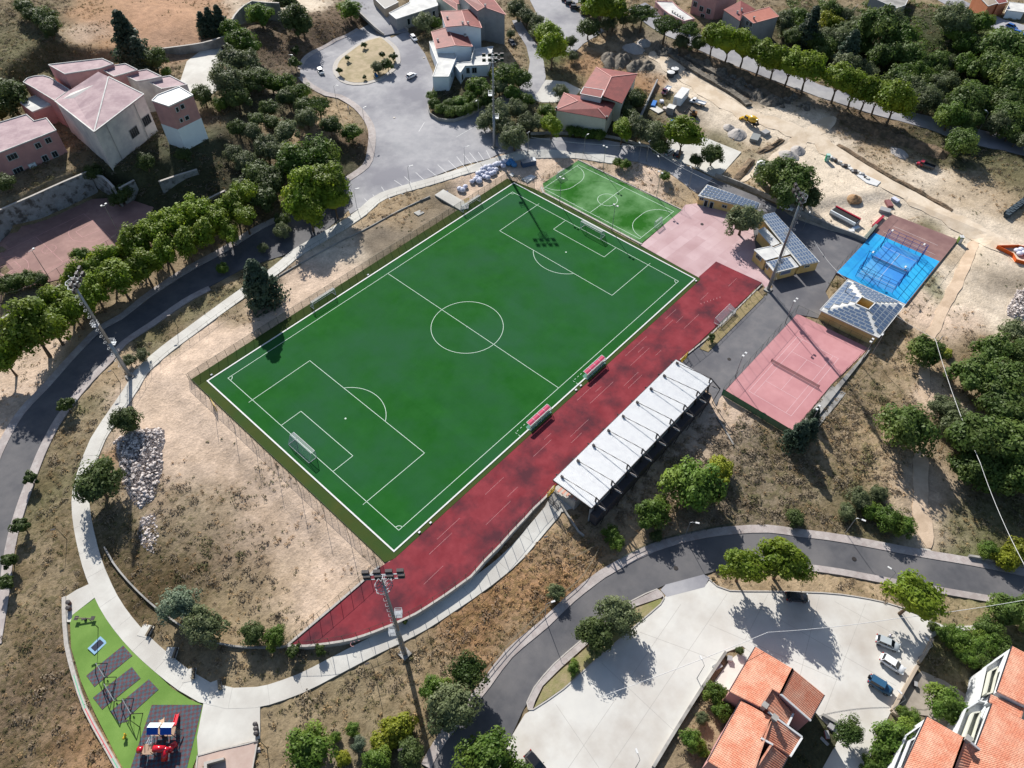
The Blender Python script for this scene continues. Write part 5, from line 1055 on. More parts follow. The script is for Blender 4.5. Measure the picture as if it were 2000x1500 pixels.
for x_, y_, n_ in ((1615.5, 616, 1), (1645, 630.5, 1), (1654, 634.5, 1), (1664, 639, 1), (1696, 655, 1)): window(t, L, wo_[0].xy, wo_[1].xy, x_, y_, 1.15, 1.15, n_, frame=m_white)
# --- grey house with red hipped roofs by the building site
t, L = bstart('large cream house with two red hipped roofs and a roof dormer', (1160, 215), 2.5, 'house', 'house')
e = P3([(1136, 175, 9.2), (1215, 202, 9.2), (1245, 144, 9.2), (1164, 131, 9.2)]); rd = P3([(1177, 187, 10.9), (1194, 150, 10.9)])
def fan(t, L, faces, mat, th=.16, name='roof'):
    mb = MB()
    for f in faces:
        f = [Vector(p) for p in f]; n_ = (f[1]-f[0]).cross(f[2]-f[0])
        if n_.z < 0: f = f[::-1]
        k = len(f); mb.add([*f, *[p-Vector((0, 0, th)) for p in f]], [tuple(range(k)), tuple(range(k, 2*k))[::-1]]+[(i, k+i, k+(i+1) % k, (i+1) % k) for i in range(k)])
    return mb.build(name, mat, t, rel=L)
rf = fan(t, L, [(e[3], rd[1], rd[0], e[0]), (e[3], e[2], rd[1]), (e[2], e[1], rd[0], rd[1]), (e[0], rd[0], e[1])], m_rred)
def ridges(par, L, segs, wd=.3, mat=None):
    mb = MB()
    for a, b in segs: mb.bar(Vector(a)+Vector((0, 0, .06)), Vector(b)+Vector((0, 0, .06)), wd, .12)
    mb.build('ridge_tiles', mat or m_ridge, par, rel=L)
ridges(rf, L, [(e[3], rd[1]), (rd[0], rd[1]), (rd[1], e[2])])
blk(t, L, [p-Vector((0, 0, .1)) for p in e], 0, m_wcream, m_wcream, inset=.7, rim=0, roofname='attic_slab')
f_ = P3([(1101, 181, 8.2), (1084, 215, 8.2), (1186, 232.5, 8.2), (1203, 200, 8.2)]); r2_ = P3([(1128, 197, 9.5), (1168, 212, 9.5)])
rf = fan(t, L, [(f_[0], f_[1], r2_[0]), (f_[1], f_[2], r2_[1], r2_[0]), (f_[2], f_[3], r2_[1]), (f_[3], f_[0], r2_[0], r2_[1])], m_rred)
ridges(rf, L, [(f_[0], r2_[0]), (f_[1], r2_[0]), (r2_[1], f_[2])])
blk(t, L, [p-Vector((0, 0, .1)) for p in f_], 0, m_wcream, m_wcream, inset=.6, rim=0, roofname='attic_slab')
blk(t, L, P3([(1133, 183, 10.8), (1174, 191, 10.8), (1180, 176, 10.8), (1140, 170, 10.8)]), 8.5, m_white, m_rred, inset=.2, rim=.1, wallname='dormer')
q = f_[1].xy+(f_[0].xy-f_[1].xy).normalized()*.6, f_[2].xy+(f_[3].xy-f_[2].xy).normalized()*.6
for x_, y_, ww, hh in ((1122, 231, 1.5, 1.9), (1139, 235, 1.5, 1.9), (1151.5, 237, 1.5, 1.9), (1161, 236, .8, 1.2), (1121, 247, 1.5, 1.2), (1137, 249.5, 1.5, 1.2), (1152, 251, 1.5, 1.2)): window(t, L, *q, x_, y_, ww, hh, 2)
q = f_[2].xy, f_[3].xy
for p in (f_[1], f_[2]): chimney(t, L, p+(r2_[0 if p is f_[1] else 1]-p)*.06, .7, .4, m_black)
# --- white modern villa
t, L = bstart('white modern villa of angular flat roofed blocks beside the roundabout road', (880, 170), 3, 'villa', 'house')
v1 = P3([(838.5, 82, 8.2), (871.5, 79, 8.2), (891.5, 110.5, 8.2), (876, 150, 8.2), (845, 150, 8.2), (854.5, 124, 8.2)]); blk(t, L, v1, 1.5, m_wblue, m_roofpale, rim=.2)
v2 = P3([(926, 96, 7.4), (963, 91, 7.4), (953, 127, 7.4), (908, 129, 7.4), (899, 142, 7.4), (886, 124, 7.4), (920, 121, 7.4)]); blk(t, L, v2, 2.0, m_wblue, m_roofpale, rim=.2)
for a, b, wds in ((v2[3], v2[2], ((914, 137.5, 1.1, 1.9), (926.5, 137, 1.6, 1.9))), (v1[3], v1[2], ((882, 146, 1.2, 1.5), (886, 137, 1.2, 1.5)))):
    for x_, y_, ww, hh in wds: window(t, L, a.xy, b.xy, x_, y_, ww, hh, 2)
window(t, L, v2[4].xy, v2[3].xy, 903, 150, 1.2, 2.0, 2)
mb = MB(); p = P3([(921, 121, 7.6), (927, 97, 7.6)]); mb.bar(p[0]+Vector((0, 0, .6)), p[1]+Vector((0, 0, .6)), .15, 1.3); mb.build('roof_fin', m_white, t, rel=L)
# --- terrace of red roofed houses behind the villa
def gable(label, r0, r1, l0, l1, q0, q1, base, wall, roofm=m_rred, name='house', caps=True, base_px=None, chim=(), wins=()):
    "ridge r0-r1, left eave l0-l1, right eave q0-q1 (px, px, z each)"
    P = [W(*p) for p in (r0, r1, l0, l1, q0, q1)]; L = Vector(((P[0].x+P[1].x)/2, (P[0].y+P[1].y)/2, base)); t = thing(name, label, 'house', L)
    rf = fan(t, L, [(P[0], P[1], P[3], P[2]), (P[0], P[1], P[5], P[4])], roofm)
    if caps: ridges(rf, L, [(P[0], P[1]), (P[2], P[3]), (P[4], P[5]), (P[0], P[2]), (P[0], P[4]), (P[1], P[3]), (P[1], P[5])], .26)
    c = sum(P, Vector())/6; s = [Vector((*(c.xy+(p.xy-c.xy)*.95), p.z-.25)) for p in (P[2], P[0], P[4], P[5], P[1], P[3])]
    mb = MB(); mb.prism([(p.x, p.y) for p in s], base-1, [p.z for p in s]); mb.build('wall', wall, t, rel=L)
    for u, v in chim: chimney(t, L, (P[0].lerp(P[1], u)).lerp(P[2].lerp(P[3], u) if v < 0 else P[4].lerp(P[5], u), abs(v)), .7, .5, m_wwhite)
    return t, L, P, s
t, L, P, s_ = gable('lower red gabled house directly behind the white villa', (874, 53, 11.2), (889, 88.5, 11.2), (842.5, 62.5, 10), (852, 95, 10), (906, 56, 10), (923, 91, 10), 4, m_wblue, chim=((.6, -.8), (.45, .85)))
t, L, P, s_ = gable('taller red gabled house in the middle of the terrace behind the villa', (901.5, 20.5, 14.2), (910.5, 49, 14.2), (861, 22.5, 13), (871, 52.5, 13), (926, 17.5, 13), (941, 54.5, 13), 4.5, m_wblue, chim=((.9, -.15), (.9, .15), (.5, -.8)))
t, L, P, s_ = gable('tall grey walled house with red roof at the top of the frame', (922, -12, 16.8), (946, 14, 16.8), (893, -12, 15.6), (933, 21.5, 15.6), (955, -12, 15.6), (988, 29, 15.6), 5, m_wgrey, chim=((.9, .1),))
t, L, P, s_ = gable('red roofed house on the left at the top of the terrace', (868, -12, 12.6), (892, 8, 12.8), (850, -10, 12), (893, 20, 12), (890, -12, 12), (908, 6, 12), 5, m_wcream)
t, L = bstart('low warehouse with a bright white flat roof at the top of the frame', (805, 30), 4.5, 'warehouse', 'building'); wv_ = P3([(760, 26, 9.5), (800, 5, 9.5), (803, -12, 9.5), (850, -12, 9.5), (855.5, 11, 9.5), (774, 37.5, 9.5)]); blk(t, L, wv_, 3.5, m_wgrey, m_roofpale, rim=.2)
for x_, y_ in ((798, 42), (847, 27)): window(t, L, wv_[5].xy, wv_[4].xy, x_, y_, 1.2, 2.2, 1, name='door')
t, L = bstart('small grey roofed shed left of the white warehouse', (745, 8), 7, 'shed', 'shed'); blk(t, L, P3([(728, -6, 9.5), (752, -12, 9.5), (778, 4, 9.5), (752, 17, 9.5)]), 5, m_wtan, M('roof_grey', A(190, 186, 180)), rim=.1)
# --- pink houses at the top right
t, L = bstart('low flat roofed pink annex with a row of chimney pots', (1320, 35), 6, 'annex', 'building'); blk(t, L, P3([(1280, 3, 9.5), (1313, 4, 9.5), (1326, 17, 9.5), (1356, 37, 9.5), (1336, 42, 9.5), (1307, 28, 9.5), (1294, 18, 9.5)]), 5.5, m_wpink, m_roofpale, rim=.3, rimm=M('rim_pink', A(232, 180, 180)))
for k in range(5): p = W(1313+k*5, 24+k*3.2, 9.5); chimney(t, L, p, .5, .35)
q = P3([(1307, 28, 9.5), (1336, 42, 9.5)]); window(t, L, q[0].xy, q[1].xy, 1325, 45, 1.4, 1.8, 1); q = P3([(1294, 18, 9.5), (1307, 28, 9.5)]); window(t, L, q[0].xy, q[1].xy, 1299, 30, 1.6, 1.8, 1)
t, L = bstart('tall bright pink house with balconies at the top of the frame', (1390, 46), 7, 'house', 'house')
b_ = P3([(1347, 28, 7), (1391, 45, 7), (1432, 32, 7), (1400, 4, 7)]); b_ = [Vector((p.x, p.y, 16)) for p in b_]; blk(t, L, b_, 6, m_wpink, m_rpink, rim=.2)
for x_, y_ in ((1370, 17), (1384, 22), (1358, 8), (1372, 32)): window(t, L, b_[0].xy, b_[1].xy, x_, y_, 1.7, 1.8, 2)
t, L, P, s_ = gable('house with a broad red roof and white balconies beside the pink house', (1447, 1, 15), (1446, 40, 13.6), (1413, 19, 13.4), (1444.5, 40.5, 13.3), (1476, 18, 13.6), (1450, 29, 13.8), 7, m_wgrey, caps=False, chim=((.5, .1), (.55, -.4)))
t, L = bstart('grey house with a salmon shed roof above the avenue trees', (1490, 60), 7, 'house', 'house'); hq = P3([(1450, 28, 14.6), (1502, 13.5, 14.6), (1521, 32, 13.6), (1471, 45.5, 13.6)]); blk(t, L, hq, 5.5, m_wgrey, M('roof_salmon', A(214, 140, 122), A(204, 130, 112), sc=.8), inset=.3, rim=.1, rimm=m_ridge); chimney(t, L, W(1472, 38, 13.8), .9, .5)
for x_, y_ in ((1461, 49-4), (1468, 52-4), (1456, 60-4), (1464, 65-4)): window(t, L, hq[0].xy, hq[3].xy, x_-1, y_, 1.3, 1.5, 2)
t, L = bstart('unfinished concrete house on columns above the wood', (1740, 10), 6, 'house', 'house'); hq = P3([(1700, -6, 13), (1751, 16, 13), (1768, 10, 13), (1780, -15, 13), (1720, -25, 13)]); blk(t, L, hq, 9.6, m_wgrey, m_concw, rim=.1)
for px in ((1702, 18), (1727, 22), (1751, 30)): p = W(px[0], px[1], 6.5); mb = MB(); mb.box(p.x, p.y, 7.2, .4, .4, 6); mb.build('column', m_wgrey, t, rel=L)
window(t, L, hq[0].xy, hq[1].xy, 1745, 4+10, 1.4, 1.2, 2)
for i, (lab, q, b_, m1, m2) in enumerate([('orange house by the upper street at the top right', [(1905, -14, 17), (1933, -10, 17), (1949, 6, 16), (1930, 12, 16)], 11, m_wor, m_wtan), ('orange and green house at the top right corner', [(1935, -12, 16.5), (1960, -10, 16.5), (1968, 4, 16), (1950, 8, 16)], 11, m_wor, m_rred), ('pale blue garage beside the upper street', [(1972, 4, 14.5), (2004, 8, 14.5), (2000, 24, 14.5), (1967, 20, 14.5)], 11, m_wblue, m_roofpale)]):
    t, L = bstart(lab, q[2][:2], b_, 'house' if i < 2 else 'garage', 'house' if i < 2 else 'garage'); blk(t, L, P3(q), b_-.8, m1, m2, rim=.1)
# --- school gym complex
_W = W
def W(px, py, z=0.0): return _W(px, py, z+2.0)
t, L = bstart('large pale school gym with a folded pink roof and a tower', (215, 330), 9, 'school_gym', 'building')
pk = W(212, 150, 22.4); pl = W(192, 140, 22.0); fc = W(184, 257.5, 20.6); rc = W(281, 184, 20.8); lc = W(107, 197, 19.0); bc = W(135, 177, 19.0)
rf = fan(t, L, [(pk, rc, fc), (pk, fc, lc, bc, pl)], m_rpink, th=.3)
ridges(rf, L, [(pk, fc), (fc, rc), (fc, lc), (pk, rc)], .35, m_roofpale)
mb = MB(); s = [fc, rc, pk, pl, bc, lc]; c = sum(s, Vector())/6; s = [Vector((*(c.xy+(p.xy-c.xy)*.98), p.z-.32)) for p in s]; mb.prism([(p.x, p.y) for p in s], 7.5, [p.z for p in s]); mb.build('wall', m_wpale, t, rel=L)
for u in (.22, .78): 
    p = fc.lerp(rc, u); mb = MB(); mb.tube((p.x-.1, p.y-.12, 8.5), (p.x-.1, p.y-.12, p.z-.5), .1, .1, 6); mb.build('downpipe', m_concw, t, rel=L)
q = s[0].xy, s[1].xy
for x_, y_ in ((262, 258), (286, 235)): window(t, L, *q, x_, y_, 3.2, 2.6, 4, frame=m_wgrey)
for q_, z, bz, wm, nm in ([[(46, 161), (54, 153), (69, 149), (85, 148), (98, 152), (136, 176), (107, 197), (66, 172)], 17.5, 8, m_wpink, 'curved_wing'], [[(95, 127), (200, 115), (222, 125), (195, 134), (127, 145)], 21, 8, m_wpink, 'upper_block'],
        [[(194, 133), (245, 125), (269, 137), (237, 146), (223, 150)], 20, 8, m_wpink, 'upper_block'], [[(238, 145), (287, 136), (316, 150), (283, 157), (267, 159)], 19, 8, m_wpale, 'upper_block'], [[(284, 157), (332, 148.5), (366, 166), (316, 174)], 18, 8, m_wpale, 'upper_block'],
        [[(38, 200), (72, 186), (100, 205), (64, 219)], 14.5, 8, m_wpink, 'small_annex']):
    blk(t, L, P3([(a, b, z) for a, b in q_]), bz, wm, m_rpink if nm != 'small_annex' else m_roofpale, rim=.25, rimm=m_roofpale, wallname=nm)
tq = P3([(297, 197, 22.6), (308, 186, 22.6), (350, 170, 22.6), (377, 186, 22.6), (330, 208, 22.6)]); blk(t, L, tq, 17.5, m_wpink, m_white, rim=.25, wallname='tower')
cc = sum(tq, Vector())/5; tl = [Vector((*(cc.xy+(p.xy-cc.xy)*1.01), 17.5)) for p in tq]; mb = MB(); mb.prism([(p.x, p.y) for p in tl], 7.5, 17.497); mb.build('tower_base', m_wblue, t, rel=L)
q = tq[4].xy, tq[3].xy
for x_, y_, ww, hh in ((346, 214, .8, 1.3), (356, 208, 1.1, 1.2), (354, 235, .8, 1.0), (365, 230, 1.2, 1.1)): window(t, L, *q, x_, y_, ww, hh, 1)
t, L = bstart('two storey pink school wing at the left edge', (90, 330), 9, 'school_wing', 'building')
rq = P3([(-60, 322, 16), (110, 255, 16), (91, 231, 16), (67, 237, 16), (52, 224, 16), (-60, 258, 16)]); blk(t, L, rq, 7.5, m_wpink, m_rpink, rim=.25, rimm=m_roofpale)
q = rq[0].xy, rq[1].xy
for x_, y_, ww, hh, n_ in ((24, 306, 2.6, 1.6, 3), (36, 333, 2.6, 1.7, 3), (74, 284, 1.5, 1.5, 2), (94, 274, 1.5, 1.5, 2), (88, 309, 1.5, 1.7, 2), (107, 301, 1.5, 1.7, 2)): window(t, L, *q, x_, y_, ww, hh, n_)
window(t, L, *q, 65, 326, 1.9, 2.2, 1, pane=m_wblue, name='door')
W = _W
# --- tiled terrace houses at the bottom right
def terrace(label, units, base=-2.4, wall=None, white=(), chim=()):
    "units: (eave0, eave1, ridge1, ridge0) px tuples with z; each becomes a tiled plane; walls below the outline"
    u0 = [W(*p) for p in units[0]]; L = Vector((u0[0].x, u0[0].y, base)); t = thing('terraced_house', label, 'house', L, 0, 'terraced houses with orange tiled roofs')
    for u in units:
        P = [W(*p) for p in u]; roofplane(t, L, *P, m_tile, name='roof_slope')
        c = sum(P, Vector())/4; s = [Vector((*(c.xy+(p.xy-c.xy)*.985), p.z-.25)) for p in P]; mb = MB(); mb.prism([(p.x, p.y) for p in s], base-1, [p.z for p in s]); mb.build('wall', wall or m_wpink, t, rel=L)
        mb = MB(); mb.bar(P[0]-Vector((0, 0, .1)), P[1]-Vector((0, 0, .1)), .3, .22); mb.build('gutter', m_gutter, t, rel=L)
        mb = MB(); mb.bar(P[2]+Vector((0, 0, .05)), P[3]+Vector((0, 0, .05)), .3, .14); mb.build('ridge_tiles', m_tile, t, rel=L)
    for a, b in white:
        a, b = W(*a), W(*b); mb = MB(); mb.bar(a+Vector((0, 0, .08)), b+Vector((0, 0, .08)), .3, .3); mb.build('parapet', m_white, t, rel=L)
    for c in chim: chimney(t, L, W(*c), 1.1, .7)
    return t, L
ze, zr_ = 4.8, 6.6
terrace('tiled house nearest the white lot at the head of the lower middle terrace', [((1476, 1263.5, ze), (1448, 1311, ze), (1524, 1355, zr_), (1548, 1306, zr_)), ((1448, 1311, ze), (1425, 1350.5, ze), (1485, 1380.5, 6.3), (1507, 1345, 6.3)), ((1610, 1357, ze), (1582, 1407, ze), (1524, 1355, zr_), (1548, 1306, zr_)), ((1548.5, 1394, 4.4), (1538, 1417, 4.4), (1488, 1377, 6.0), (1506.5, 1343, 6.0))], white=(((1524, 1356, 6.5), (1583, 1408, 4.8)), ((1549, 1394, 4.6), (1537, 1419, 4.6))), chim=((1491, 1381, 6.3),))
terrace('tiled house in the middle of the lower middle terrace', [((1448, 1368, ze), (1383, 1487, ze), (1462, 1535, zr_), (1507, 1401.5, zr_)), ((1565, 1440.5, ze), (1543, 1476, ze), (1486, 1441, zr_), (1507, 1401.5, zr_))], white=(((1500, 1391, 6.4), (1566, 1440, 5.0)), ((1566, 1441, 5.0), (1543, 1478, 5.0)), ((1486, 1442, 6.6), (1509, 1455, 6.2))), chim=((1510, 1405, 6.5),))
terrace('tiled house cut by the bottom edge in the lower middle terrace', [((1537, 1480, ze-.2), (1510, 1530, ze-.2), (1470, 1510, 6.3), (1506, 1455, 6.3))])
t, L = terrace('corner tiled house with white balconies at the bottom right', [((1811, 1400, 5.2), (1742, 1550, 5.2), (1840, 1560, 6.9), (1883, 1440.5, 6.9)), ((1921, 1472, 5.2), (1890, 1540, 5.2), (1840, 1560, 6.9), (1883, 1440.5, 6.9))], wall=m_wwhite, white=(((1886, 1443, 6.9), (1923, 1473, 5.3)),), chim=((1886, 1446, 6.7),))
def balcony(t, L, q, z0, z1, mat=None):
    P = P3([(a, b, z1) for a, b in q]); mb = MB(); mb.prism([(p.x, p.y) for p in P], z0, z1-1.0, bottom=True)
    for i in range(len(P)): a, b = P[i], P[(i+1) % len(P)]; mb.bar(Vector((a.x, a.y, z1-.5)), Vector((b.x, b.y, z1-.5)), .22, 1.1)
    mb.build('balcony', mat or m_wwhite, t, rel=L)
balcony(t, L, [(1803, 1413), (1770, 1436), (1738, 1515), (1765, 1520)], -2.5, 3.9); balcony(t, L, [(1790, 1440), (1778, 1446), (1757, 1500), (1768, 1504)], 1, 4.4)
t, L = terrace('large tiled house with cream balconies at the right edge', [((1938.5, 1374.5, 5.8), (1880, 1530, 5.8), (2050, 1560, 8.2), (2080, 1448, 8.2))], wall=m_wwhite)
balcony(t, L, [(1924, 1361), (1886, 1385), (1866, 1437), (1895, 1450), (1925, 1380)], -2.4, 3.6); balcony(t, L, [(1916, 1390), (1902, 1392), (1884, 1440), (1899, 1446)], 1, 4.6, m_wcream)
t, L = terrace('upper tiled house with a planted balcony at the right edge', [((1977.5, 1262, 6.2), (1947.5, 1350.5, 6.2), (2100, 1425, 8.6), (2110, 1330, 8.6)), ((1935, 1356, 5.2), (1931, 1371, 5.2), (1992.5, 1402, 6.0), (1998, 1383, 6.0))], wall=m_wwhite)
balcony(t, L, [(1969, 1272), (1926, 1302), (1912, 1368), (1928, 1372), (1945, 1350)], -2.4, 3.8); balcony(t, L, [(1950, 1302), (1936, 1310), (1925, 1356), (1938, 1352)], 1, 4.8, m_wcream)
# garden walls of the lot
for lab, q in (('tan wall between the white lot and the sloping garden, upper piece', [(1818, 1250), (1806, 1275), (1792, 1296)]), ('tan wall between the white lot and the orchard garden, lower piece', [(1789, 1303), (1765, 1345), (1740, 1390)]), ('tan wall turning towards the corner tiled house', [(1740, 1391), (1762, 1405), (1788, 1424)]), ('long garden wall of the lower middle terrace beside the lot', [(1416, 1276), (1370, 1345), (1320, 1425), (1275, 1500)]), ('wall along the pine garden beside the lot', [(1604, 1398), (1625, 1410), (1646, 1422)])):
    lowwall(lab, SP(q), .5, -.5, .9, m_concw if 'garden wall' in lab or 'pine' in lab else m_wtan, name='garden_wall')
# bottom-left service building with stairs
t, L = bstart('low flat roofed brick coloured service building with outside stairs', (450, 1470), -1.2, 'service_building')
m_tanr = M('roof_tan_pink', A(206, 184, 172), A(196, 172, 160), sc=.8)
q = P3([(386, 1476, -.7), (430, 1464, -.7), (484, 1452, -.7), (503, 1446, -.7), (488, 1530, -.7), (380, 1530, -.7)]); blk(t, L, q, -4, m_wtan, m_tanr, rim=.12, rimm=m_kerb)
blk(t, L, P3([(398, 1488, .3), (437, 1479, .3), (437, 1483, .3), (404, 1492, .3), (404, 1520, .3), (398, 1520, .3)]), -1.0, m_wtan, m_kerb, rim=0, wallname='upstand')
for k in range(9):
    p0 = W(489, 1462+k*5, -.9-k*.22); p1 = W(508, 1459+k*5, -.9-k*.22); p2 = W(509, 1463.5+k*5, -.9-k*.22); p3 = W(490, 1466.5+k*5, -.9-k*.22)
    mb = MB(); mb.prism([(p.x, p.y) for p in (p0, p3, p2, p1)], -5, p0.z); mb.build('stair_step', m_kerb, t, rel=L)
for k, (a, b) in enumerate([((501, 1417), 0), ((502, 1426), 0), ((502.5, 1435), 0)]):
    p = gp(*a); tb = thing('litter_bin', ['first', 'second', 'third'][k]+' dark bin counted from the top in the row beside the stairs', 'bin', p, 0, 'bins beside the stairs')
    mb = MB(); mb.lathe([(.3, 0), (.38, .9), (.4, .95)], 10); mb.build('bin_body', M('bin_brown', A(92, 76, 74)), tb); mb = MB(); mb.lathe([(.42, .95), (.4, 1.05), (.2, 1.12)], 10); mb.build('bin_lid', m_dsteel, tb)
for k, a in enumerate([(137, 1180), (137, 1191)]):
    p = gp(*a); tb = thing('litter_bin', ['upper brown bin at the head of the play area', 'lower brown bin at the head of the play area'][k], 'bin', p, 0, 'bins by the play area')
    mb = MB(); mb.lathe([(.35, 0), (.42, .9), (.45, .95)], 10); mb.build('bin_body', M('bin_red', A(120, 86, 78)), tb); mb = MB(); mb.lathe([(.47, .95), (.42, 1.08), (.1, 1.12)], 10); mb.build('bin_lid', m_dsteel, tb)
# ------------------------------------------------------------------ vegetation
def crown_mesh(name, mat, n, leaf, clumps, shape='round', crad=.34, seed=0, flat=.8, core=True):
    "unit crown (radius 1, centre 0) of many small leaf faces set in clumps round a solid heart"
    r = np.random.default_rng(seed); C = []
    for i in range(clumps):
        if shape == 'cone':
            h = (i+.5)/clumps; rad = (1-h)**.8*.95+.04; a = i*2.4+r.uniform(-.5, .5); q = rad*r.uniform(.35, .92); C.append((math.cos(a)*q, math.sin(a)*q, -1+2.4*h, crad*(.35+.8*(1-h))))
        else:
            v = r.normal(size=3); v /= np.linalg.norm(v); 
            if v[2] < -.35: v[2] *= -.6
            q = r.uniform(.45, .86); C.append((v[0]*q*r.uniform(.85, 1.08), v[1]*q*r.uniform(.85, 1.08), v[2]*q*flat, crad*r.uniform(.65, 1.2)))
    C = np.array(C); k = r.integers(0, len(C), n); d = r.normal(size=(n, 3)); d /= np.linalg.norm(d, axis=1)[:, None]
    if shape == 'flat': d[:, 2] *= .35
    if shape == 'cone': d[:, 2] *= .45
    P = C[k, :3]+d*C[k, 3][:, None]*r.uniform(.55, 1.05, (n, 1))
    nr = d*.8+P*.5+r.normal(size=(n, 3))*.45+np.array([0, 0, .35]); nr /= np.linalg.norm(nr, axis=1)[:, None]
    t = np.cross(nr, r.normal(size=(n, 3))); t /= np.linalg.norm(t, axis=1)[:, None]; b = np.cross(nr, t); s = leaf*r.uniform(.6, 1.35, (n, 1)); w_ = s*r.uniform(.45, .8, (n, 1))
    V = np.stack([P-t*s, P+b*w_, P+t*s, P-b*w_], 1).reshape(-1, 3); nv = len(V)
    F = np.arange(nv).reshape(-1, 4)
    vs = V.tolist(); fs = F.tolist()
    if core:
        bm = bmesh.new(); bmesh.ops.create_icosphere(bm, subdivisions=2, radius=1)
        for v in bm.verts:
            c = v.co; q = .54+.3*mnoise.noise(c*2.3+Vector((seed*3.1, 0, 0)))
            if shape == 'cone': h = (c.z+1)/2; q2 = (1-h)*.72+.05; v.co = Vector((c.x*q2*q*1.1, c.y*q2*q*1.1, -1+2.2*h))
            elif shape == 'flat': v.co = Vector((c.x*q, c.y*q, c.z*q*.35))
            else: v.co = Vector((c.x*q, c.y*q, c.z*q*flat))
        bm.verts.index_update(); o = len(vs); vs += [tuple(v.co) for v in bm.verts]; fs += [[o+v.index for v in f.verts] for f in bm.faces]; bm.free()
    me = bpy.data.meshes.new(name); me.from_pydata(vs, [], fs); me.materials.append(mat); me.update(); return me
def trunk_mesh(name, mat, seed, lean=.06, th=.07, limbs=4):
    "unit trunk: from z=0 to 1, limbs reaching into the crown"
    r = random.Random(seed); mb = MB(); p = Vector((0, 0, -.06)); q = Vector((r.uniform(-lean, lean), r.uniform(-lean, lean), .5)); e = q+Vector((r.uniform(-lean, lean), r.uniform(-lean, lean), .35))
    mb.tube(p, q, th*1.25, th*.85, 7); mb.tube(q, e, th*.85, th*.5, 6)
    for k in range(limbs): a = k*6.28/limbs+r.uniform(-.4, .4); mb.tube(q.lerp(e, r.uniform(0, .8)), e+Vector((math.cos(a)*.34, math.sin(a)*.34, r.uniform(.05, .3))), th*.42, th*.16, 5)
    return mb.mesh(name, mat)
LM = {
 'P': leafmat('leaf_plane', A(128, 156, 44), A(96, 124, 40), A(162, 178, 52)),
 'O': leafmat('leaf_oak', A(94, 112, 60), A(112, 128, 68), A(78, 96, 58)),
 'G': leafmat('leaf_holm', A(118, 130, 88), A(98, 112, 74), A(138, 146, 106)),
 'S': leafmat('leaf_green', A(102, 134, 50), A(80, 112, 44), A(130, 152, 62)),
 'F': leafmat('leaf_wood', A(98, 124, 56), A(76, 102, 48), A(128, 146, 72)),
 'C': leafmat('leaf_cedar', A(76, 96, 76), A(60, 80, 66), A(98, 114, 92)),
 'A': leafmat('leaf_acacia', A(84, 108, 52), A(68, 92, 46), A(104, 122, 66)),
 'Y': leafmat('leaf_yellow', A(160, 168, 50), A(134, 148, 48), A(180, 178, 64)),
 'L': leafmat('leaf_silver', A(132, 150, 122), A(112, 132, 104), A(150, 166, 140)),
 'T': leafmat('leaf_young', A(80, 100, 44), A(64, 84, 40), A(96, 114, 54)),
}
SHP = {'P': (5600, .062, 34, 'round', .33, .95), 'O': (5200, .056, 40, 'round', .30, .85), 'G': (5400, .05, 44, 'round', .28, .9), 'S': (5200, .056, 38, 'round', .30, .88), 'F': (5200, .06, 34, 'round', .34, .88),
       'C': (5200, .07, 60, 'cone', .36, 1), 'A': (4200, .05, 34, 'flat', .34, .45), 'Y': (3600, .07, 26, 'round', .34, .75), 'L': (4600, .05, 34, 'round', .30, .85), 'T': (1500, .11, 14, 'round', .36, .95)}
CM = {}; TM = {}
for k_, (n_, lf, cl_, sh, cr, fl) in SHP.items():
    for v in range(3): CM[k_, v] = crown_mesh('crown', LM[k_], n_, lf, cl_, sh, cr, hash(k_) % 7+v*11+ord(k_), fl)
for v in range(3): TM[v] = trunk_mesh('trunk', m_wood, v)
HF = {'P': (.8, .95), 'O': (.32, .8), 'G': (.3, .8), 'S': (.22, .8), 'F': (.25, .85), 'C': (.15, 1.1), 'A': (.9, .45), 'Y': (.02, .6), 'L': (.4, .75), 'T': (.6, .9)}
treerng = random.Random(5)
def tree(px, py, r, k, label, group, name='tree', cat='tree', low=False):
    "crown centre pixel, crown radius in pixels"
    th, ch = HF[k]
    if low: th = .05
    z = 0
    for _ in range(6):
        p = W(px, py, z); sc = F_PX/(Vector(p)-Vector(CAM)).length; Rr = r/sc; z = H(p.x, p.y)+Rr*(th+ch*.82)
    p = W(px, py, z); g0 = H(p.x, p.y); t = thing(name, label, cat, (p.x, p.y, g0), treerng.uniform(0, 6.28), group); v = treerng.randrange(3)
    if not low or r > 16:
        o = obj('trunk', TM[v], t); o.scale = (Rr*.95, Rr*.95, Rr*(th+.35))
    o = obj('crown', CM[k, v], t, (0, 0, Rr*(th+ch*.82))); s = treerng.uniform(.88, 1.12)*(1.1 if k == 'P' else 1); o.scale = (Rr*s*1.13, Rr/s*1.13, Rr*1.1*treerng.uniform(.93, 1.08)); o.rotation_euler = (0, 0, treerng.uniform(0, 6))
    return t
ORD = ['first', 'second', 'third', 'fourth', 'fifth', 'sixth', 'seventh', 'eighth', 'ninth', 'tenth', 'eleventh', 'twelfth', 'thirteenth', 'fourteenth', 'fifteenth', 'sixteenth', 'seventeenth', 'eighteenth', 'nineteenth', 'twentieth']
def od(i): return ORD[i] if i < 20 else ('twenty-'+ORD[i-20] if i < 29 else ('thirtieth' if i == 29 else 'thirty-'+ORD[i-30]))
KD = {'P': 'yellow-green plane', 'O': 'dark oak', 'G': 'grey-green holm oak', 'S': 'bright green broadleaf', 'F': 'dense green', 'C': 'dark blue-green conifer', 'A': 'feathery flat-topped', 'Y': 'yellow-green', 'L': 'silvery', 'T': 'small young'}
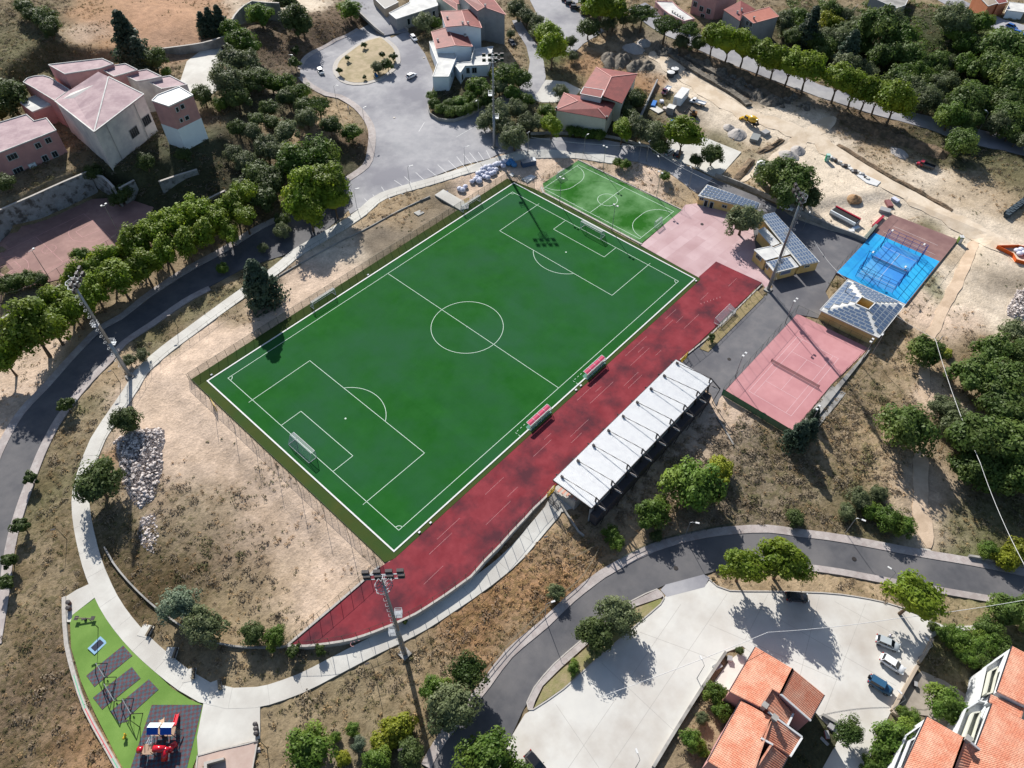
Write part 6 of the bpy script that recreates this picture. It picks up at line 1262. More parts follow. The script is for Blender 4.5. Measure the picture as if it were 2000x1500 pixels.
def row(group, where, lst, name='tree', cat='tree', low=False, noun='tree'):
    cnt = {}
    for it in lst:
        px, py, r, k = it[:4]; c = cnt.get(k, 0); cnt[k] = c+1
        n = sum(1 for x in lst if x[3] == k)
        tree(px, py, r, k, (f'{od(c)} {KD[k]} {noun} {where}' if n > 1 else f'{KD[k]} {noun} {where}'), group, name, cat, low)
row('plane trees along the western street', 'counted up the left street from the left edge', [(5, 700, 27, 'P'), (57, 640, 44, 'P'), (95, 632, 32, 'P'), (120, 590, 30, 'P'), (140, 606, 28, 'P'), (160, 545, 30, 'P'), (182, 570, 30, 'P'), (205, 515, 30, 'P'), (232, 545, 32, 'P'), (262, 478, 31, 'P'), (278, 520, 30, 'P'), (305, 455, 30, 'P'), (322, 492, 28, 'P'), (347, 437, 30, 'P'), (362, 475, 27, 'P'), (385, 415, 29, 'P'), (400, 455, 26, 'P'), (428, 425, 26, 'P'), (455, 400, 25, 'P'), (480, 382, 24, 'P'), (477, 425, 24, 'P'), (445, 452, 22, 'P')], 'plane_tree')
row('large trees between the school and the street junction', 'left of the street junction', [(578, 322, 40, 'S'), (622, 305, 38, 'S'), (640, 335, 28, 'S'), (640, 358, 36, 'P'), (590, 380, 38, 'P'), (652, 392, 26, 'P'), (602, 412, 30, 'P'), (532, 358, 32, 'O'), (500, 338, 27, 'O'), (512, 385, 30, 'O'), (470, 365, 22, 'O'), (548, 300, 26, 'G'), (520, 288, 24, 'G'), (480, 318, 22, 'G'), (550, 430, 16, 'O')])
row('bushy trees on the bank left of the roundabout', 'on the bank left of the roundabout', [(505, 152, 22, 'O'), (530, 163, 20, 'S'), (556, 168, 20, 'S'), (588, 182, 18, 'S'), (562, 190, 19, 'O'), (590, 206, 18, 'O'), (622, 207, 23, 'A'), (526, 212, 17, 'O'), (600, 232, 21, 'G'), (557, 258, 25, 'G'), (645, 246, 20, 'O'), (686, 260, 19, 'S'), (530, 240, 16, 'O'), (500, 235, 16, 'O'), (490, 260, 18, 'G'), (455, 300, 18, 'G'), (465, 255, 16, 'O')])
row('trees around the school yard', 'around the school yard', [(250, 82, 30, 'C'), (276, 112, 22, 'C'), (300, 116, 20, 'O'), (325, 141, 9, 'S'), (397, 50, 15, 'C'), (413, 47, 16, 'C'), (430, 44, 17, 'C'), (452, 62, 19, 'S'), (470, 85, 24, 'S'), (488, 95, 20, 'S'), (456, 118, 27, 'G'), (488, 126, 25, 'G'), (440, 158, 29, 'G'), (462, 192, 24, 'O'), (482, 160, 26, 'O'), (397, 188, 20, 'O'), (430, 204, 13, 'S'), (20, 190, 30, 'O'), (-8, 215, 26, 'O'), (8, 358, 17, 'O'), (195, 358, 17, 'O'), (240, 378, 18, 'O'), (228, 390, 14, 'O'), (300, 352, 18, 'O'), (372, 335, 15, 'O'), (160, 499, 15, 'S')])
row('trees on the hill at the top left', 'on the hill at the top left', [(48, 12, 16, 'O'), (68, 30, 17, 'O'), (88, 38, 18, 'O'), (104, 66, 17, 'O'), (112, 90, 14, 'O'), (508, 30, 21, 'S'), (556, 2, 22, 'O'), (574, 38, 26, 'O'), (592, 52, 20, 'O'), (683, 22, 20, 'S'), (576, 122, 10, 'T'), (576, 100, 8, 'T')])
row('shrubs along the top of the court wall', 'beside the red court wall', [(5, 560, 18, 'F'), (30, 552, 17, 'F'), (54, 548, 16, 'F'), (78, 545, 13, 'F')], 'shrub', 'shrub', True, 'shrub')
tree(507, 560, 40, 'C', 'large dark cedar standing beside the dirt track left of the pitch', None, 'cedar_tree')
row('trees along the ring path', 'along the ring path', [(245, 822, 27, 'O'), (190, 945, 41, 'O'), (349, 1182, 36, 'L'), (398, 1222, 37, 'G'), (494, 1237, 23, 'O'), (538, 1245, 21, 'S'), (552, 452, 16, 'G'), (513, 484, 10, 'G'), (435, 525, 12, 'S'), (277, 694, 13, 'G'), (252, 704, 12, 'G')])
row('young street trees', 'along the pavement of the left street', [(127, 792, 15, 'T'), (57, 935, 12, 'T'), (42, 1028, 15, 'T'), (17, 1093, 13, 'T'), (12, 1136, 14, 'T')], 'street_tree')
row('small round trees below the track wall', 'below the wall of the track', [(575, 1270, 13, 'T'), (626, 1268, 10, 'T'), (792, 1213, 6, 'T'), (1389, 660, 8, 'T')], 'street_tree')
row('bushes at the bottom of the picture', 'at the bottom left of the lower road', [(603, 1465, 42, 'S'), (690, 1425, 13, 'S'), (655, 1440, 10, 'S'), (775, 1425, 32, 'Y'), (750, 1450, 24, 'Y'), (800, 1470, 26, 'O'), (885, 1385, 47, 'G'), (915, 1312, 37, 'A'), (850, 1345, 26, 'S'), (735, 1490, 26, 'S'), (950, 1480, 46, 'S'), (1010, 1520, 30, 'S'), (1085, 1157, 17, 'G'), (668, 1480, 14, 'Y'), (702, 1452, 14, 'L'), (1120, 1305, 13, 'S')])
row('trees beside the lower road and white lot', 'beside the white lot', [(1165, 1242, 36, 'O'), (1208, 1200, 38, 'G'), (1453, 1108, 37, 'P'), (1531, 1098, 42, 'P'), (1788, 1168, 41, 'P'), (1955, 1190, 24, 'F'), (1990, 1200, 30, 'F')])
row('shrubs on the slope below the grandstand', 'on the slope below the grandstand', [(1275, 1003, 34, 'S'), (1356, 952, 56, 'S'), (1193, 1043, 17, 'S'), (1206, 1062, 14, 'S'), (1280, 1048, 13, 'O'), (1555, 1012, 18, 'O'), (1410, 920, 26, 'Y'), (1560, 850, 26, 'C'), (1582, 838, 20, 'C'), (1590, 812, 14, 'C')], 'shrub', 'shrub', True, 'shrub')
row('trees on the right slope', 'on the right slope', [(1805, 686, 28, 'F'), (1770, 838, 44, 'F'), (1982, 650, 24, 'G'), (1940, 690, 30, 'F'), (1900, 738, 36, 'F'), (1962, 745, 36, 'F'), (1848, 800, 26, 'G'), (1895, 862, 46, 'F'), (1958, 800, 42, 'F'), (1960, 880, 50, 'F'), (2005, 830, 40, 'F'), (1905, 912, 36, 'F'), (1998, 935, 40, 'F'), (2000, 700, 30, 'F'), (1870, 830, 30, 'G'), (1950, 930, 34, 'F')])
row('low bushes near the dirt footpath', 'near the dirt footpath', [(1735, 1015, 26, 'S'), (1765, 1028, 20, 'S'), (1700, 1000, 18, 'S'), (1680, 975, 22, 'G'), (1715, 965, 18, 'G'), (1655, 1000, 16, 'G'), (1850, 660+30, 10, 'Y'), (1960, 1090, 20, 'Y'), (1990, 1080, 22, 'Y'), (1930, 1075, 16, 'S')], 'shrub', 'shrub', True, 'bush')
row('shrubs of the sloping garden', 'in the sloping garden', [(1850, 1240, 18, 'S'), (1875, 1250, 22, 'S'), (1900, 1262, 22, 'S'), (1928, 1256, 20, 'S'), (1955, 1262, 18, 'F'), (1890, 1282, 18, 'S'), (1915, 1290, 18, 'F'), (1930, 1230, 20, 'F'), (1825, 1225, 10, 'O'), (1765, 1394, 12, 'S'), (1784, 1403, 13, 'S')], 'shrub', 'shrub', True, 'shrub')
row('garden trees of the tiled houses', 'in the gardens of the tiled houses', [(1845, 1378, 31, 'S'), (1742, 1440, 33, 'S'), (1725, 1470, 24, 'S'), (1660, 1430, 26, 'A'), (1398, 1354, 20, 'S'), (1410, 1390, 18, 'S'), (1372, 1402, 12, 'G'), (1351, 1445, 20, 'S'), (1700, 1495, 16, 'S'), (1445, 1272, 8, 'O'), (1372, 1465, 12, 'S')])
row('trees around the changing rooms', 'around the changing rooms', [(1452, 430, 35, 'G'), (1515, 342, 35, 'F'), (1548, 352, 36, 'F'), (1577, 388, 24, 'O'), (1538, 378, 32, 'F'), (1222, 322, 11, 'S'), (1207, 318, 10, 'S'), (1298, 345, 11, 'S')])
row('trees around the small white car park', 'around the small white car park', [(1216, 254, 21, 'P'), (1245, 250, 28, 'G'), (1275, 262, 28, 'G'), (1292, 288, 18, 'O'), (1335, 262, 31, 'P'), (1392, 303, 22, 'O'), (1360, 314, 13, 'O'), (1222, 213, 17, 'G'), (1243, 195, 22, 'O'), (1232, 228, 15, 'O')])
row('clipped hedge in front of the cream house', 'in the hedge before the cream house', [(1117, 256, 12, 'S'), (1130, 259, 12, 'S'), (1144, 261, 12, 'S'), (1158, 263, 12, 'S'), (1172, 265, 12, 'S')], 'hedge_shrub', 'shrub', True, 'shrub')
row('garden trees between the villa and the cream house', 'between the villa and the cream house', [(1078, 245, 19, 'P'), (1052, 240, 17, 'G'), (1068, 218, 16, 'S'), (1030, 240, 19, 'G'), (1005, 270, 27, 'G'), (985, 248, 20, 'G'), (1095, 178, 14, 'G'), (935, 172, 21, 'S'), (975, 172, 17, 'G'), (990, 150, 25, 'F'), (1015, 155, 20, 'F'), (1000, 183, 17, 'S'), (1028, 196, 14, 'S'), (975, 224, 27, 'G'), (1010, 214, 20, 'G'), (945, 238, 18, 'G'), (968, 145, 12, 'Y'), (955, 190, 15, 'F'), (1090, 225, 12, 'S')])
row('hedge round the villa garden', 'in the hedge round the villa', [(843, 188, 10, 'F'), (848, 204, 11, 'F'), (862, 214, 12, 'F'), (880, 219, 12, 'F'), (898, 219, 12, 'F'), (914, 214, 12, 'F'), (930, 206, 12, 'F'), (945, 199, 12, 'F'), (900, 200, 14, 'S'), (920, 192, 14, 'S'), (880, 205, 12, 'F')], 'hedge_shrub', 'shrub', True, 'shrub')
row('trees around the upper car park', 'around the upper car park', [(826, 45, 20, 'G'), (849, 46, 12, 'S'), (1010, 18, 18, 'G'), (1030, 32, 18, 'G'), (1046, 44, 16, 'G'), (998, 66, 9, 'G'), (1073, 70, 25, 'P'), (1078, 95, 24, 'P'), (1052, 62, 16, 'G'), (1114, 83, 12, 'O'), (1118, 110, 10, 'G'), (1150, 55, 21, 'O'), (1188, 46, 15, 'G'), (1175, 14, 26, 'P'), (1200, 18, 24, 'P'), (1160, 2, 24, 'S'), (1218, 38, 14, 'G')])
row('umbrella pines by the avenue', 'by the top of the avenue', [(1255, 26, 25, 'A'), (1300, 50, 27, 'A'), (1345, 58, 22, 'A'), (1330, 82, 15, 'G'), (1364, 86, 16, 'O'), (1238, 38, 12, 'G')])
row('plane trees along the avenue', 'along the avenue counted from the left', [(1395, 74, 23, 'P'), (1424, 84, 24, 'P'), (1455, 92, 24, 'P'), (1488, 106, 25, 'P'), (1516, 118, 25, 'P'), (1545, 126, 26, 'P'), (1580, 136, 26, 'P'), (1640, 156, 26, 'P'), (1672, 170, 24, 'P'), (1695, 180, 24, 'P'), (1718, 186, 22, 'P'), (1751, 196, 29, 'P'), (1879, 280, 25, 'F')], 'plane_tree')
# the wood on the far side of the avenue
rw_ = random.Random(11); WOOD = [(1530, 20), (1690, 25), (1760, 60), (1850, 55), (1905, 95), (2020, 120), (2050, 290), (1950, 262), (1860, 235), (1790, 205), (1740, 165), (1660, 135), (1600, 100), (1530, 80)]
wn = 0; used = []
wood_seed = [(1710, 60, 34, 'F'), (1730, 45, 26, 'G'), (1580, 62, 24, 'C'), (1560, 40, 22, 'S'), (1655, 108, 24, 'C'), (1610, 45, 24, 'Y'), (1640, 75, 22, 'G'), (1960, 105, 34, 'F'), (1935, 135, 28, 'F'), (1985, 160, 32, 'F'), (1900, 190, 26, 'F'), (1870, 75, 18, 'S'), (1895, 90, 18, 'S'), (1870, 110, 20, 'S'), (1790, 145, 20, 'S'), (1810, 195, 24, 'G'), (1880, 205, 28, 'F')]
for q in wood_seed: used.append(q)
while len(used) < 74:
    x, y = rw_.uniform(1530, 2030), rw_.uniform(20, 280)
    if not inside(WOOD, np.array([x]), np.array([y]))[0]: continue
    if 1760 < x < 1840 and 20 < y < 95: continue
    r_ = rw_.uniform(12, 26)
    if any(math.hypot(x-u[0], (y-u[1])*1.5) < (r_+u[2])*.62 for u in used): continue
    used.append((x, y, r_, rw_.choice('FFFSGOGF')))
used.sort(key=lambda u: u[1])
row('trees of the wood beyond the avenue', 'of the wood beyond the avenue, counted from the top', used, 'wood_tree')
def tonemat():
    m = M('dry_plants', (.3, .3, .2), rough=.8, spec=.1); nt = m.node_tree; a = nt.nodes.new('ShaderNodeAttribute'); a.attribute_name = 'tone'; p = nt.nodes['Principled BSDF']; nt.links.new(a.outputs[0], p.inputs['Base Color'])
    t = nt.nodes.new('ShaderNodeBsdfTranslucent'); x = nt.nodes.new('ShaderNodeMixShader'); x.inputs[0].default_value = .3; nt.links.new(a.outputs[0], t.inputs[0]); nt.links.new(p.outputs[0], x.inputs[1]); nt.links.new(t.outputs[0], x.inputs[2]); nt.links.new(x.outputs[0], nt.nodes['Material Output'].inputs[0]); return m
m_tone = tonemat()
# ---- undergrowth: real tufts and scrub, scattered where the ground carries it
def scatter(name, mat, n, size, blades, leaf, cond, seed, label=None, up=.6, squat=.6, region=(-150, 330, -160, 300), clump=None, tint=None, wt=0.0):
    r = np.random.default_rng(seed); pts = []
    P = np.stack([r.uniform(region[0], region[1], n), r.uniform(region[2], region[3], n)], 1)
    i = np.clip(np.searchsorted(tx, P[:, 0])-1, 0, len(tx)-2); j = np.clip(np.searchsorted(ty, P[:, 1])-1, 0, len(ty)-2)
    veg = CV[i, j, 3]; col = CV[i, j, :3]; ok = ~(pav[i, j] | pav[i+1, j] | pav[i, j+1] | pav[i+1, j+1])
    # only what the drone camera can see
    V = np.concatenate([P, Hn(P[:, 0], P[:, 1])[:, None]], 1)-CAM; zc = V@AX_D; X = 1000+F_PX*(V@AX_R)/zc; Y = 750-F_PX*(V@AX_U)/zc
    ok &= (X > -60) & (X < 2060) & (Y > -60) & (Y < 1560)
    cl = fbm(P[:, 0], P[:, 1], clump or 7, seed+50)
    ok &= cond(veg, col, cl, X, Y, r.random(n))
    P = P[ok]; m = len(P); s = size*r.uniform(.5, 1.4, m)
    z = Hn(P[:, 0], P[:, 1]); k = np.repeat(np.arange(m), blades); N_ = len(k)
    d = r.normal(size=(N_, 3)); d[:, 2] = np.abs(d[:, 2])*up+.1; d /= np.linalg.norm(d, axis=1)[:, None]
    C = np.stack([P[k, 0], P[k, 1], z[k]+.02], 1)+d*(s[k]*r.uniform(.35, 1.0, N_))[:, None]*np.array([1, 1, squat]); d = d*np.array([.6, .6, 1.3]); d /= np.linalg.norm(d, axis=1)[:, None]
    t = np.cross(d, r.normal(size=(N_, 3))); t /= np.linalg.norm(t, axis=1)[:, None]; b = np.cross(d, t)*1.0+d*.35*up; L_ = (leaf*r.uniform(.6, 1.4, N_))[:, None]*(s[k]/size)[:, None]
    Vv = np.stack([C-t*L_, C+b*L_*1.1, C+t*L_], 1).reshape(-1, 3)
    me = bpy.data.meshes.new(name); nv = len(Vv); me.vertices.add(nv); me.vertices.foreach_set('co', Vv.reshape(-1).astype(np.float32)); me.loops.add(nv); me.loops.foreach_set('vertex_index', np.arange(nv, dtype=np.int32))
    me.polygons.add(nv//3); me.polygons.foreach_set('loop_start', np.arange(0, nv, 3, dtype=np.int32)); me.update(calc_edges=True); me.materials.append(mat)
    own = np.array(tint if tint is not None else (1, 1, 1)); cc_ = CV[i[ok], j[ok], :3]; cc_ = (cc_*(1-wt)+own*wt)*r.uniform(.72, 1.22, (m, 1)); cv = np.concatenate([np.repeat(cc_[k]*r.uniform(.85, 1.15, (N_, 1)), 3, axis=0), np.ones((nv, 1))], 1)
    ca_ = me.color_attributes.new('tone', 'FLOAT_COLOR', 'POINT'); ca_.data.foreach_set('color', cv.reshape(-1).astype(np.float32))
    o = link(bpy.data.objects.new(name, me)); tag(o, label, None, None, 'stuff'); return o
SB = lambda X, Y: (X > 1180) & (X < 1760) & (Y > 800) & (Y < 1060)
OB = lambda X, Y: (X > 840) & (X < 1190) & (Y > 1040) & (Y < 1300) & (X+Y > 2090)
scatter('scrub', m_tone, 150000, .9, 30, .17, lambda v, c, q, X, Y, u: (v > .42) & (q > -.12) & (Y > 0) & (u < np.where(SB(X, Y), .95, .28)), 1, 'dry grey scrub on the open slopes', clump=5, tint=A(176, 162, 142), wt=.5)
scatter('grass', m_tone, 190000, .55, 14, .13, lambda v, c, q, X, Y, u: (v > .2) & (u < np.where(OB(X, Y), .98, .25)) & ((q > -.1) | OB(X, Y)), 2, 'straw coloured dry grass tufts', up=1.2, tint=A(214, 176, 126), wt=.45)
scatter('weeds', m_tone, 190000, .5, 12, .13, lambda v, c, q, X, Y, u: (v > .2) & (q > .02) & (u < .4), 3, 'olive weeds in loose patches', clump=9, tint=A(116, 120, 74), wt=.6)
scatter('weeds', m_tone, 90000, .34, 9, .12, lambda v, c, q, X, Y, u: ((v > .03) & (v < .5) & (q > .22) & (u < .6)) | ((v > .8) & (u < .5)), 4, 'small green weeds on the bare soil', clump=6, tint=A(84, 104, 52), wt=.75)
scatter('undergrowth', LM['F'], 40000, 1.5, 26, .27, lambda v, c, q, X, Y, u: (X > 1525) & (Y < 290) & (Y < 20+.55*(X-1500)+40) & (Y > -40) & (q > -.35) & (u < .75) & ~((X > 1780) & (Y < (X-1780)*.42-10)) & (v > .6), 5, 'tangled green undergrowth of the wood', clump=6)
scatter('scrub', m_tone, 26000, 1.5, 64, .2, lambda v, c, q, X, Y, u: (v > .55) & (q > .1) & (Y > 0) & (u < np.where((X > 1150) & (Y > 640) & (Y < 1100), .4, .14)), 6, 'larger olive bushes on the slopes', clump=8, squat=.75, tint=A(112, 116, 76), wt=.7)
scatter('rubble', m_tone, 90000, .5, 7, .16, lambda v, c, q, X, Y, u: (X > 1170) & (X < 1900) & (Y > 60) & (Y < 480) & (v < .45) & (u < .3) & (q > .08), 7, 'loose rubble and clods on the building site', clump=7, squat=.3, tint=A(170, 158, 144), wt=.7)
# ------------------------------------------------------------------ vehicles
m_chrome = M('rim_alloy', A(170, 172, 176), rough=.35, metal=.7); m_red_l = M('tail_red', (.35, .01, .01), rough=.3); m_hl = M('headlight_glass', A(220, 226, 230), rough=.15)
def paint(name, c, rough=.25): return M(name, c, rough=rough, spec=.6)
PT = {'silver': paint('paint_silver', A(196, 204, 208)), 'white': paint('paint_white', (.78, .79, .8)), 'blue': paint('paint_blue', A(56, 100, 134)), 'black': paint('paint_black', (.012, .013, .016)), 'red': paint('paint_red', A(186, 44, 62)), 'maroon': paint('paint_maroon', A(120, 72, 88)),
      'sky': paint('paint_bright_blue', A(40, 100, 180)), 'grey': paint('paint_grey', A(80, 84, 90)), 'yellow': paint('paint_yellow', A(232, 186, 50)), 'dgrey': paint('paint_dark', A(50, 54, 60))}
def wheel_mesh(r, w_):
    mb = MB(); mb.tube((0, -w_/2, 0), (0, w_/2, 0), r, r, 16); a = mb.mesh('tyre', m_black); mb = MB(); mb.tube((0, -w_/2-.012, 0), (0, w_/2+.012, 0), r*.62, r*.62, 12); return a, mb.mesh('rim', m_chrome)
WM = {r: wheel_mesh(r, w_) for r, w_ in ((.31, .2), (.36, .24), (.45, .3))}
def wheels(t, xs, hw, r):
    for x in xs:
        for s in (-1, 1):
            o = obj('wheel', WM[r][0], t, (x, s*(hw-.1), r)); obj('rim', WM[r][1], o)
def loft(mb, st):
    "st: list of (x, halfwidth, zlow, zhigh, topfactor)"
    n = 8; V = []; F = []
    for x, w_, z0, z1, tf in st:
        for y, z in ((-w_*.86, z0), (-w_, z0+(z1-z0)*.3), (-w_*.98, z0+(z1-z0)*.75), (-w_*tf, z1), (w_*tf, z1), (w_*.98, z0+(z1-z0)*.75), (w_, z0+(z1-z0)*.3), (w_*.86, z0)): V.append((x, y, z))
    for k in range(len(st)-1):
        for i in range(n): F.append((k*n+i, k*n+(i+1) % n, (k+1)*n+(i+1) % n, (k+1)*n+i))
    F += [tuple(range(n))[::-1], tuple(range((len(st)-1)*n, len(st)*n))]; mb.add(V, F)
def lights(t, xf, xr, hw, z):
    for s in (-1, 1):
        mb = MB(); mb.box(xf, s*hw*.76, z, .14, hw*.34, .16); mb.build('headlight', m_hl, t); mb = MB(); mb.box(xr, s*hw*.82, z+.1, .14, hw*.26, .26); mb.build('tail_light', m_red_l, t)
def car(col, label, kind='hatch', group=None, name='parked_car', cat='car', shrink=1):
    t = thing(name, label, cat, (0, 0, 0), 0, group); P = PT[col]; Lh = {'hatch': 2.12, 'suv': 2.2, 'jeep': 2.1, 'estate': 2.25}[kind]; hw = .9 if kind != 'estate' else .86; h = {'hatch': 1.47, 'suv': 1.58, 'jeep': 1.78, 'estate': 1.42}[kind]; zb = {'hatch': .92, 'suv': .98, 'jeep': 1.08, 'estate': .9}[kind]
    mb = MB(); hood = zb-.08 if kind != 'jeep' else zb
    loft(mb, [(-Lh, hw*.78, .38, zb-.22, .9), (-Lh+.12, hw*.94, .28, zb-.06, .9), (-Lh*.55, hw, .24, zb, .9), (Lh*.35, hw, .24, zb, .9), (Lh*.72, hw*.97, .26, hood-.03, .86), (Lh-.14, hw*.86, .3, hood-.16, .84), (Lh, hw*.66, .4, hood-.3, .84)]); mb.build('body', P, t, True)
    rb = -Lh*.86 if kind != 'hatch' else -Lh*.9; rt = {'hatch': -Lh*.72, 'suv': -Lh*.7, 'jeep': -Lh*.84, 'estate': -Lh*.8}[kind]; ft = Lh*.16 if kind != 'jeep' else Lh*.26; fb = Lh*.52 if kind != 'jeep' else Lh*.36; y0, y1 = hw*.88, hw*.70
    mb = MB(); V = [(rb, -y0, zb-.03), (fb, -y0*.95, zb-.05), (fb, y0*.95, zb-.05), (rb, y0, zb-.03), (rt, -y1, h-.04), (ft, -y1, h-.04), (ft, y1, h-.04), (rt, y1, h-.04)]
    mb.add(V, [(0, 1, 5, 4), (1, 2, 6, 5), (2, 3, 7, 6), (3, 0, 4, 7), (4, 5, 6, 7)]); mb.build('window_glass', m_glass, t)
    mb = MB(); mb.prism([(rt-.06, -y1-.02), (ft+.02, -y1-.01), (ft+.02, y1+.01), (rt-.06, y1+.02)], h-.05, h); 
    for s in (-1, 1):
        for a, b in (((fb, s*y0*.95, zb-.04), (ft, s*y1, h-.03)), ((rb, s*y0, zb-.02), (rt, s*y1, h-.03)), ((-.15, s*(y0+.005), zb), (-.25, s*(y1+.01), h-.03))): mb.bar(a, b, .07)
    mb.build('roof', P, t)
    r = .31 if kind != 'jeep' else .36; wheels(t, (-Lh*.62, Lh*.62), hw, r); lights(t, Lh-.1, -Lh+.08, hw, zb-.24)
    for s in (-1, 1): mb = MB(); mb.box(fb-.25, s*(hw+.09), zb+.06, .12, .2, .14); mb.build('wing_mirror', P, t)
    if kind == 'jeep': mb = MB(); mb.tube((-Lh-.22, .1, zb), (-Lh-.02, .1, zb), .36, .36, 14); mb.build('spare_wheel', m_black, t)
    mb = MB(); mb.box(-Lh-.005, 0, .55, .03, .5, .12); mb.build('number_plate', m_white, t)
    return t
def putpx(t, a, b, dz=.06):
    "a: pixel of the tail, b: pixel of the nose (ground)"
    p = gp(*a); q = gp(*b); c = (p+q)/2; t.location = (c.x, c.y, H(c.x, c.y)+dz); t.rotation_euler = (0, 0, math.atan2(q.y-p.y, q.x-p.x)); return t
putpx(car('silver', 'silver hatchback with its driver door open in the white lot'), (1705, 1248), (1757, 1270), .1)
putpx(car('white', 'white hatchback parked between two other cars in the white lot', 'suv'), (1712, 1281), (1768, 1318), .1)
putpx(car('blue', 'dusty blue off-road car with a spare wheel in the white lot', 'jeep'), (1690, 1325), (1743, 1358), .1)
mb = MB(); p = gp(1735, 1250); 
putpx(car('black', 'black hatchback cut by the bottom edge of the picture'), (1030, 1474), (1062, 1512), .1)
putpx(car('black', 'dark car in the tree shadow on the white lot'), (1541, 1168), (1568, 1170), .1)
putpx(car('silver', 'silver and dark car driving round the roundabout loop'), (622, 136), (632, 151), .08)
putpx(car('white', 'white car driving below the roundabout island'), (797, 155), (811, 147), .08)
putpx(car('white', 'white car parked by the kerb near the zebra crossing', 'estate'), (802, 69), (815, 86), .08)
putpx(car('white', 'white estate car in the shade behind the changing rooms', 'estate'), (1523, 404), (1543, 414), .08)
putpx(car('silver', 'pale car under the trees of the small white car park', 'estate'), (1300, 306), (1314, 294), .1)
putpx(car('black', 'dark car under the trees of the small white car park'), (1318, 309), (1330, 298), .1)
for k, (a, b) in enumerate([((1136, 28), (1150, 27)), ((1116, 17), (1130, 17)), ((1107, 9), (1120, 9)), ((1100, 2), (1112, 2))]): putpx(car('dgrey' if k else 'grey', ['lowest', 'second lowest', 'third lowest', 'uppermost'][k]+' of the dark cars parked in the upper car park', group='cars in the upper car park'), a, b, .08)
putpx(car('sky', 'bright blue car on the street at the top right corner'), (1964, 52), (1985, 60), .1); putpx(car('sky', 'second bright blue car cut by the top right edge', 'estate'), (1977, 65), (2000, 72), .1)
putpx(car('grey', 'grey car by the low wall at the lane bend'), (995, 82), (1004, 92), .1)
# light truck / pickup
def truck(col, label, a, b, L_=5.2, load=True, bed=None, cabh=1.95, group=None):
    t = thing('truck', label, 'truck', (0, 0, 0), 0, group); P = PT[col]; h = L_/2; hw = .92
    mb = MB(); mb.box(-.3, 0, .62, L_-.6, .8, .18); mb.build('chassis', m_dsteel, t)
    mb = MB(); loft(mb, [(h-1.95, hw, .42, 1.15, .95), (h-1.0, hw, .42, 1.15, .94), (h-.35, hw*.95, .42, 1.0, .9), (h, hw*.85, .5, .8, .9)]); mb.build('cab_body', P, t)
    mb = MB(); mb.box(h-1.45, 0, 1.45, 1.0, 1.62, .62, taper=.86); mb.build('window_glass', m_glass, t); mb = MB(); mb.box(h-1.48, 0, 1.79, .95, 1.5, .08); mb.build('roof', P, t)
    if load:
        mb = MB(); cx = -h+(L_-2.1)/2; lb = L_-2.15; mb.box(cx, 0, .88, lb, 1.9, .08)
        for s in (-1, 1): mb.box(cx, s*.93, 1.1, lb, .05, .36)
        mb.box(cx-lb/2, 0, 1.1, .05, 1.8, .36); mb.box(cx+lb/2, 0, 1.25, .05, 1.8, .7); mb.build('load_bed', bed or PT['white'], t)
    wheels(t, (-h*.55, h*.58), hw, .36); lights(t, h-.04, -h+.05, hw, .75); putpx(t, a, b, .05); return t
truck('white', 'white pickup with an open bed on the building site', (1379, 209), (1345, 199), 5.6)
truck('maroon', 'old maroon truck with a pale load bed by the site rubbish', (1309, 172), (1292, 190), 5.4)
truck('red', 'red flatbed truck standing alone in the dry field', (1826, 334), (1786, 320), 5.4, bed=PT['dgrey'])
# yellow self-loading mixer
t = thing('concrete_mixer', 'yellow self-loading concrete mixer on the building site', 'mixer truck', (0, 0, 0)); Y_ = PT['yellow']
mb = MB(); mb.box(0, 0, .9, 5.6, 1.2, .3); mb.build('chassis', m_dsteel, t); mb = MB(); mb.box(1.9, .45, 1.7, 1.3, .9, 1.5, taper=.9); mb.build('cab', Y_, t); mb = MB(); mb.box(1.9, .45, 2.0, 1.34, .94, .7, taper=.9); mb.build('window_glass', m_glass, t)
mb = MB(); n = 14; prof = [(-2.2, .5), (-1.6, .85), (-.4, 1.15), (.5, 1.1), (1.2, .7), (1.4, .4)]
V = [(x, r*math.cos(2*math.pi*i/n), 2.1+(-x)*.12+r*math.sin(2*math.pi*i/n)) for x, r in prof for i in range(n)]; mb.add(V, [(k*n+i, k*n+(i+1) % n, (k+1)*n+(i+1) % n, (k+1)*n+i) for k in range(len(prof)-1) for i in range(n)]+[tuple(range(n)), tuple(range(5*n, 6*n))]); mb.build('drum', Y_, t, True)
mb = MB(); mb.bar((2.4, 0, 1.0), (3.9, 0, .5), .3); mb.box(4.1, 0, .45, .7, 1.9, .6); mb.build('loading_bucket', Y_, t); mb = MB(); mb.bar((-2.2, 0, 2.2), (-3.2, 0, 1.2), .35); mb.build('chute', m_dsteel, t)
for x in (-1.7, 1.7):
    for s in (-1, 1): o = obj('wheel', WM[.45][0], t, (x, s*.85, .55)); obj('rim', WM[.45][1], o)
putpx(t, (1482, 254), (1450, 233), .05)
t = thing('excavator', 'small brown tracked excavator at the edge of the building site', 'excavator', (0, 0, 0)); mb = MB()
for s in (-.7, .7): mb = MB(); mb.box(0, s, .35, 2.4, .4, .6); mb.build('track', m_black, t)
mb = MB(); mb.box(-.3, 0, 1.1, 1.8, 1.5, .8); mb.build('body', M('machine_brown', A(140, 100, 60)), t); mb = MB(); mb.box(.1, .35, 1.8, 1.0, .8, .9, taper=.9); mb.build('cab', m_glass, t)
mb = MB(); mb.bar((.6, -.3, 1.3), (2.0, -.3, 2.4), .22); mb.bar((2.0, -.3, 2.4), (2.9, -.3, 1.2), .18); mb.box(2.9, -.3, .9, .5, .7, .5); mb.build('digger_arm', m_dsteel, t); putpx(t, (1362, 228), (1345, 226), .05)
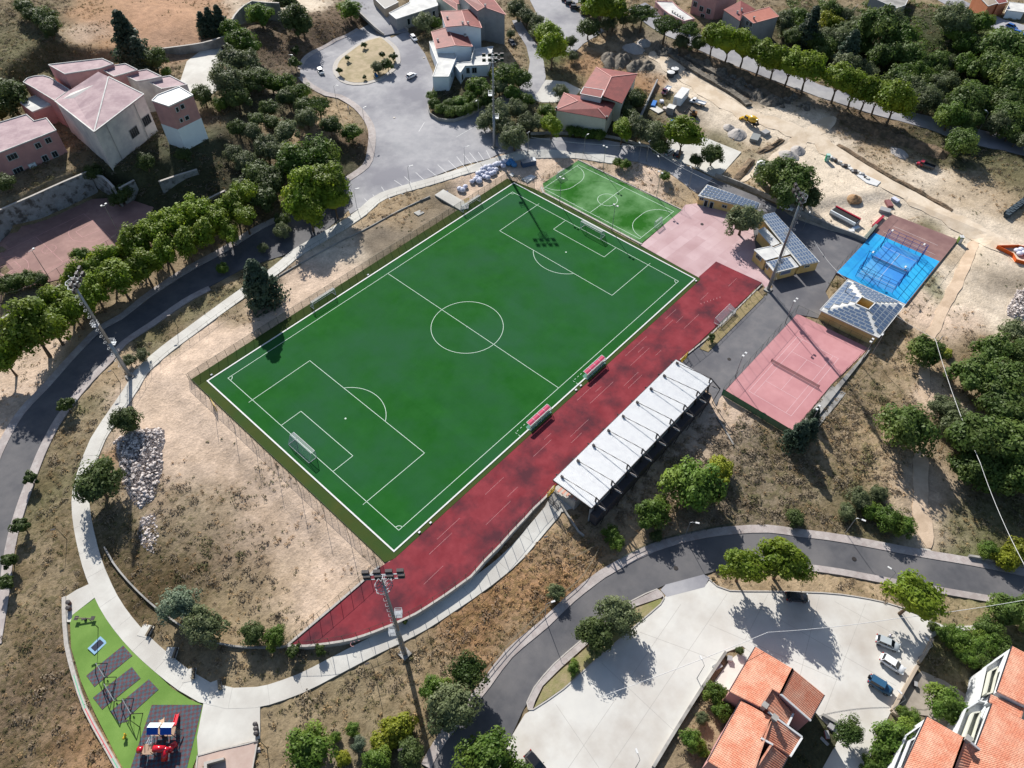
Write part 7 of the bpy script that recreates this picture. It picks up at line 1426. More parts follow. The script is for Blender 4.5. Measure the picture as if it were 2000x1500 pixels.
# ------------------------------------------------------------------ building site goods
def boxthing(name, label, cat, px, dims, rz, mat, parts=(), group=None, dz=0):
    p = gp(*px); t = thing(name, label, cat, (p.x, p.y, p.z+dz), rz, group); mb = MB(); mb.box(0, 0, dims[2]/2, *dims); mb.build('body', mat, t)
    for nm, c, d, m_ in parts: mb = MB(); mb.box(*c, *d); mb.build(nm, m_, t)
    return t
aw = math.atan2(*(lambda p, q: (q.y-p.y, q.x-p.x))(gp(1318, 206), gp(1340, 178)))
boxthing('site_container', 'long pale blue site cabin beside the white pickup', 'container', (1329, 196), (7.6, 2.8, 2.7), aw, m_wblue, [('roof', (0, 0, 2.74), (7.7, 2.9, .07), m_white), ('door', (-3.82, .5, 1.1), (.05, .9, 2.0), m_white), ('window', (1.5, -1.42, 1.6), (1.0, .05, .7), m_shut)])
boxthing('site_shed', 'small pale square cabin among the site rubbish', 'shed', (1309, 221), (2.6, 2.4, 2.4), aw, m_wgrey, [('roof', (0, 0, 2.44), (2.8, 2.6, .07), m_roofpale), ('door', (0, -1.22, 1.0), (.9, .05, 1.9), m_shut)])
for px, l_, m1, m2, g_ in (((1614, 314), 'green portable toilet at the head of the row of pallets', M('toilet_green', A(0, 140, 100)), M('toilet_roof', A(180, 220, 214)), 0), ((1872, 474), 'portable toilet with white roof at the corner of the old court slab', M('toilet_green2', A(120, 150, 60)), m_white, 0)):
    boxthing('portable_toilet', l_, 'toilet', px, (1.1, 1.1, 2.1), .6, m1, [('roof', (0, 0, 2.18), (1.15, 1.15, .16), m2), ('door', (-.57, 0, 1.0), (.04, .8, 1.8), m2)])
p = gp(1478, 348); t = thing('silo', 'tall white cylindrical silo behind the shaded road', 'silo', p); mb = MB(); mb.lathe([(1.3, .9), (1.35, 1.2), (1.35, 5.4), (1.2, 5.6)], 18); mb.build('tank', m_white, t, True); mb = MB(); mb.lathe([(.3, 0), (1.3, .92)], 12); mb.build('hopper', m_steel, t)
for k in range(3): mb = MB(); a = k*2.1; mb.tube((math.cos(a)*1.2, math.sin(a)*1.2, -.1), (math.cos(a)*1.2, math.sin(a)*1.2, 1.4), .08, .08, 6); mb.build('leg', m_steel, t)
for px, l_ in (((1309, 149), 'round white topped tank nearer the cream house'), ((1317, 142), 'second round white topped tank behind the first')):
    p = gp(*px); t = thing('water_tank', l_, 'tank', p); mb = MB(); mb.lathe([(1.35, 0), (1.35, 1.5)], 18); mb.build('tank', M('tank_dark', A(70, 74, 78)), t); mb = MB(); mb.lathe([(1.4, 1.5), (1.38, 1.62), (.2, 1.75)], 18); mb.build('lid', m_white, t)
def pile(label, px, rx, ry, h, mat, seed, name='gravel_pile', cat='pile', peaks=1, chunk=0, group=None):
    p = gp(*px); r = random.Random(seed); mb = MB(); n, mrings = 26, 9; V = []; F = []; pk = [(r.uniform(-.35, .35)*(peaks > 1), r.uniform(-.35, .35)*(peaks > 1), r.uniform(.7, 1)) for _ in range(peaks)]
    for i in range(mrings+1):
        for k in range(n):
            a = 2*math.pi*k/n; q = i/mrings*(1+.18*mnoise.noise(Vector((math.cos(a)*2, math.sin(a)*2, seed)))); x, y = math.cos(a)*q, math.sin(a)*q
            z = max((1-math.hypot(x-a_, y-b_)*(1.05 if peaks == 1 else 1.7))*c_ for a_, b_, c_ in pk); z = max(-.12, z)+.06*mnoise.noise(Vector((x*5, y*5, seed)))*(1 if i < mrings else 0)
            if i == mrings: z = -.25
            V.append((x*rx, y*ry, z*h))
    for i in range(mrings):
        for k in range(n): F.append((i*n+k, i*n+(k+1) % n, (i+1)*n+(k+1) % n, (i+1)*n+k))
    mb.add(V, [f[::-1] for f in F]); o = mb.build(name, mat); o.location = p; o.rotation_euler = (0, 0, r.uniform(0, 6)); return tag(o, label, cat, group)
m_gr = M('gravel_grey', A(176, 170, 166), A(196, 190, 184), sc=4, bump=.05, bsc=8); m_sd = M('sand_brown', A(176, 142, 104), A(160, 128, 94), sc=3, bump=.03); m_ea = M('earth_grey', A(150, 142, 130), A(120, 112, 100), sc=1.2, bump=.25, bsc=3, c3=A(96, 90, 82), sc3=.8)
for a in [('grey gravel heap at the top of the building site, left one', (1237, 96), 5, 4, 2.6, m_gr, 1), ('grey gravel heap at the top of the building site, right one', (1258, 84), 3.6, 3, 2.2, m_gr, 2), ('pale gravel heap beside the yellow mixer', (1440, 262), 4, 3.4, 2.2, m_gr, 3), ('small dark gravel heap left of the pale heap by the mixer', (1424, 250), 2.6, 2.2, 1.7, m_gr, 4), ('brown sand heap on the pale ground beyond the red skip', (1668, 388), 2.6, 2.4, 1.5, m_sd, 5), ('gravel heap above the silo, larger one', (1541, 304), 3.8, 3, 2, m_gr, 6), ('gravel heap above the silo, further one', (1558, 294), 3.2, 2.6, 1.8, m_gr, 7), ('grey boulder heap in the dry field near the red truck', (1755, 298), 4, 2.6, 1.4, m_gr, 8)]: pile(*a)
for k, (px, rx, ry, h) in enumerate([((1190, 118), 7, 4, 2.6), ((1215, 120), 7, 4, 3), ((1240, 128), 6, 3.6, 2.4), ((1265, 130), 5, 3, 1.8), ((1312, 100), 6, 3.4, 2), ((1290, 92), 5, 3, 1.6), ((1505, 198), 7, 4, 2.4), ((1480, 185), 6, 3.5, 2), ((1440, 160), 6, 3.4, 2.0), ((1410, 140), 6, 3, 1.8), ((1380, 122), 5, 3, 1.6)]):
    pile(f'{od(k)} rough heap of excavated earth counted from the left edge of the site', px, rx, ry, h, m_ea, 20+k, 'earth_heap', peaks=4, group='earth heaps on the building site')
# trench banks
for k, pts in enumerate([[(1310, 108), (1350, 135), (1400, 165), (1440, 190), (1462, 208)], [(1340, 112), (1390, 140), (1430, 165), (1470, 190)]]):
    P = SP(pts, 1.6); mb = MB(); ribbon(mb, P, 2.4, -.6, [.9+.5*mnoise.noise(Vector((i*.7, k, 0))) for i in range(len(P))]); tag(mb.build('trench_bank', m_ea), ['lower', 'upper'][k]+' bank of earth along the pipe trench', 'bank', 'banks of the trench')
# stone heaps: real stones
m_stone = M('pale_stone', A(240, 230, 224), A(226, 216, 210), sc=1.5, c3=A(200, 188, 182), sc3=.7, rand=.12)
def stone_mesh(seed):
    r = random.Random(seed); bm = bmesh.new(); bmesh.ops.create_icosphere(bm, subdivisions=1, radius=1)
    for v in bm.verts: v.co = Vector((v.co.x*r.uniform(.7, 1.2), v.co.y*r.uniform(.6, 1.0), v.co.z*r.uniform(.4, .8)))
    me = bpy.data.meshes.new('stone'); bm.to_mesh(me); bm.free(); me.materials.append(m_stone); return me
SM = [stone_mesh(i) for i in range(5)]
def stones(label, poly, n, big, seed, limit=280, fill=3500, hgt=.9):
    P = Wl([(a, b) for a, b in poly], gp(*poly[0]).z); xs = [p.x for p in P]; ys = [p.y for p in P]; c = sum(P, Vector((0, 0)))/len(P); L = Vector((c.x, c.y, H(c.x, c.y))); t = thing('stone_heap', label, 'rubble', L); r = np.random.default_rng(seed); k = 0
    def pick(m):
        X = r.uniform(min(xs), max(xs), m); Y = r.uniform(min(ys), max(ys), m); ok = inside(P, X, Y); return X[ok], Y[ok], edist(P, X, Y)[ok]
    X, Y, D = pick(limit*6)
    for x, y, d in list(zip(X, Y, D))[:limit]:
        o = obj('stone', SM[k % 5], t, (x-L.x, y-L.y, H(x, y)+min(1, d/1.6)*hgt*r.uniform(.75, 1.05)-L.z)); s = big*r.uniform(.55, 1.3); o.scale = (s, s, s); o.rotation_euler = (r.uniform(-.5, .5), r.uniform(-.5, .5), r.uniform(0, 6)); k += 1
    X, Y, D = pick(fill*2); mb = MB(); tet = np.array([(1, 0, -.4), (-.5, .9, -.4), (-.5, -.9, -.4), (0, 0, .8)])
    for x, y, d in list(zip(X, Y, D))[:fill]:
        s = big*r.uniform(.35, .7); a = r.uniform(0, 6.28); ca, sa = math.cos(a)*s, math.sin(a)*s; z = H(x, y)+min(1, d/1.6)*hgt*r.uniform(.2, .98)
        mb.add([(x-L.x+q[0]*ca-q[1]*sa, y-L.y+q[0]*sa+q[1]*ca, z-L.z+q[2]*s) for q in tet], [(0, 1, 3), (1, 2, 3), (2, 0, 3)])
    o = mb.build('small_stones', m_stone, t); o['kind'] = 'stuff'
stones('long heap of pale broken stone beside the dirt field on the left', [(240, 850), (262, 838), (320, 836), (322, 862), (316, 880), (318, 915), (310, 935), (303, 965), (298, 975), (275, 992), (262, 985), (252, 968), (240, 945), (234, 915), (228, 885), (222, 862)], 0, .42, 3, 290, 4200)
stones('heap of pale stone at the right edge of the site', [(1968, 600), (1985, 570), (2020, 560), (2030, 620), (1990, 625), (1966, 615)], 0, .42, 4, 140, 1300)
stones('scattered pale stones in the weeds below the big stone heap', [(275, 1010), (305, 1000), (310, 1045), (300, 1080), (278, 1070), (268, 1040)], 0, .3, 8, 90, 700, .2)
# white and blue bulk bags
m_bag = M('bag_white', A(232, 234, 244), A(200, 204, 230), sc=1.5, rough=.6, bump=.05); m_bagb = M('bag_blue', A(60, 130, 190), A(90, 150, 200), sc=1.5, rough=.5, bump=.05)
def bag_mesh(mat):
    bm = bmesh.new(); bmesh.ops.create_icosphere(bm, subdivisions=2, radius=1)
    for v in bm.verts: v.co = v.co*(1+.12*mnoise.noise(v.co*2.2)); v.co.z *= .8
    me = bpy.data.meshes.new('bulk_bag'); bm.to_mesh(me); bm.free(); me.materials.append(mat); return me
BM_ = [bag_mesh(m_bag), bag_mesh(m_bagb)]; rb = random.Random(3); bi = 0
for px in [(922, 357), (929, 353), (932, 348), (937, 352), (934, 342), (941, 345), (947, 348), (939, 338), (946, 338), (951, 342), (955, 334), (957, 328), (949, 330), (962, 333), (965, 340), (969, 334), (960, 342), (972, 323), (980, 321), (987, 318), (983, 327), (966, 325), (903, 374), (898, 372), (909, 367), (942, 332), (953, 350), (936, 357)]:
    o = obj('bulk_bag', BM_[0]); p = gp(*px); s = rb.uniform(.75, 1.0); o.location = (p.x, p.y, p.z+.6*s); o.scale = (s, s*rb.uniform(.85, 1.1), s); o.rotation_euler = (0, 0, rb.uniform(0, 6)); tag(o, f'{od(bi)} white bulk bag counted along the heap above the pitch corner', 'bag', 'white bulk bags above the pitch'); bi += 1
for k, px in enumerate([(993, 322), (1001, 321), (997, 317), (1004, 325)]):
    o = obj('bulk_bag', BM_[1]); p = gp(*px); o.location = (p.x, p.y, p.z+.6); o.rotation_euler = (0, 0, k); tag(o, f'{od(k)} blue bag at the right end of the bag heap', 'bag', 'blue bags above the pitch')
p0, p1 = gp(1028, 322), gp(1047, 318); boxthing('wire_cage_trailer', 'grey blue covered trailer in the tree shade above the pitch', 'trailer', (1032, 322), (4.6, 2.0, 1.6), math.atan2(p1.y-p0.y, p1.x-p0.x), M('trailer_blue', A(80, 100, 130)), [('frame', (0, 0, 1.65), (4.7, 2.1, .08), m_steel)])
# ramp, boards, covers
def slabpx(name, label, cat, pts, mat, h=.12, kind=None, dz=0.0):
    P = [gp(*p) for p in pts]; L = P[0]; mb = MB(); mb.prism([(p.x, p.y) for p in P], [p.z-.2 for p in P], [p.z+h+dz for p in P]); o = mb.build(name, mat, rel=L); o.location = L; return tag(o, label, cat, kind=kind)
slabpx('access_ramp', 'white concrete ramp leading down to the pitch fence', 'ramp', [(849, 382), (866, 371), (916, 400), (915, 408), (898, 411)], m_conc, .25)
slabpx('signboard', 'blue board lying on the white ramp', 'board', [(869, 377), (874, 374), (879, 384), (874, 387)], M('board_blue', A(20, 80, 160)), .35)
slabpx('roof_sheet', 'white sheet lying on the soil above the pitch corner', 'sheet', [(1018, 351), (1037, 342), (1047, 346), (1030, 358)], m_white, .25)
slabpx('roof_sheet', 'small white sheet beside the mast shadow', 'sheet', [(994, 341), (1000, 338), (1005, 342), (1000, 346)], m_white, .2)
slabpx('pallet', 'pale pallet lying on the grey gravel patch', 'pallet', [(808, 416), (820, 411), (829, 416), (817, 422)], m_conc, .2)
slabpx('plaster_sheet', 'white sheets laid along the lane on the building site', 'sheet', [(1672, 343), (1684, 340), (1720, 356), (1712, 364), (1692, 358)], m_white, .2)
slabpx('white_spill', 'white spill of cement at the foot of the dirt footpath', 'spill', [(1796, 1070), (1815, 1073), (1830, 1084), (1822, 1087), (1806, 1084)], m_conc, .06)
rb = random.Random(8); m_blue_s = M('tarp_blue', A(60, 130, 210)); CR = [m_white, m_wgrey, m_dsteel, m_conc]
for k in range(16):
    u = k/15; px = (1622+u*72, 311+u*36+rb.uniform(-3, 3)); boxthing('pallet_stack', f'{od(k)} small stack of goods in the row by the site lane', 'pallet', px, (rb.uniform(.7, 1.5), rb.uniform(.6, 1.1), rb.uniform(.3, .9)), rb.uniform(0, 3), CR[k % 4], group='stacks of goods by the site lane')
for k in range(12):
    i, j = k % 6, k//6; boxthing('crate', f'{od(k)} dark crate in the double row at the right edge', 'crate', (1966+i*7, 418-i*5.2+j*5-.4*j*i), (1.7, 1.2, 1.2), math.atan2(*(lambda a, b: (b.y-a.y, b.x-a.x))(gp(1966, 418), gp(1994, 397))), M('crate_dark', A(66, 80, 90)) if k == 0 else bpy.data.materials['crate_dark'], group='dark crates at the right edge')
for k, (px, m_, d_, l_) in enumerate([((1277, 204), m_blue_s, (3.6, 1.4, .6), 'bright blue tarpaulin beside the site cabins'), ((1292, 200), m_bag, (1.4, 1.2, .8), 'white bag pile left of the site cabins'), ((1283, 215), m_conc, (4, 3, .3), 'pale rubble slab under the site cabins'), ((1299, 214), m_stone, (1.6, 1.4, .7), 'heap of broken blocks between the cabins'), ((1317, 236), m_blue_s, (2.4, .8, .4), 'blue sheet under the bushy tree of the site'), ((1494, 262), m_wgrey, (2.5, 2, 1.0), 'grey stack of blocks below the yellow mixer'), ((1474, 272), M('block_grey', A(150, 154, 154)), (4, 2.6, 1.0), 'long stack of grey blocks below the yellow mixer'), ((1735, 400), M('rubbish_red', A(150, 100, 100)), (3, 1.6, .8), 'red and pale rubbish heap near the old court'), ((1748, 392), m_bag, (2.2, 1.4, .7), 'white rubbish heap near the old court'), ((1727, 414), m_wgrey, (3, 2, 1.0), 'grey trailer shaped heap by the court corner'), ((1662, 452), m_white, (1.6, 1.2, .5), 'white frame pieces beside the skip'), ((1671, 446), m_wblue, (2.2, 1.0, .4), 'pale blue panel beside the skip')]):
    boxthing('site_goods', l_, 'site goods', px, d_, .4+k*.5, m_)
# red loader/skip with debris
t = boxthing('skip_trailer', 'long trailer with a red side and open dark load on the site', 'trailer', (1648, 428), (8.4, 2.6, 1.4), math.atan2(*(lambda a, b: (b.y-a.y, b.x-a.x))(gp(1625, 415), gp(1672, 440))), m_wgrey, [('side_red', (0, 1.3, 1.5), (8.2, .5, .7), PT['red']), ('load', (0, -.1, 1.45), (7.8, 1.9, .3), m_black), ('side_grey', (0, -1.4, 1.2), (8.2, .3, .9), m_wblue)])
mb = MB(); P = gl([(1947, 487), (1975, 484), (2003, 478)]); 
p = gp(1985, 495); t = thing('barrier_pit', 'orange mesh barrier round a pit with white sacks at the right edge', 'barrier', p); m_or = M('barrier_orange', A(240, 110, 40)); Q = gl([(1945, 485), (1975, 500), (1982, 512), (2004, 518), (2010, 490), (1985, 484)])
for a, b in zip(Q, Q[1:]+Q[:1]):
    mb = MB(); mb.add([tuple(a), tuple(b), (b.x, b.y, b.z+1), (a.x, a.y, a.z+1)], [(0, 1, 2, 3)]); mb.bar(a+Vector((0, 0, 1)), b+Vector((0, 0, 1)), .12); mb.tube(a, a+Vector((0, 0, 1.1)), .05, .05, 6); mb.build('barrier_panel', m_or, t, rel=p)
for k, px in enumerate([(1985, 492), (1993, 490), (1999, 496), (1990, 498)]): o = obj('bulk_bag', BM_[0]); q = gp(*px); o.location = (q.x, q.y, q.z+.5); o.scale = (.9, .9, .7); tag(o, f'{od(k)} white sack inside the orange barrier', 'bag', 'white sacks in the barrier')
slabpx('barrier_strip', 'red barrier strip along the old court corner', 'barrier', [(1702, 443), (1706, 446), (1726, 426), (1722, 424)], PT['red'], .8)
slabpx('site_hoarding', 'grey green hoarding beside the padel court corner', 'hoarding', [(1685, 468), (1690, 472), (1712, 446), (1707, 443)], M('hoarding', A(130, 140, 130)), 1.2)
# site boundary walls
lowwall('long concrete wall between the shaded road and the building site', SP([(1396, 346), (1440, 362), (1490, 384), (1530, 402), (1570, 424), (1620, 447), (1662, 462), (1690, 474)]), .4, -.4, 1.5)
lowwall('stone wall between the cream house and the building site', [gp(1283, 162).xy, gp(1244, 245).xy], .4, -.3, 1.4, m_wgrey)
lowwall('low wall along the road below the cream house', SP([(1036, 263), (1100, 262), (1182, 268), (1240, 282), (1272, 289)]), .35, -.3, .9)
lowwall('curved wall round the villa garden', SP([(836, 207), (840, 226), (856, 236), (888, 238), (922, 224), (950, 207), (985, 190)]), .3, -.3, 1.1)
# ------------------------------------------------------------------ padel cage
L = Vector((94, -69.6, .434)); t = thing('padel_cage', 'blue steel cage with lights round the padel court', 'cage', L); m_cb = M('cage_blue', A(20, 70, 150), rough=.4)
X0, X1, Y0, Y1 = -10.1, 10.1, -5.1, 5.1
def cpost(x, y, h): mb = MB(); mb.tube((x, y, -.1), (x, y, h), .055, .055, 6); mb.build('cage_post', m_cb, t)
for x in np.linspace(X0, X1, 11):
    for y in (Y0, Y1): cpost(x, y, 4.0 if abs(x) > 5.5 else 3.0)
for y in np.linspace(Y0, Y1, 6)[1:-1]:
    for x in (X0, X1): cpost(x, y, 4.0)
mb = MB()
for z in (1.5, 3.0):
    for y in (Y0, Y1): mb.bar((X0, y, z), (X1, y, z), .07)
for z in (1.5, 3.0, 4.0):
    for x in (X0, X1): mb.bar((x, Y0, z), (x, Y1, z), .07)
for y in (Y0, Y1):
    for a, b in ((X0, -6), (6, X1)): mb.bar((a, y, 4.0), (b, y, 4.0), .07)
mb.build('cage_rail', m_cb, t)
for x in (X0, X1):
    mb = MB(); mb.add([(x, Y0, 0), (x, Y1, 0), (x, Y1, 3), (x, Y0, 3)], [(0, 1, 2, 3)]); mb.build('glass_wall', netmat('cage_glass', A(120, 170, 220), .16) if 'cage_glass' not in bpy.data.materials else bpy.data.materials['cage_glass'], t)
for x in (-6.2, 6.2):
    for y in (Y0-.15, Y1+.15):
        mb = MB(); mb.tube((x, y, 0), (x, y, 6.2), .09, .07, 8); mb.bar((x, y, 6.2), (x, y*.8, 6.2), .09); mb.build('light_pole', m_cb, t); mb = MB(); mb.box(x, y*.84, 6.3, .9, .4, .18); mb.build('lamp_head', m_white, t)
for k, px in enumerate([(1660, 508), (1672, 492), (1694, 484)]): pass
fence('wire fence round the lower side of the padel slab', [(82.2, -79.5), (118.4, -79.5)], 2.6, 3.0, r=.03, net=m_netd, flat=.0)
fence('wire fence round the roadside of the padel slab', [(81.8, -59.8), (117.2, -60.0)], 2.6, 3.0, r=.03, net=m_netd, flat=.0)
# ------------------------------------------------------------------ playground
def W2(px, py): return gp(px, py)
def swing(a, b, label, seat=True, h=2.5):
    "A-frame swing: a,b pixels of the beam ends on the ground"
    A_, B_ = gp(*a), gp(*b); L = (A_+B_)/2; d = (B_-A_).normalized(); n_ = Vector((-d.y, d.x, 0)); t = thing('swing', label, 'swing', L, 0, 'swings in the play area')
    for P in (A_, B_):
        for s in (-1, 1): mb = MB(); mb.tube(P+n_*(s*1.2), P+Vector((0, 0, h)), .07, .07, 6); mb.build('leg', m_dsteel, t, rel=L)
    mb = MB(); mb.tube(A_+Vector((0, 0, h)), B_+Vector((0, 0, h)), .07, .07, 6); mb.build('beam', m_steel, t, rel=L)
    for u in (.3, .7):
        P = A_.lerp(B_, u); mb = MB()
        for s in (-.22, .22): mb.tube(P+d*s+Vector((0, 0, .5)), P+d*s+Vector((0, 0, h)), .015, .015, 4)
        mb.build('chain', m_steel, t, rel=L); mb = MB(); mb.box(P.x, P.y, P.z+.48, .5, .22, .07, math.atan2(d.y, d.x)); mb.build('seat', m_black, t, rel=L)
    return t
swing((199, 1305), (216, 1332), 'first swing frame nearest the trampoline'); swing((215, 1345), (235, 1378), 'middle swing frame with the round nest seat'); swing((250, 1374), (267, 1403), 'last swing frame nearest the climbing frame')
p = gp(191, 1261); t = thing('trampoline', 'ground trampoline with pale blue rim in the play turf', 'trampoline', p, R(8)); mb = MB(); mb.prism([(-1.35, -1), (1.35, -1), (1.35, 1), (-1.35, 1)], 0, .16); mb.build('rim', M('rim_blue', A(150, 190, 220)), t); mb = MB(); mb.prism([(-.95, -.62), (.95, -.62), (.95, .62), (-.95, .62)], .05, .165); mb.build('bed', M('bed_dark', A(52, 56, 76)), t)
p = gp(168, 1210); t = thing('seesaw', 'wooden seesaw at the head of the play turf', 'seesaw', p, R(-48)); mb = MB(); mb.bar((-1.6, 0, .75), (1.6, 0, .45), .16); mb.build('beam', m_gwood, t); mb = MB(); mb.box(0, 0, .3, .5, .5, .6, taper=.5); mb.build('stand', m_dsteel, t)
for s in (-1, 1): mb = MB(); mb.box(s*1.5, 0, .7 if s < 0 else .6, .7, .8, .08); mb.build('seat', m_dsteel, t)
p = gp(246, 1441); t = thing('spring_rider', 'small yellow spring rider on the play turf', 'spring rider', p, .5); mb = MB(); mb.tube((0, 0, 0), (0, 0, .4), .12, .12, 8); mb.build('spring', m_dsteel, t); mb = MB(); mb.box(0, 0, .65, .9, .3, .4, taper=.7); mb.box(.35, 0, 1.0, .2, .22, .4); mb.build('rider_body', Y_, t)
# climbing frame
C0 = gp(322, 1440); L = Vector((C0.x, C0.y, C0.z+.05)); t = thing('climbing_frame', 'big climbing frame with red tube slide and two blue and white roofs', 'climbing frame', L); m_pr = paint('play_red', A(206, 20, 44), .2); m_pb = M('play_blue', A(20, 90, 190)); m_pt = M('play_tan', A(190, 160, 136)); m_pw = M('play_white', A(225, 240, 245))
def lp(px, py, z): return W(px, py, L.z+z)-L
def quad(mb, pts): mb.add(pts, [(0, 1, 2, 3)])
xdir = (lp(350, 1440, 0)-lp(300, 1440, 0)).normalized(); ydir = Vector((-xdir.y, xdir.x, 0)); aa = math.atan2(xdir.y, xdir.x)
def at(x, y, z): return xdir*x+ydir*y+Vector((0, 0, z))
mx_ = {'a': (lp(299, 1422, 3.2)), 'b': (lp(325, 1422, 3.2))}
for k, c in enumerate((mx_['a'], mx_['b'])):
    c = Vector((c.x, c.y, 0))
    for sx in (-.75, .75):
        for sy in (-.75, .75): mb = MB(); q = c+xdir*sx+ydir*sy; mb.tube(q, q+Vector((0, 0, 2.9)), .06, .06, 6); mb.build('tower_post', m_dsteel, t)
    mb = MB(); mb.box(c.x, c.y, 1.4, 1.6, 1.6, .1, aa); mb.build('platform', m_pt, t)
    r0 = c+xdir*-.95; r1 = c+xdir*.95; mb = MB(); quad(mb, [r0+ydir*.95+Vector((0, 0, 2.8)), r1+ydir*.95+Vector((0, 0, 2.8)), r1+Vector((0, 0, 3.5)), r0+Vector((0, 0, 3.5))]); mb.build('roof_white', m_pw, t)
    mb = MB(); quad(mb, [r0+ydir*-.95+Vector((0, 0, 2.8)), r1+ydir*-.95+Vector((0, 0, 2.8)), r1+Vector((0, 0, 3.5)), r0+Vector((0, 0, 3.5))]); mb.build('roof_blue', m_pb, t)
ca = Vector((mx_['a'].x, mx_['a'].y, 0)); cb = Vector((mx_['b'].x, mx_['b'].y, 0))
mb = MB(); mb.bar(ca+xdir*.8+Vector((0, 0, 1.45)), cb-xdir*.8+Vector((0, 0, 1.45)), .8, .1); mb.build('bridge', m_pt, t)
def chute(a, b, nm, m1, wd=.6):
    mb = MB(); mb.bar(a, b, wd, .08); d = (b-a).normalized(); s_ = d.cross(Vector((0, 0, 1))).normalized()
    for s in (-1, 1): mb.bar(a+s_*(s*wd/2)+Vector((0, 0, .12)), b+s_*(s*wd/2)+Vector((0, 0, .12)), .08, .3)
    mb.build(nm, m1, t)
chute(cb+xdir*.5+ydir*.8+Vector((0, 0, 1.5)), Vector((*lp(347, 1395, .3).xy, .3)), 'red_slide', m_pr); chute(ca+xdir*.6+ydir*.8+Vector((0, 0, 1.5)), Vector((*lp(317, 1405, .4).xy, .4)), 'tan_ramp', m_pt, .8)
mb = MB(); e0 = cb+xdir*.9; e1 = Vector((*lp(357, 1432, .2).xy, 0))
for k in range(7): q = e0.lerp(e1, k/6); mb.bar(q-ydir*.4+Vector((0, 0, 1.6-k*.15)), q+ydir*.4+Vector((0, 0, 1.6-k*.15)), .06)
for s in (-.4, .4): mb.bar(e0+ydir*s+Vector((0, 0, 1.6)), e1+ydir*s+Vector((0, 0, .7)), .08)
mb.build('ladder_bridge', m_dsteel, t)
cl_ = lp(290, 1463, 1.6); cl_ = Vector((cl_.x, cl_.y, 0)); mb = MB(); mb.box(cl_.x, cl_.y, 1.5, 1.9, 1.6, .1, aa); mb.build('platform', m_pt, t)
for sx in (-.85, .85):
    for sy in (-.7, .7): mb = MB(); q = cl_+xdir*sx+ydir*sy; mb.tube(q, q+Vector((0, 0, 2.4)), .06, .06, 6); mb.build('tower_post', m_dsteel, t)
mb = MB()
for s in (-.35, .35): mb.bar(ca-ydir*.8-xdir*.3+xdir*s+Vector((0, 0, 2.0)), cl_+ydir*.7+xdir*s+Vector((0, 0, 2.2)), .06)
for k in range(8): q = (ca-ydir*.8-xdir*.3).lerp(cl_+ydir*.7, k/7)+Vector((0, 0, 1.7)); mb.bar(q-xdir*.35, q+xdir*.35, .05)
mb.build('net_bridge', m_pw, t)
def tubep(pts, r, nm): 
    mb = MB()
    for a, b in zip(pts[:-1], pts[1:]): mb.tube(a, b, r, r, 16)
    mb.build(nm, m_pr, t, True)
q0 = cl_+xdir*.9+Vector((0, 0, 1.9)); q1 = Vector((*lp(322, 1463, 1.8).xy, 1.7)); q2 = Vector((*lp(335, 1458, 1.2).xy, 1.1)); q3 = Vector((*lp(344, 1452, .8).xy, .8))
tubep([q0, q1], .55, 'tube_slide'); tubep([q1-xdir*.3, q1+ydir*-.2+xdir*.6-Vector((0, 0, .2)), q2, q3], .5, 'tube_slide'); tubep([q1, q1-ydir*1.5-Vector((0, 0, .9))], .52, 'tube_slide'); tubep([cl_-xdir*1.0+Vector((0, 0, 1.2)), cl_-xdir*1.9+Vector((0, 0, 1.0))], .55, 'crawl_tube')
# low painted wall of the play area
P = SP([(126, 1167), (127, 1215), (131, 1260), (146, 1320), (168, 1385), (200, 1445), (238, 1512)]); mb = MB(); ribbon(mb, P, .7, -.4, .38); o = mb.build('play_wall', m_kerb, rel=P[0].to_3d()); o.location = P[0].to_3d(); tag(o, 'long curved low white wall along the left of the play area', 'wall')
for a, b, m_ in ((.46, .62, M('stripe_green', A(110, 200, 160))), (.64, .84, M('stripe_red', A(220, 90, 100))), (.86, .98, bpy.data.materials['stripe_green'])):
    n = len(P); mb = MB(); ribbon(mb, P[int(a*n):int(b*n)+1], .14, .3, .386); o2 = mb.build('painted_stripe', m_, o, rel=P[0].to_3d())
# benches on concrete pads
for k, (px, l_) in enumerate([((291, 1234), 'upper bench on a white pad beside the ring path'), ((341, 1277), 'second bench on a white pad beside the ring path'), ((377, 1318), 'third bench under the two trees beside the ring path'), ((428, 1340), 'lowest bench in the tree shade beside the ring path')]):
    p = gp(*px); t = thing('bench', l_, 'bench', p, R(-62+k*12), 'benches beside the ring path'); mb = MB(); mb.box(-.6, 0, .06, 2.2, 2.3, .14); mb.build('pad', m_conc, t)
    mb = MB(); mb.box(.2, 0, .5, .55, 1.9, .08); mb.build('seat', m_gwood, t); mb = MB(); mb.box(.52, 0, .8, .08, 1.9, .4); mb.build('backrest', m_dsteel, t)
    for s in (-.7, .7): mb = MB(); mb.box(.25, s, .28, .5, .08, .45); mb.build('leg', m_dsteel, t)
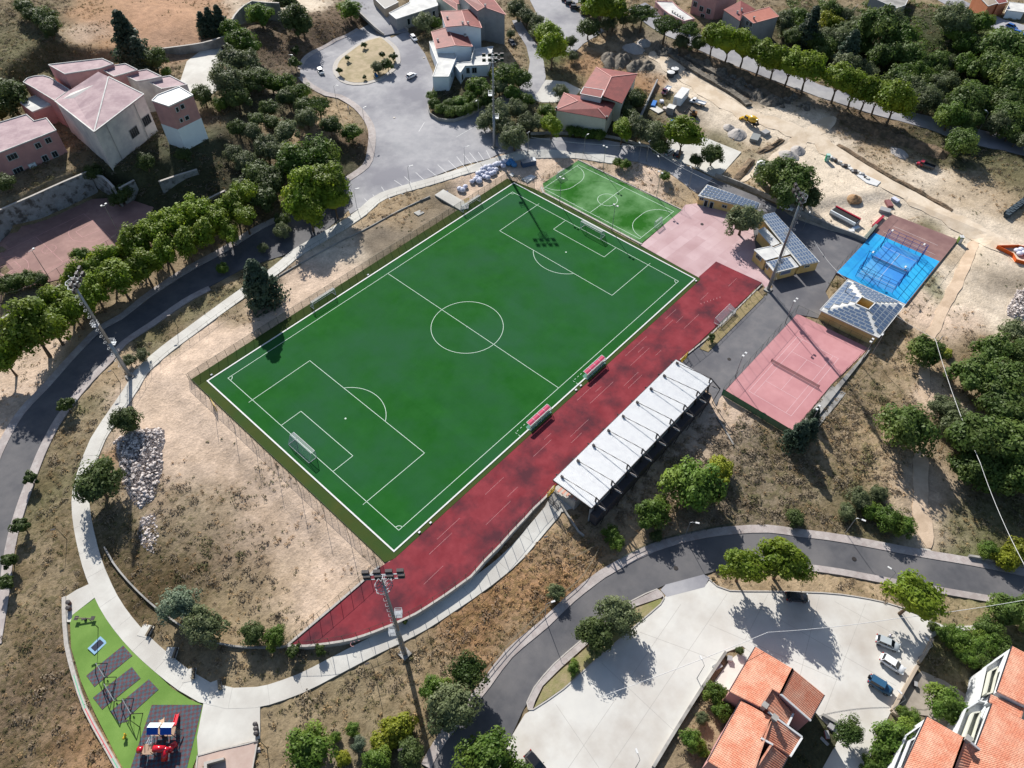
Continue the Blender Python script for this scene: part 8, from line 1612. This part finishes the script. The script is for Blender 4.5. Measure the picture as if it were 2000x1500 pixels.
# ------------------------------------------------------------------ markings of the red court
cc = gp(110, 480); xa = (gp(190, 440)-gp(30, 518)); xa.z = 0; xa.normalize(); ya = Vector((-xa.y, xa.x, 0)); mb = MB()
def cp(x, y): v = cc+xa*x+ya*y; return (v.x, v.y)
zc = H(cc.x, cc.y)+.062
for a, b in (((-16, -8), (12, -8)), ((-16, 8), (12, 8)), ((-2, -8), (-2, 8)), ((12, -8), (12, 8)), ((-16, -8), (-16, 8)), ((12, -2.5), (6.5, -1.8)), ((12, 2.5), (6.5, 1.8)), ((6.5, -1.8), (6.5, 1.8)), ((-16, -2.5), (-10.5, -1.8)), ((-16, 2.5), (-10.5, 1.8)), ((-10.5, -1.8), (-10.5, 1.8))): seg(mb, cp(*a), cp(*b), .09, zc)
th0 = math.atan2(xa.y, xa.x); arc(mb, cp(-2, 0), 1.8, 0, 6.283, .08, zc, 30); arc(mb, cp(10.5, 0), 6.25, th0+math.pi/2, th0+3*math.pi/2, .08, zc, 24); arc(mb, cp(-14.5, 0), 6.25, th0-math.pi/2, th0+math.pi/2, .08, zc, 24)
tag(mb.build('line_marking', m_linef, court), kind='stuff')
# ------------------------------------------------------------------ people
def person(label, loc, rz, shirt, trous, lean=0.0, arm=(.35, .25), hair=(.02, .015, .01)):
    t = thing('person', label, 'person', loc, rz); V = [(0, 0, .92), (0, 0, 1.12), (lean*.5, 0, 1.36), (lean*.7, 0, 1.5), (lean*.85, 0, 1.56), (-.02, .1, .9), (.03, .11, .5), (-.02, .11, .07), (.12, .12, .03), (-.02, -.1, .9), (.0, -.11, .5), (-.08, -.11, .07), (.06, -.12, .03),
         (lean*.6, .2, 1.42), (lean*.6+arm[0]*.3, .26, 1.16), (lean*.6+arm[0], .24, 1.02+arm[1]), (lean*.6, -.2, 1.42), (lean*.6+arm[0]*.4, -.27, 1.15), (lean*.6+arm[0]*1.1, -.22, 1.0+arm[1])]
    E = [(0, 1), (1, 2), (2, 3), (3, 4), (0, 5), (5, 6), (6, 7), (7, 8), (0, 9), (9, 10), (10, 11), (11, 12), (2, 13), (13, 14), (14, 15), (2, 16), (16, 17), (17, 18)]; Rr = [.15, .14, .16, .06, .055, .1, .065, .045, .045, .1, .065, .045, .045, .07, .045, .035, .07, .045, .035]
    me = bpy.data.meshes.new('figure'); me.from_pydata(V, E, []); me.update(); o = link(bpy.data.objects.new('body', me), t); md = o.modifiers.new('s', 'SKIN')
    for i, r in enumerate(Rr): me.skin_vertices[0].data[i].radius = (r, r)
    me.skin_vertices[0].data[0].use_root = True; s = o.modifiers.new('d', 'SUBSURF'); s.levels = s.render_levels = 1; me.materials.append(trous)
    mb = MB(); mb.lathe([(.17, 1.0), (.18, 1.2), (.2, 1.38), (.1, 1.48)], 12); mb.build('shirt', shirt, t)
    for s in (-1, 1): mb = MB(); mb.tube((lean*.6, s*.2, 1.42), (lean*.6+arm[0]*.35, s*.265, 1.16), .085, .065, 8); mb.build('sleeve', shirt, t)
    mb = MB(); mb.lathe([(.05, -.1), (.085, -.03), (.092, .05), (.06, .12), (.01, .135)], 12, (lean, 0, 1.66)); mb.box(lean+.1, 0, 1.65, .03, .03, .05); mb.build('head', M('skin_tone', (.42, .26, .19)) if 'skin_tone' not in bpy.data.materials else bpy.data.materials['skin_tone'], t, True)
    mb = MB(); mb.lathe([(.098, -.0), (.1, .06), (.07, .135), (.01, .155)], 12, (lean-.015, 0, 1.665)); mb.build('hair', M('hair_dark', hair) if 'hair_dark' not in bpy.data.materials else bpy.data.materials['hair_dark'], t, True)
    return t
m_tr = M('trousers_dark', A(50, 46, 60)); m_sh = M('shirt_white', A(232, 228, 236))
p = gp(1733, 1246); person('person in a white top leaning at the open door of the silver hatchback', (p.x, p.y, p.z+.06), R(-60), m_sh, m_tr, .16)
p = gp(681, 216); person('person in white walking on the pavement below the roundabout', (p.x, p.y, p.z+.16), R(100), m_sh, M('trousers_pale', A(200, 200, 205)), .03, (.12, -.15))
p = gp(1738, 1252); mb = MB(); mb.box(0, 0, .75, .06, 1.0, .9, R(35)); o = mb.build('car_door', PT['silver']); sc_ = bpy.data.objects['parked_car']; o.parent = sc_; o.location = (.35, 1.25, 0); o.rotation_euler = (0, 0, R(70))
# island trees, sign and bits
row('small trees on the roundabout island', 'on the roundabout island', [(747, 107, 6, 'T'), (768, 110, 7, 'T'), (757, 126, 10, 'T'), (737, 132, 12, 'G'), (711, 151, 4, 'T'), (679, 113, 5, 'T'), (662, 138, 6, 'T'), (711, 88, 5, 'T')], 'small_tree')
slabpx('signboard', 'small blue and white sign on the roundabout island', 'sign', [(731, 147), (735, 146), (739, 151), (735, 153)], M('sign_blue', A(40, 120, 180)), .8)
for k, px in enumerate([(1013+100, 769), (1109+3, 769)]): pass
rr = random.Random(4)
for k, (x, y) in enumerate([(-45.0, -33.6), (-48.0, -33.5), (-4, 33.5), (2.2, -33.5), (4.0, -33.5), (53.6, -33.5), (-52.5, 33.7)]):
    mb = MB(); mb.box(0, 0, .12, .5, .35, .24); o = mb.build('marker_block', m_white); o.location = (x, y, .03); tag(o, ['white block by the lower touchline near the bottom corner', 'second white block by the bottom corner of the pitch', 'white block on the upper touchline beside the halfway line', 'white block between the dugouts, left one', 'white block between the dugouts, right one', 'white block at the right corner of the pitch', 'white block at the left corner of the pitch'][k], 'block')
# bridge over the loop road
P = [W(a, b, z) for a, b, z in ((678, -8, 7.2), (724, -8, 7.2), (765, 32, 6.2), (797, 60, 5.1), (750, 69, 5.0), (733, 56, 5.6), (690, 15, 7.0))]; mb = MB(); mb.prism([(p.x, p.y) for p in P], [p.z-.7 for p in P], [p.z for p in P], bottom=True)
t = thing('road_bridge', 'pale road bridge carrying the upper street over the loop road', 'bridge', P[5]); mb.build('deck', m_asph, t, rel=P[5])
for a, b in ((P[6], P[5]), (P[5], P[4]), (P[0], P[6]), (P[1], P[2]), (P[2], P[3])): mb = MB(); mb.bar(a+Vector((0, 0, .3)), b+Vector((0, 0, .3)), .35, .9); mb.build('parapet', m_kerb, t, rel=P[5])
for q in ((P[4], P[5]),): mb = MB(); mb.prism([(q[0].x, q[0].y), (q[1].x, q[1].y), (q[1].x+2, q[1].y+1), (q[0].x+2, q[0].y+1)], 0, min(q[0].z, q[1].z)-.72); mb.build('abutment', m_wtan, t, rel=P[5])

for k in range(26):
    rr_ = random.Random(70+k); x_ = rr_.uniform(1330, 1600); y_ = 95+(x_-1330)*.36+rr_.uniform(8, 46)
    pile(f'{od(k)} small clod heap in the churned earth below the avenue', (x_, y_), rr_.uniform(1.2, 2.8), rr_.uniform(1, 2), rr_.uniform(.5, 1.1), m_ea, 90+k, 'earth_heap', peaks=3, group='clod heaps below the avenue')
m_eb = M('earth_brown', A(150, 126, 100), A(118, 98, 78), sc=1.0, bump=.3, bsc=2.5, c3=A(96, 84, 66), sc3=.5)
for k, (pts, wd, hh) in enumerate([([(1318, 92), (1360, 112), (1405, 128), (1450, 148), (1500, 168), (1545, 190)], 5.5, 2.0), ([(1640, 222), (1690, 246), (1740, 268), (1800, 288), (1850, 305)], 6.0, 1.6), ([(1470, 310), (1455, 330), (1438, 352)], 3.0, 1.2), ([(1636, 282), (1690, 316), (1740, 346), (1800, 378), (1860, 412)], 2.0, .7), ([(1480, 300), (1510, 285), (1530, 272)], 2.5, 1.0)]):
    P = SP(pts, 1.3); n = len(P); mb = MB(); V = []; F = []; rows = 7
    for i, p in enumerate(P):
        a = P[max(0, i-1)]; b = P[min(n-1, i+1)]; d = (b-a).normalized(); nr = Vector((-d.y, d.x))
        for j in range(rows):
            u = j/(rows-1)*2-1; q = p+nr*(u*wd/2*(1+.35*mnoise.noise(Vector((i*.4, u, k))))); z = H(q.x, q.y)+hh*max(0, 1-u*u)*(.7+.8*mnoise.noise(Vector((i*.45, u*1.5, k+9))))*min(1, i/2, (n-1-i)/2)-(.3 if j in (0, rows-1) else 0); V.append((q.x, q.y, z))
    for i in range(n-1):
        for j in range(rows-1): a = i*rows+j; F.append((a, a+1, a+rows+1, a+rows)[::-1])
    mb.add(V, F); o = mb.build('earth_bank', m_eb, rel=(*P[0], 0)); o.location = (*P[0], 0)
    tag(o, ['long brown earth bank at the foot of the avenue planes', 'brown scrubby bank below the last avenue trees', 'small bank between the white car park and the pale yard', 'low edge of earth beside the dirt lane', 'short earth bank above the gravel heaps'][k], 'bank')
m_iron = M('cast_iron', A(70, 66, 64), rough=.5, metal=.5)
for k, (px, l_) in enumerate([((1320, 1130-20), 'round manhole cover on the lower road near the lot entrance'), ((1668, 1092), 'round manhole cover on the lower road near the dirt footpath'), ((1424, 702), 'round manhole cover on the service road near the planter'), ((1371, 438), 'square drain cover on the pink plaza'), ((770, 230), 'round manhole cover on the roundabout plaza'), ((828, 113), 'round manhole cover by the villa kerb')]):
    p = gp(*px); mb = MB(); mb.lathe([(.45, 0), (.45, .1)], 14); o = mb.build('manhole_cover', m_iron); o.location = (p.x, p.y, p.z+.02); tag(o, l_, 'manhole cover')
# junk and furniture in the shaded garden of the terrace
for k, (px, d_, m_, l_) in enumerate([((1622, 1420), (.9, .9, .5), m_white, 'white garden chair in the shaded yard behind the terrace'), ((1614, 1436), (1.2, .6, .4), M('junk_pink', A(220, 120, 140)), 'pink toy car in the shaded yard behind the terrace'), ((1610, 1448), (1.4, .4, .15), m_wblue, 'pale plank in the shaded yard behind the terrace'), ((1424, 1288), (.8, .8, .7), m_white, 'white garden table beside the head house'), ((1400, 1303), (1.5, .9, .5), m_conc, 'pale bench in the paved garden'), ((1786, 1338), (.8, .5, .6), m_dsteel, 'dark bin behind the lot wall')]):
    boxthing('garden_item', l_, 'garden item', px, d_, k*.7, m_, [('top', (0, 0, d_[2]+.06), (d_[0]*1.1, d_[1]*1.1, .06), m_wgrey)])
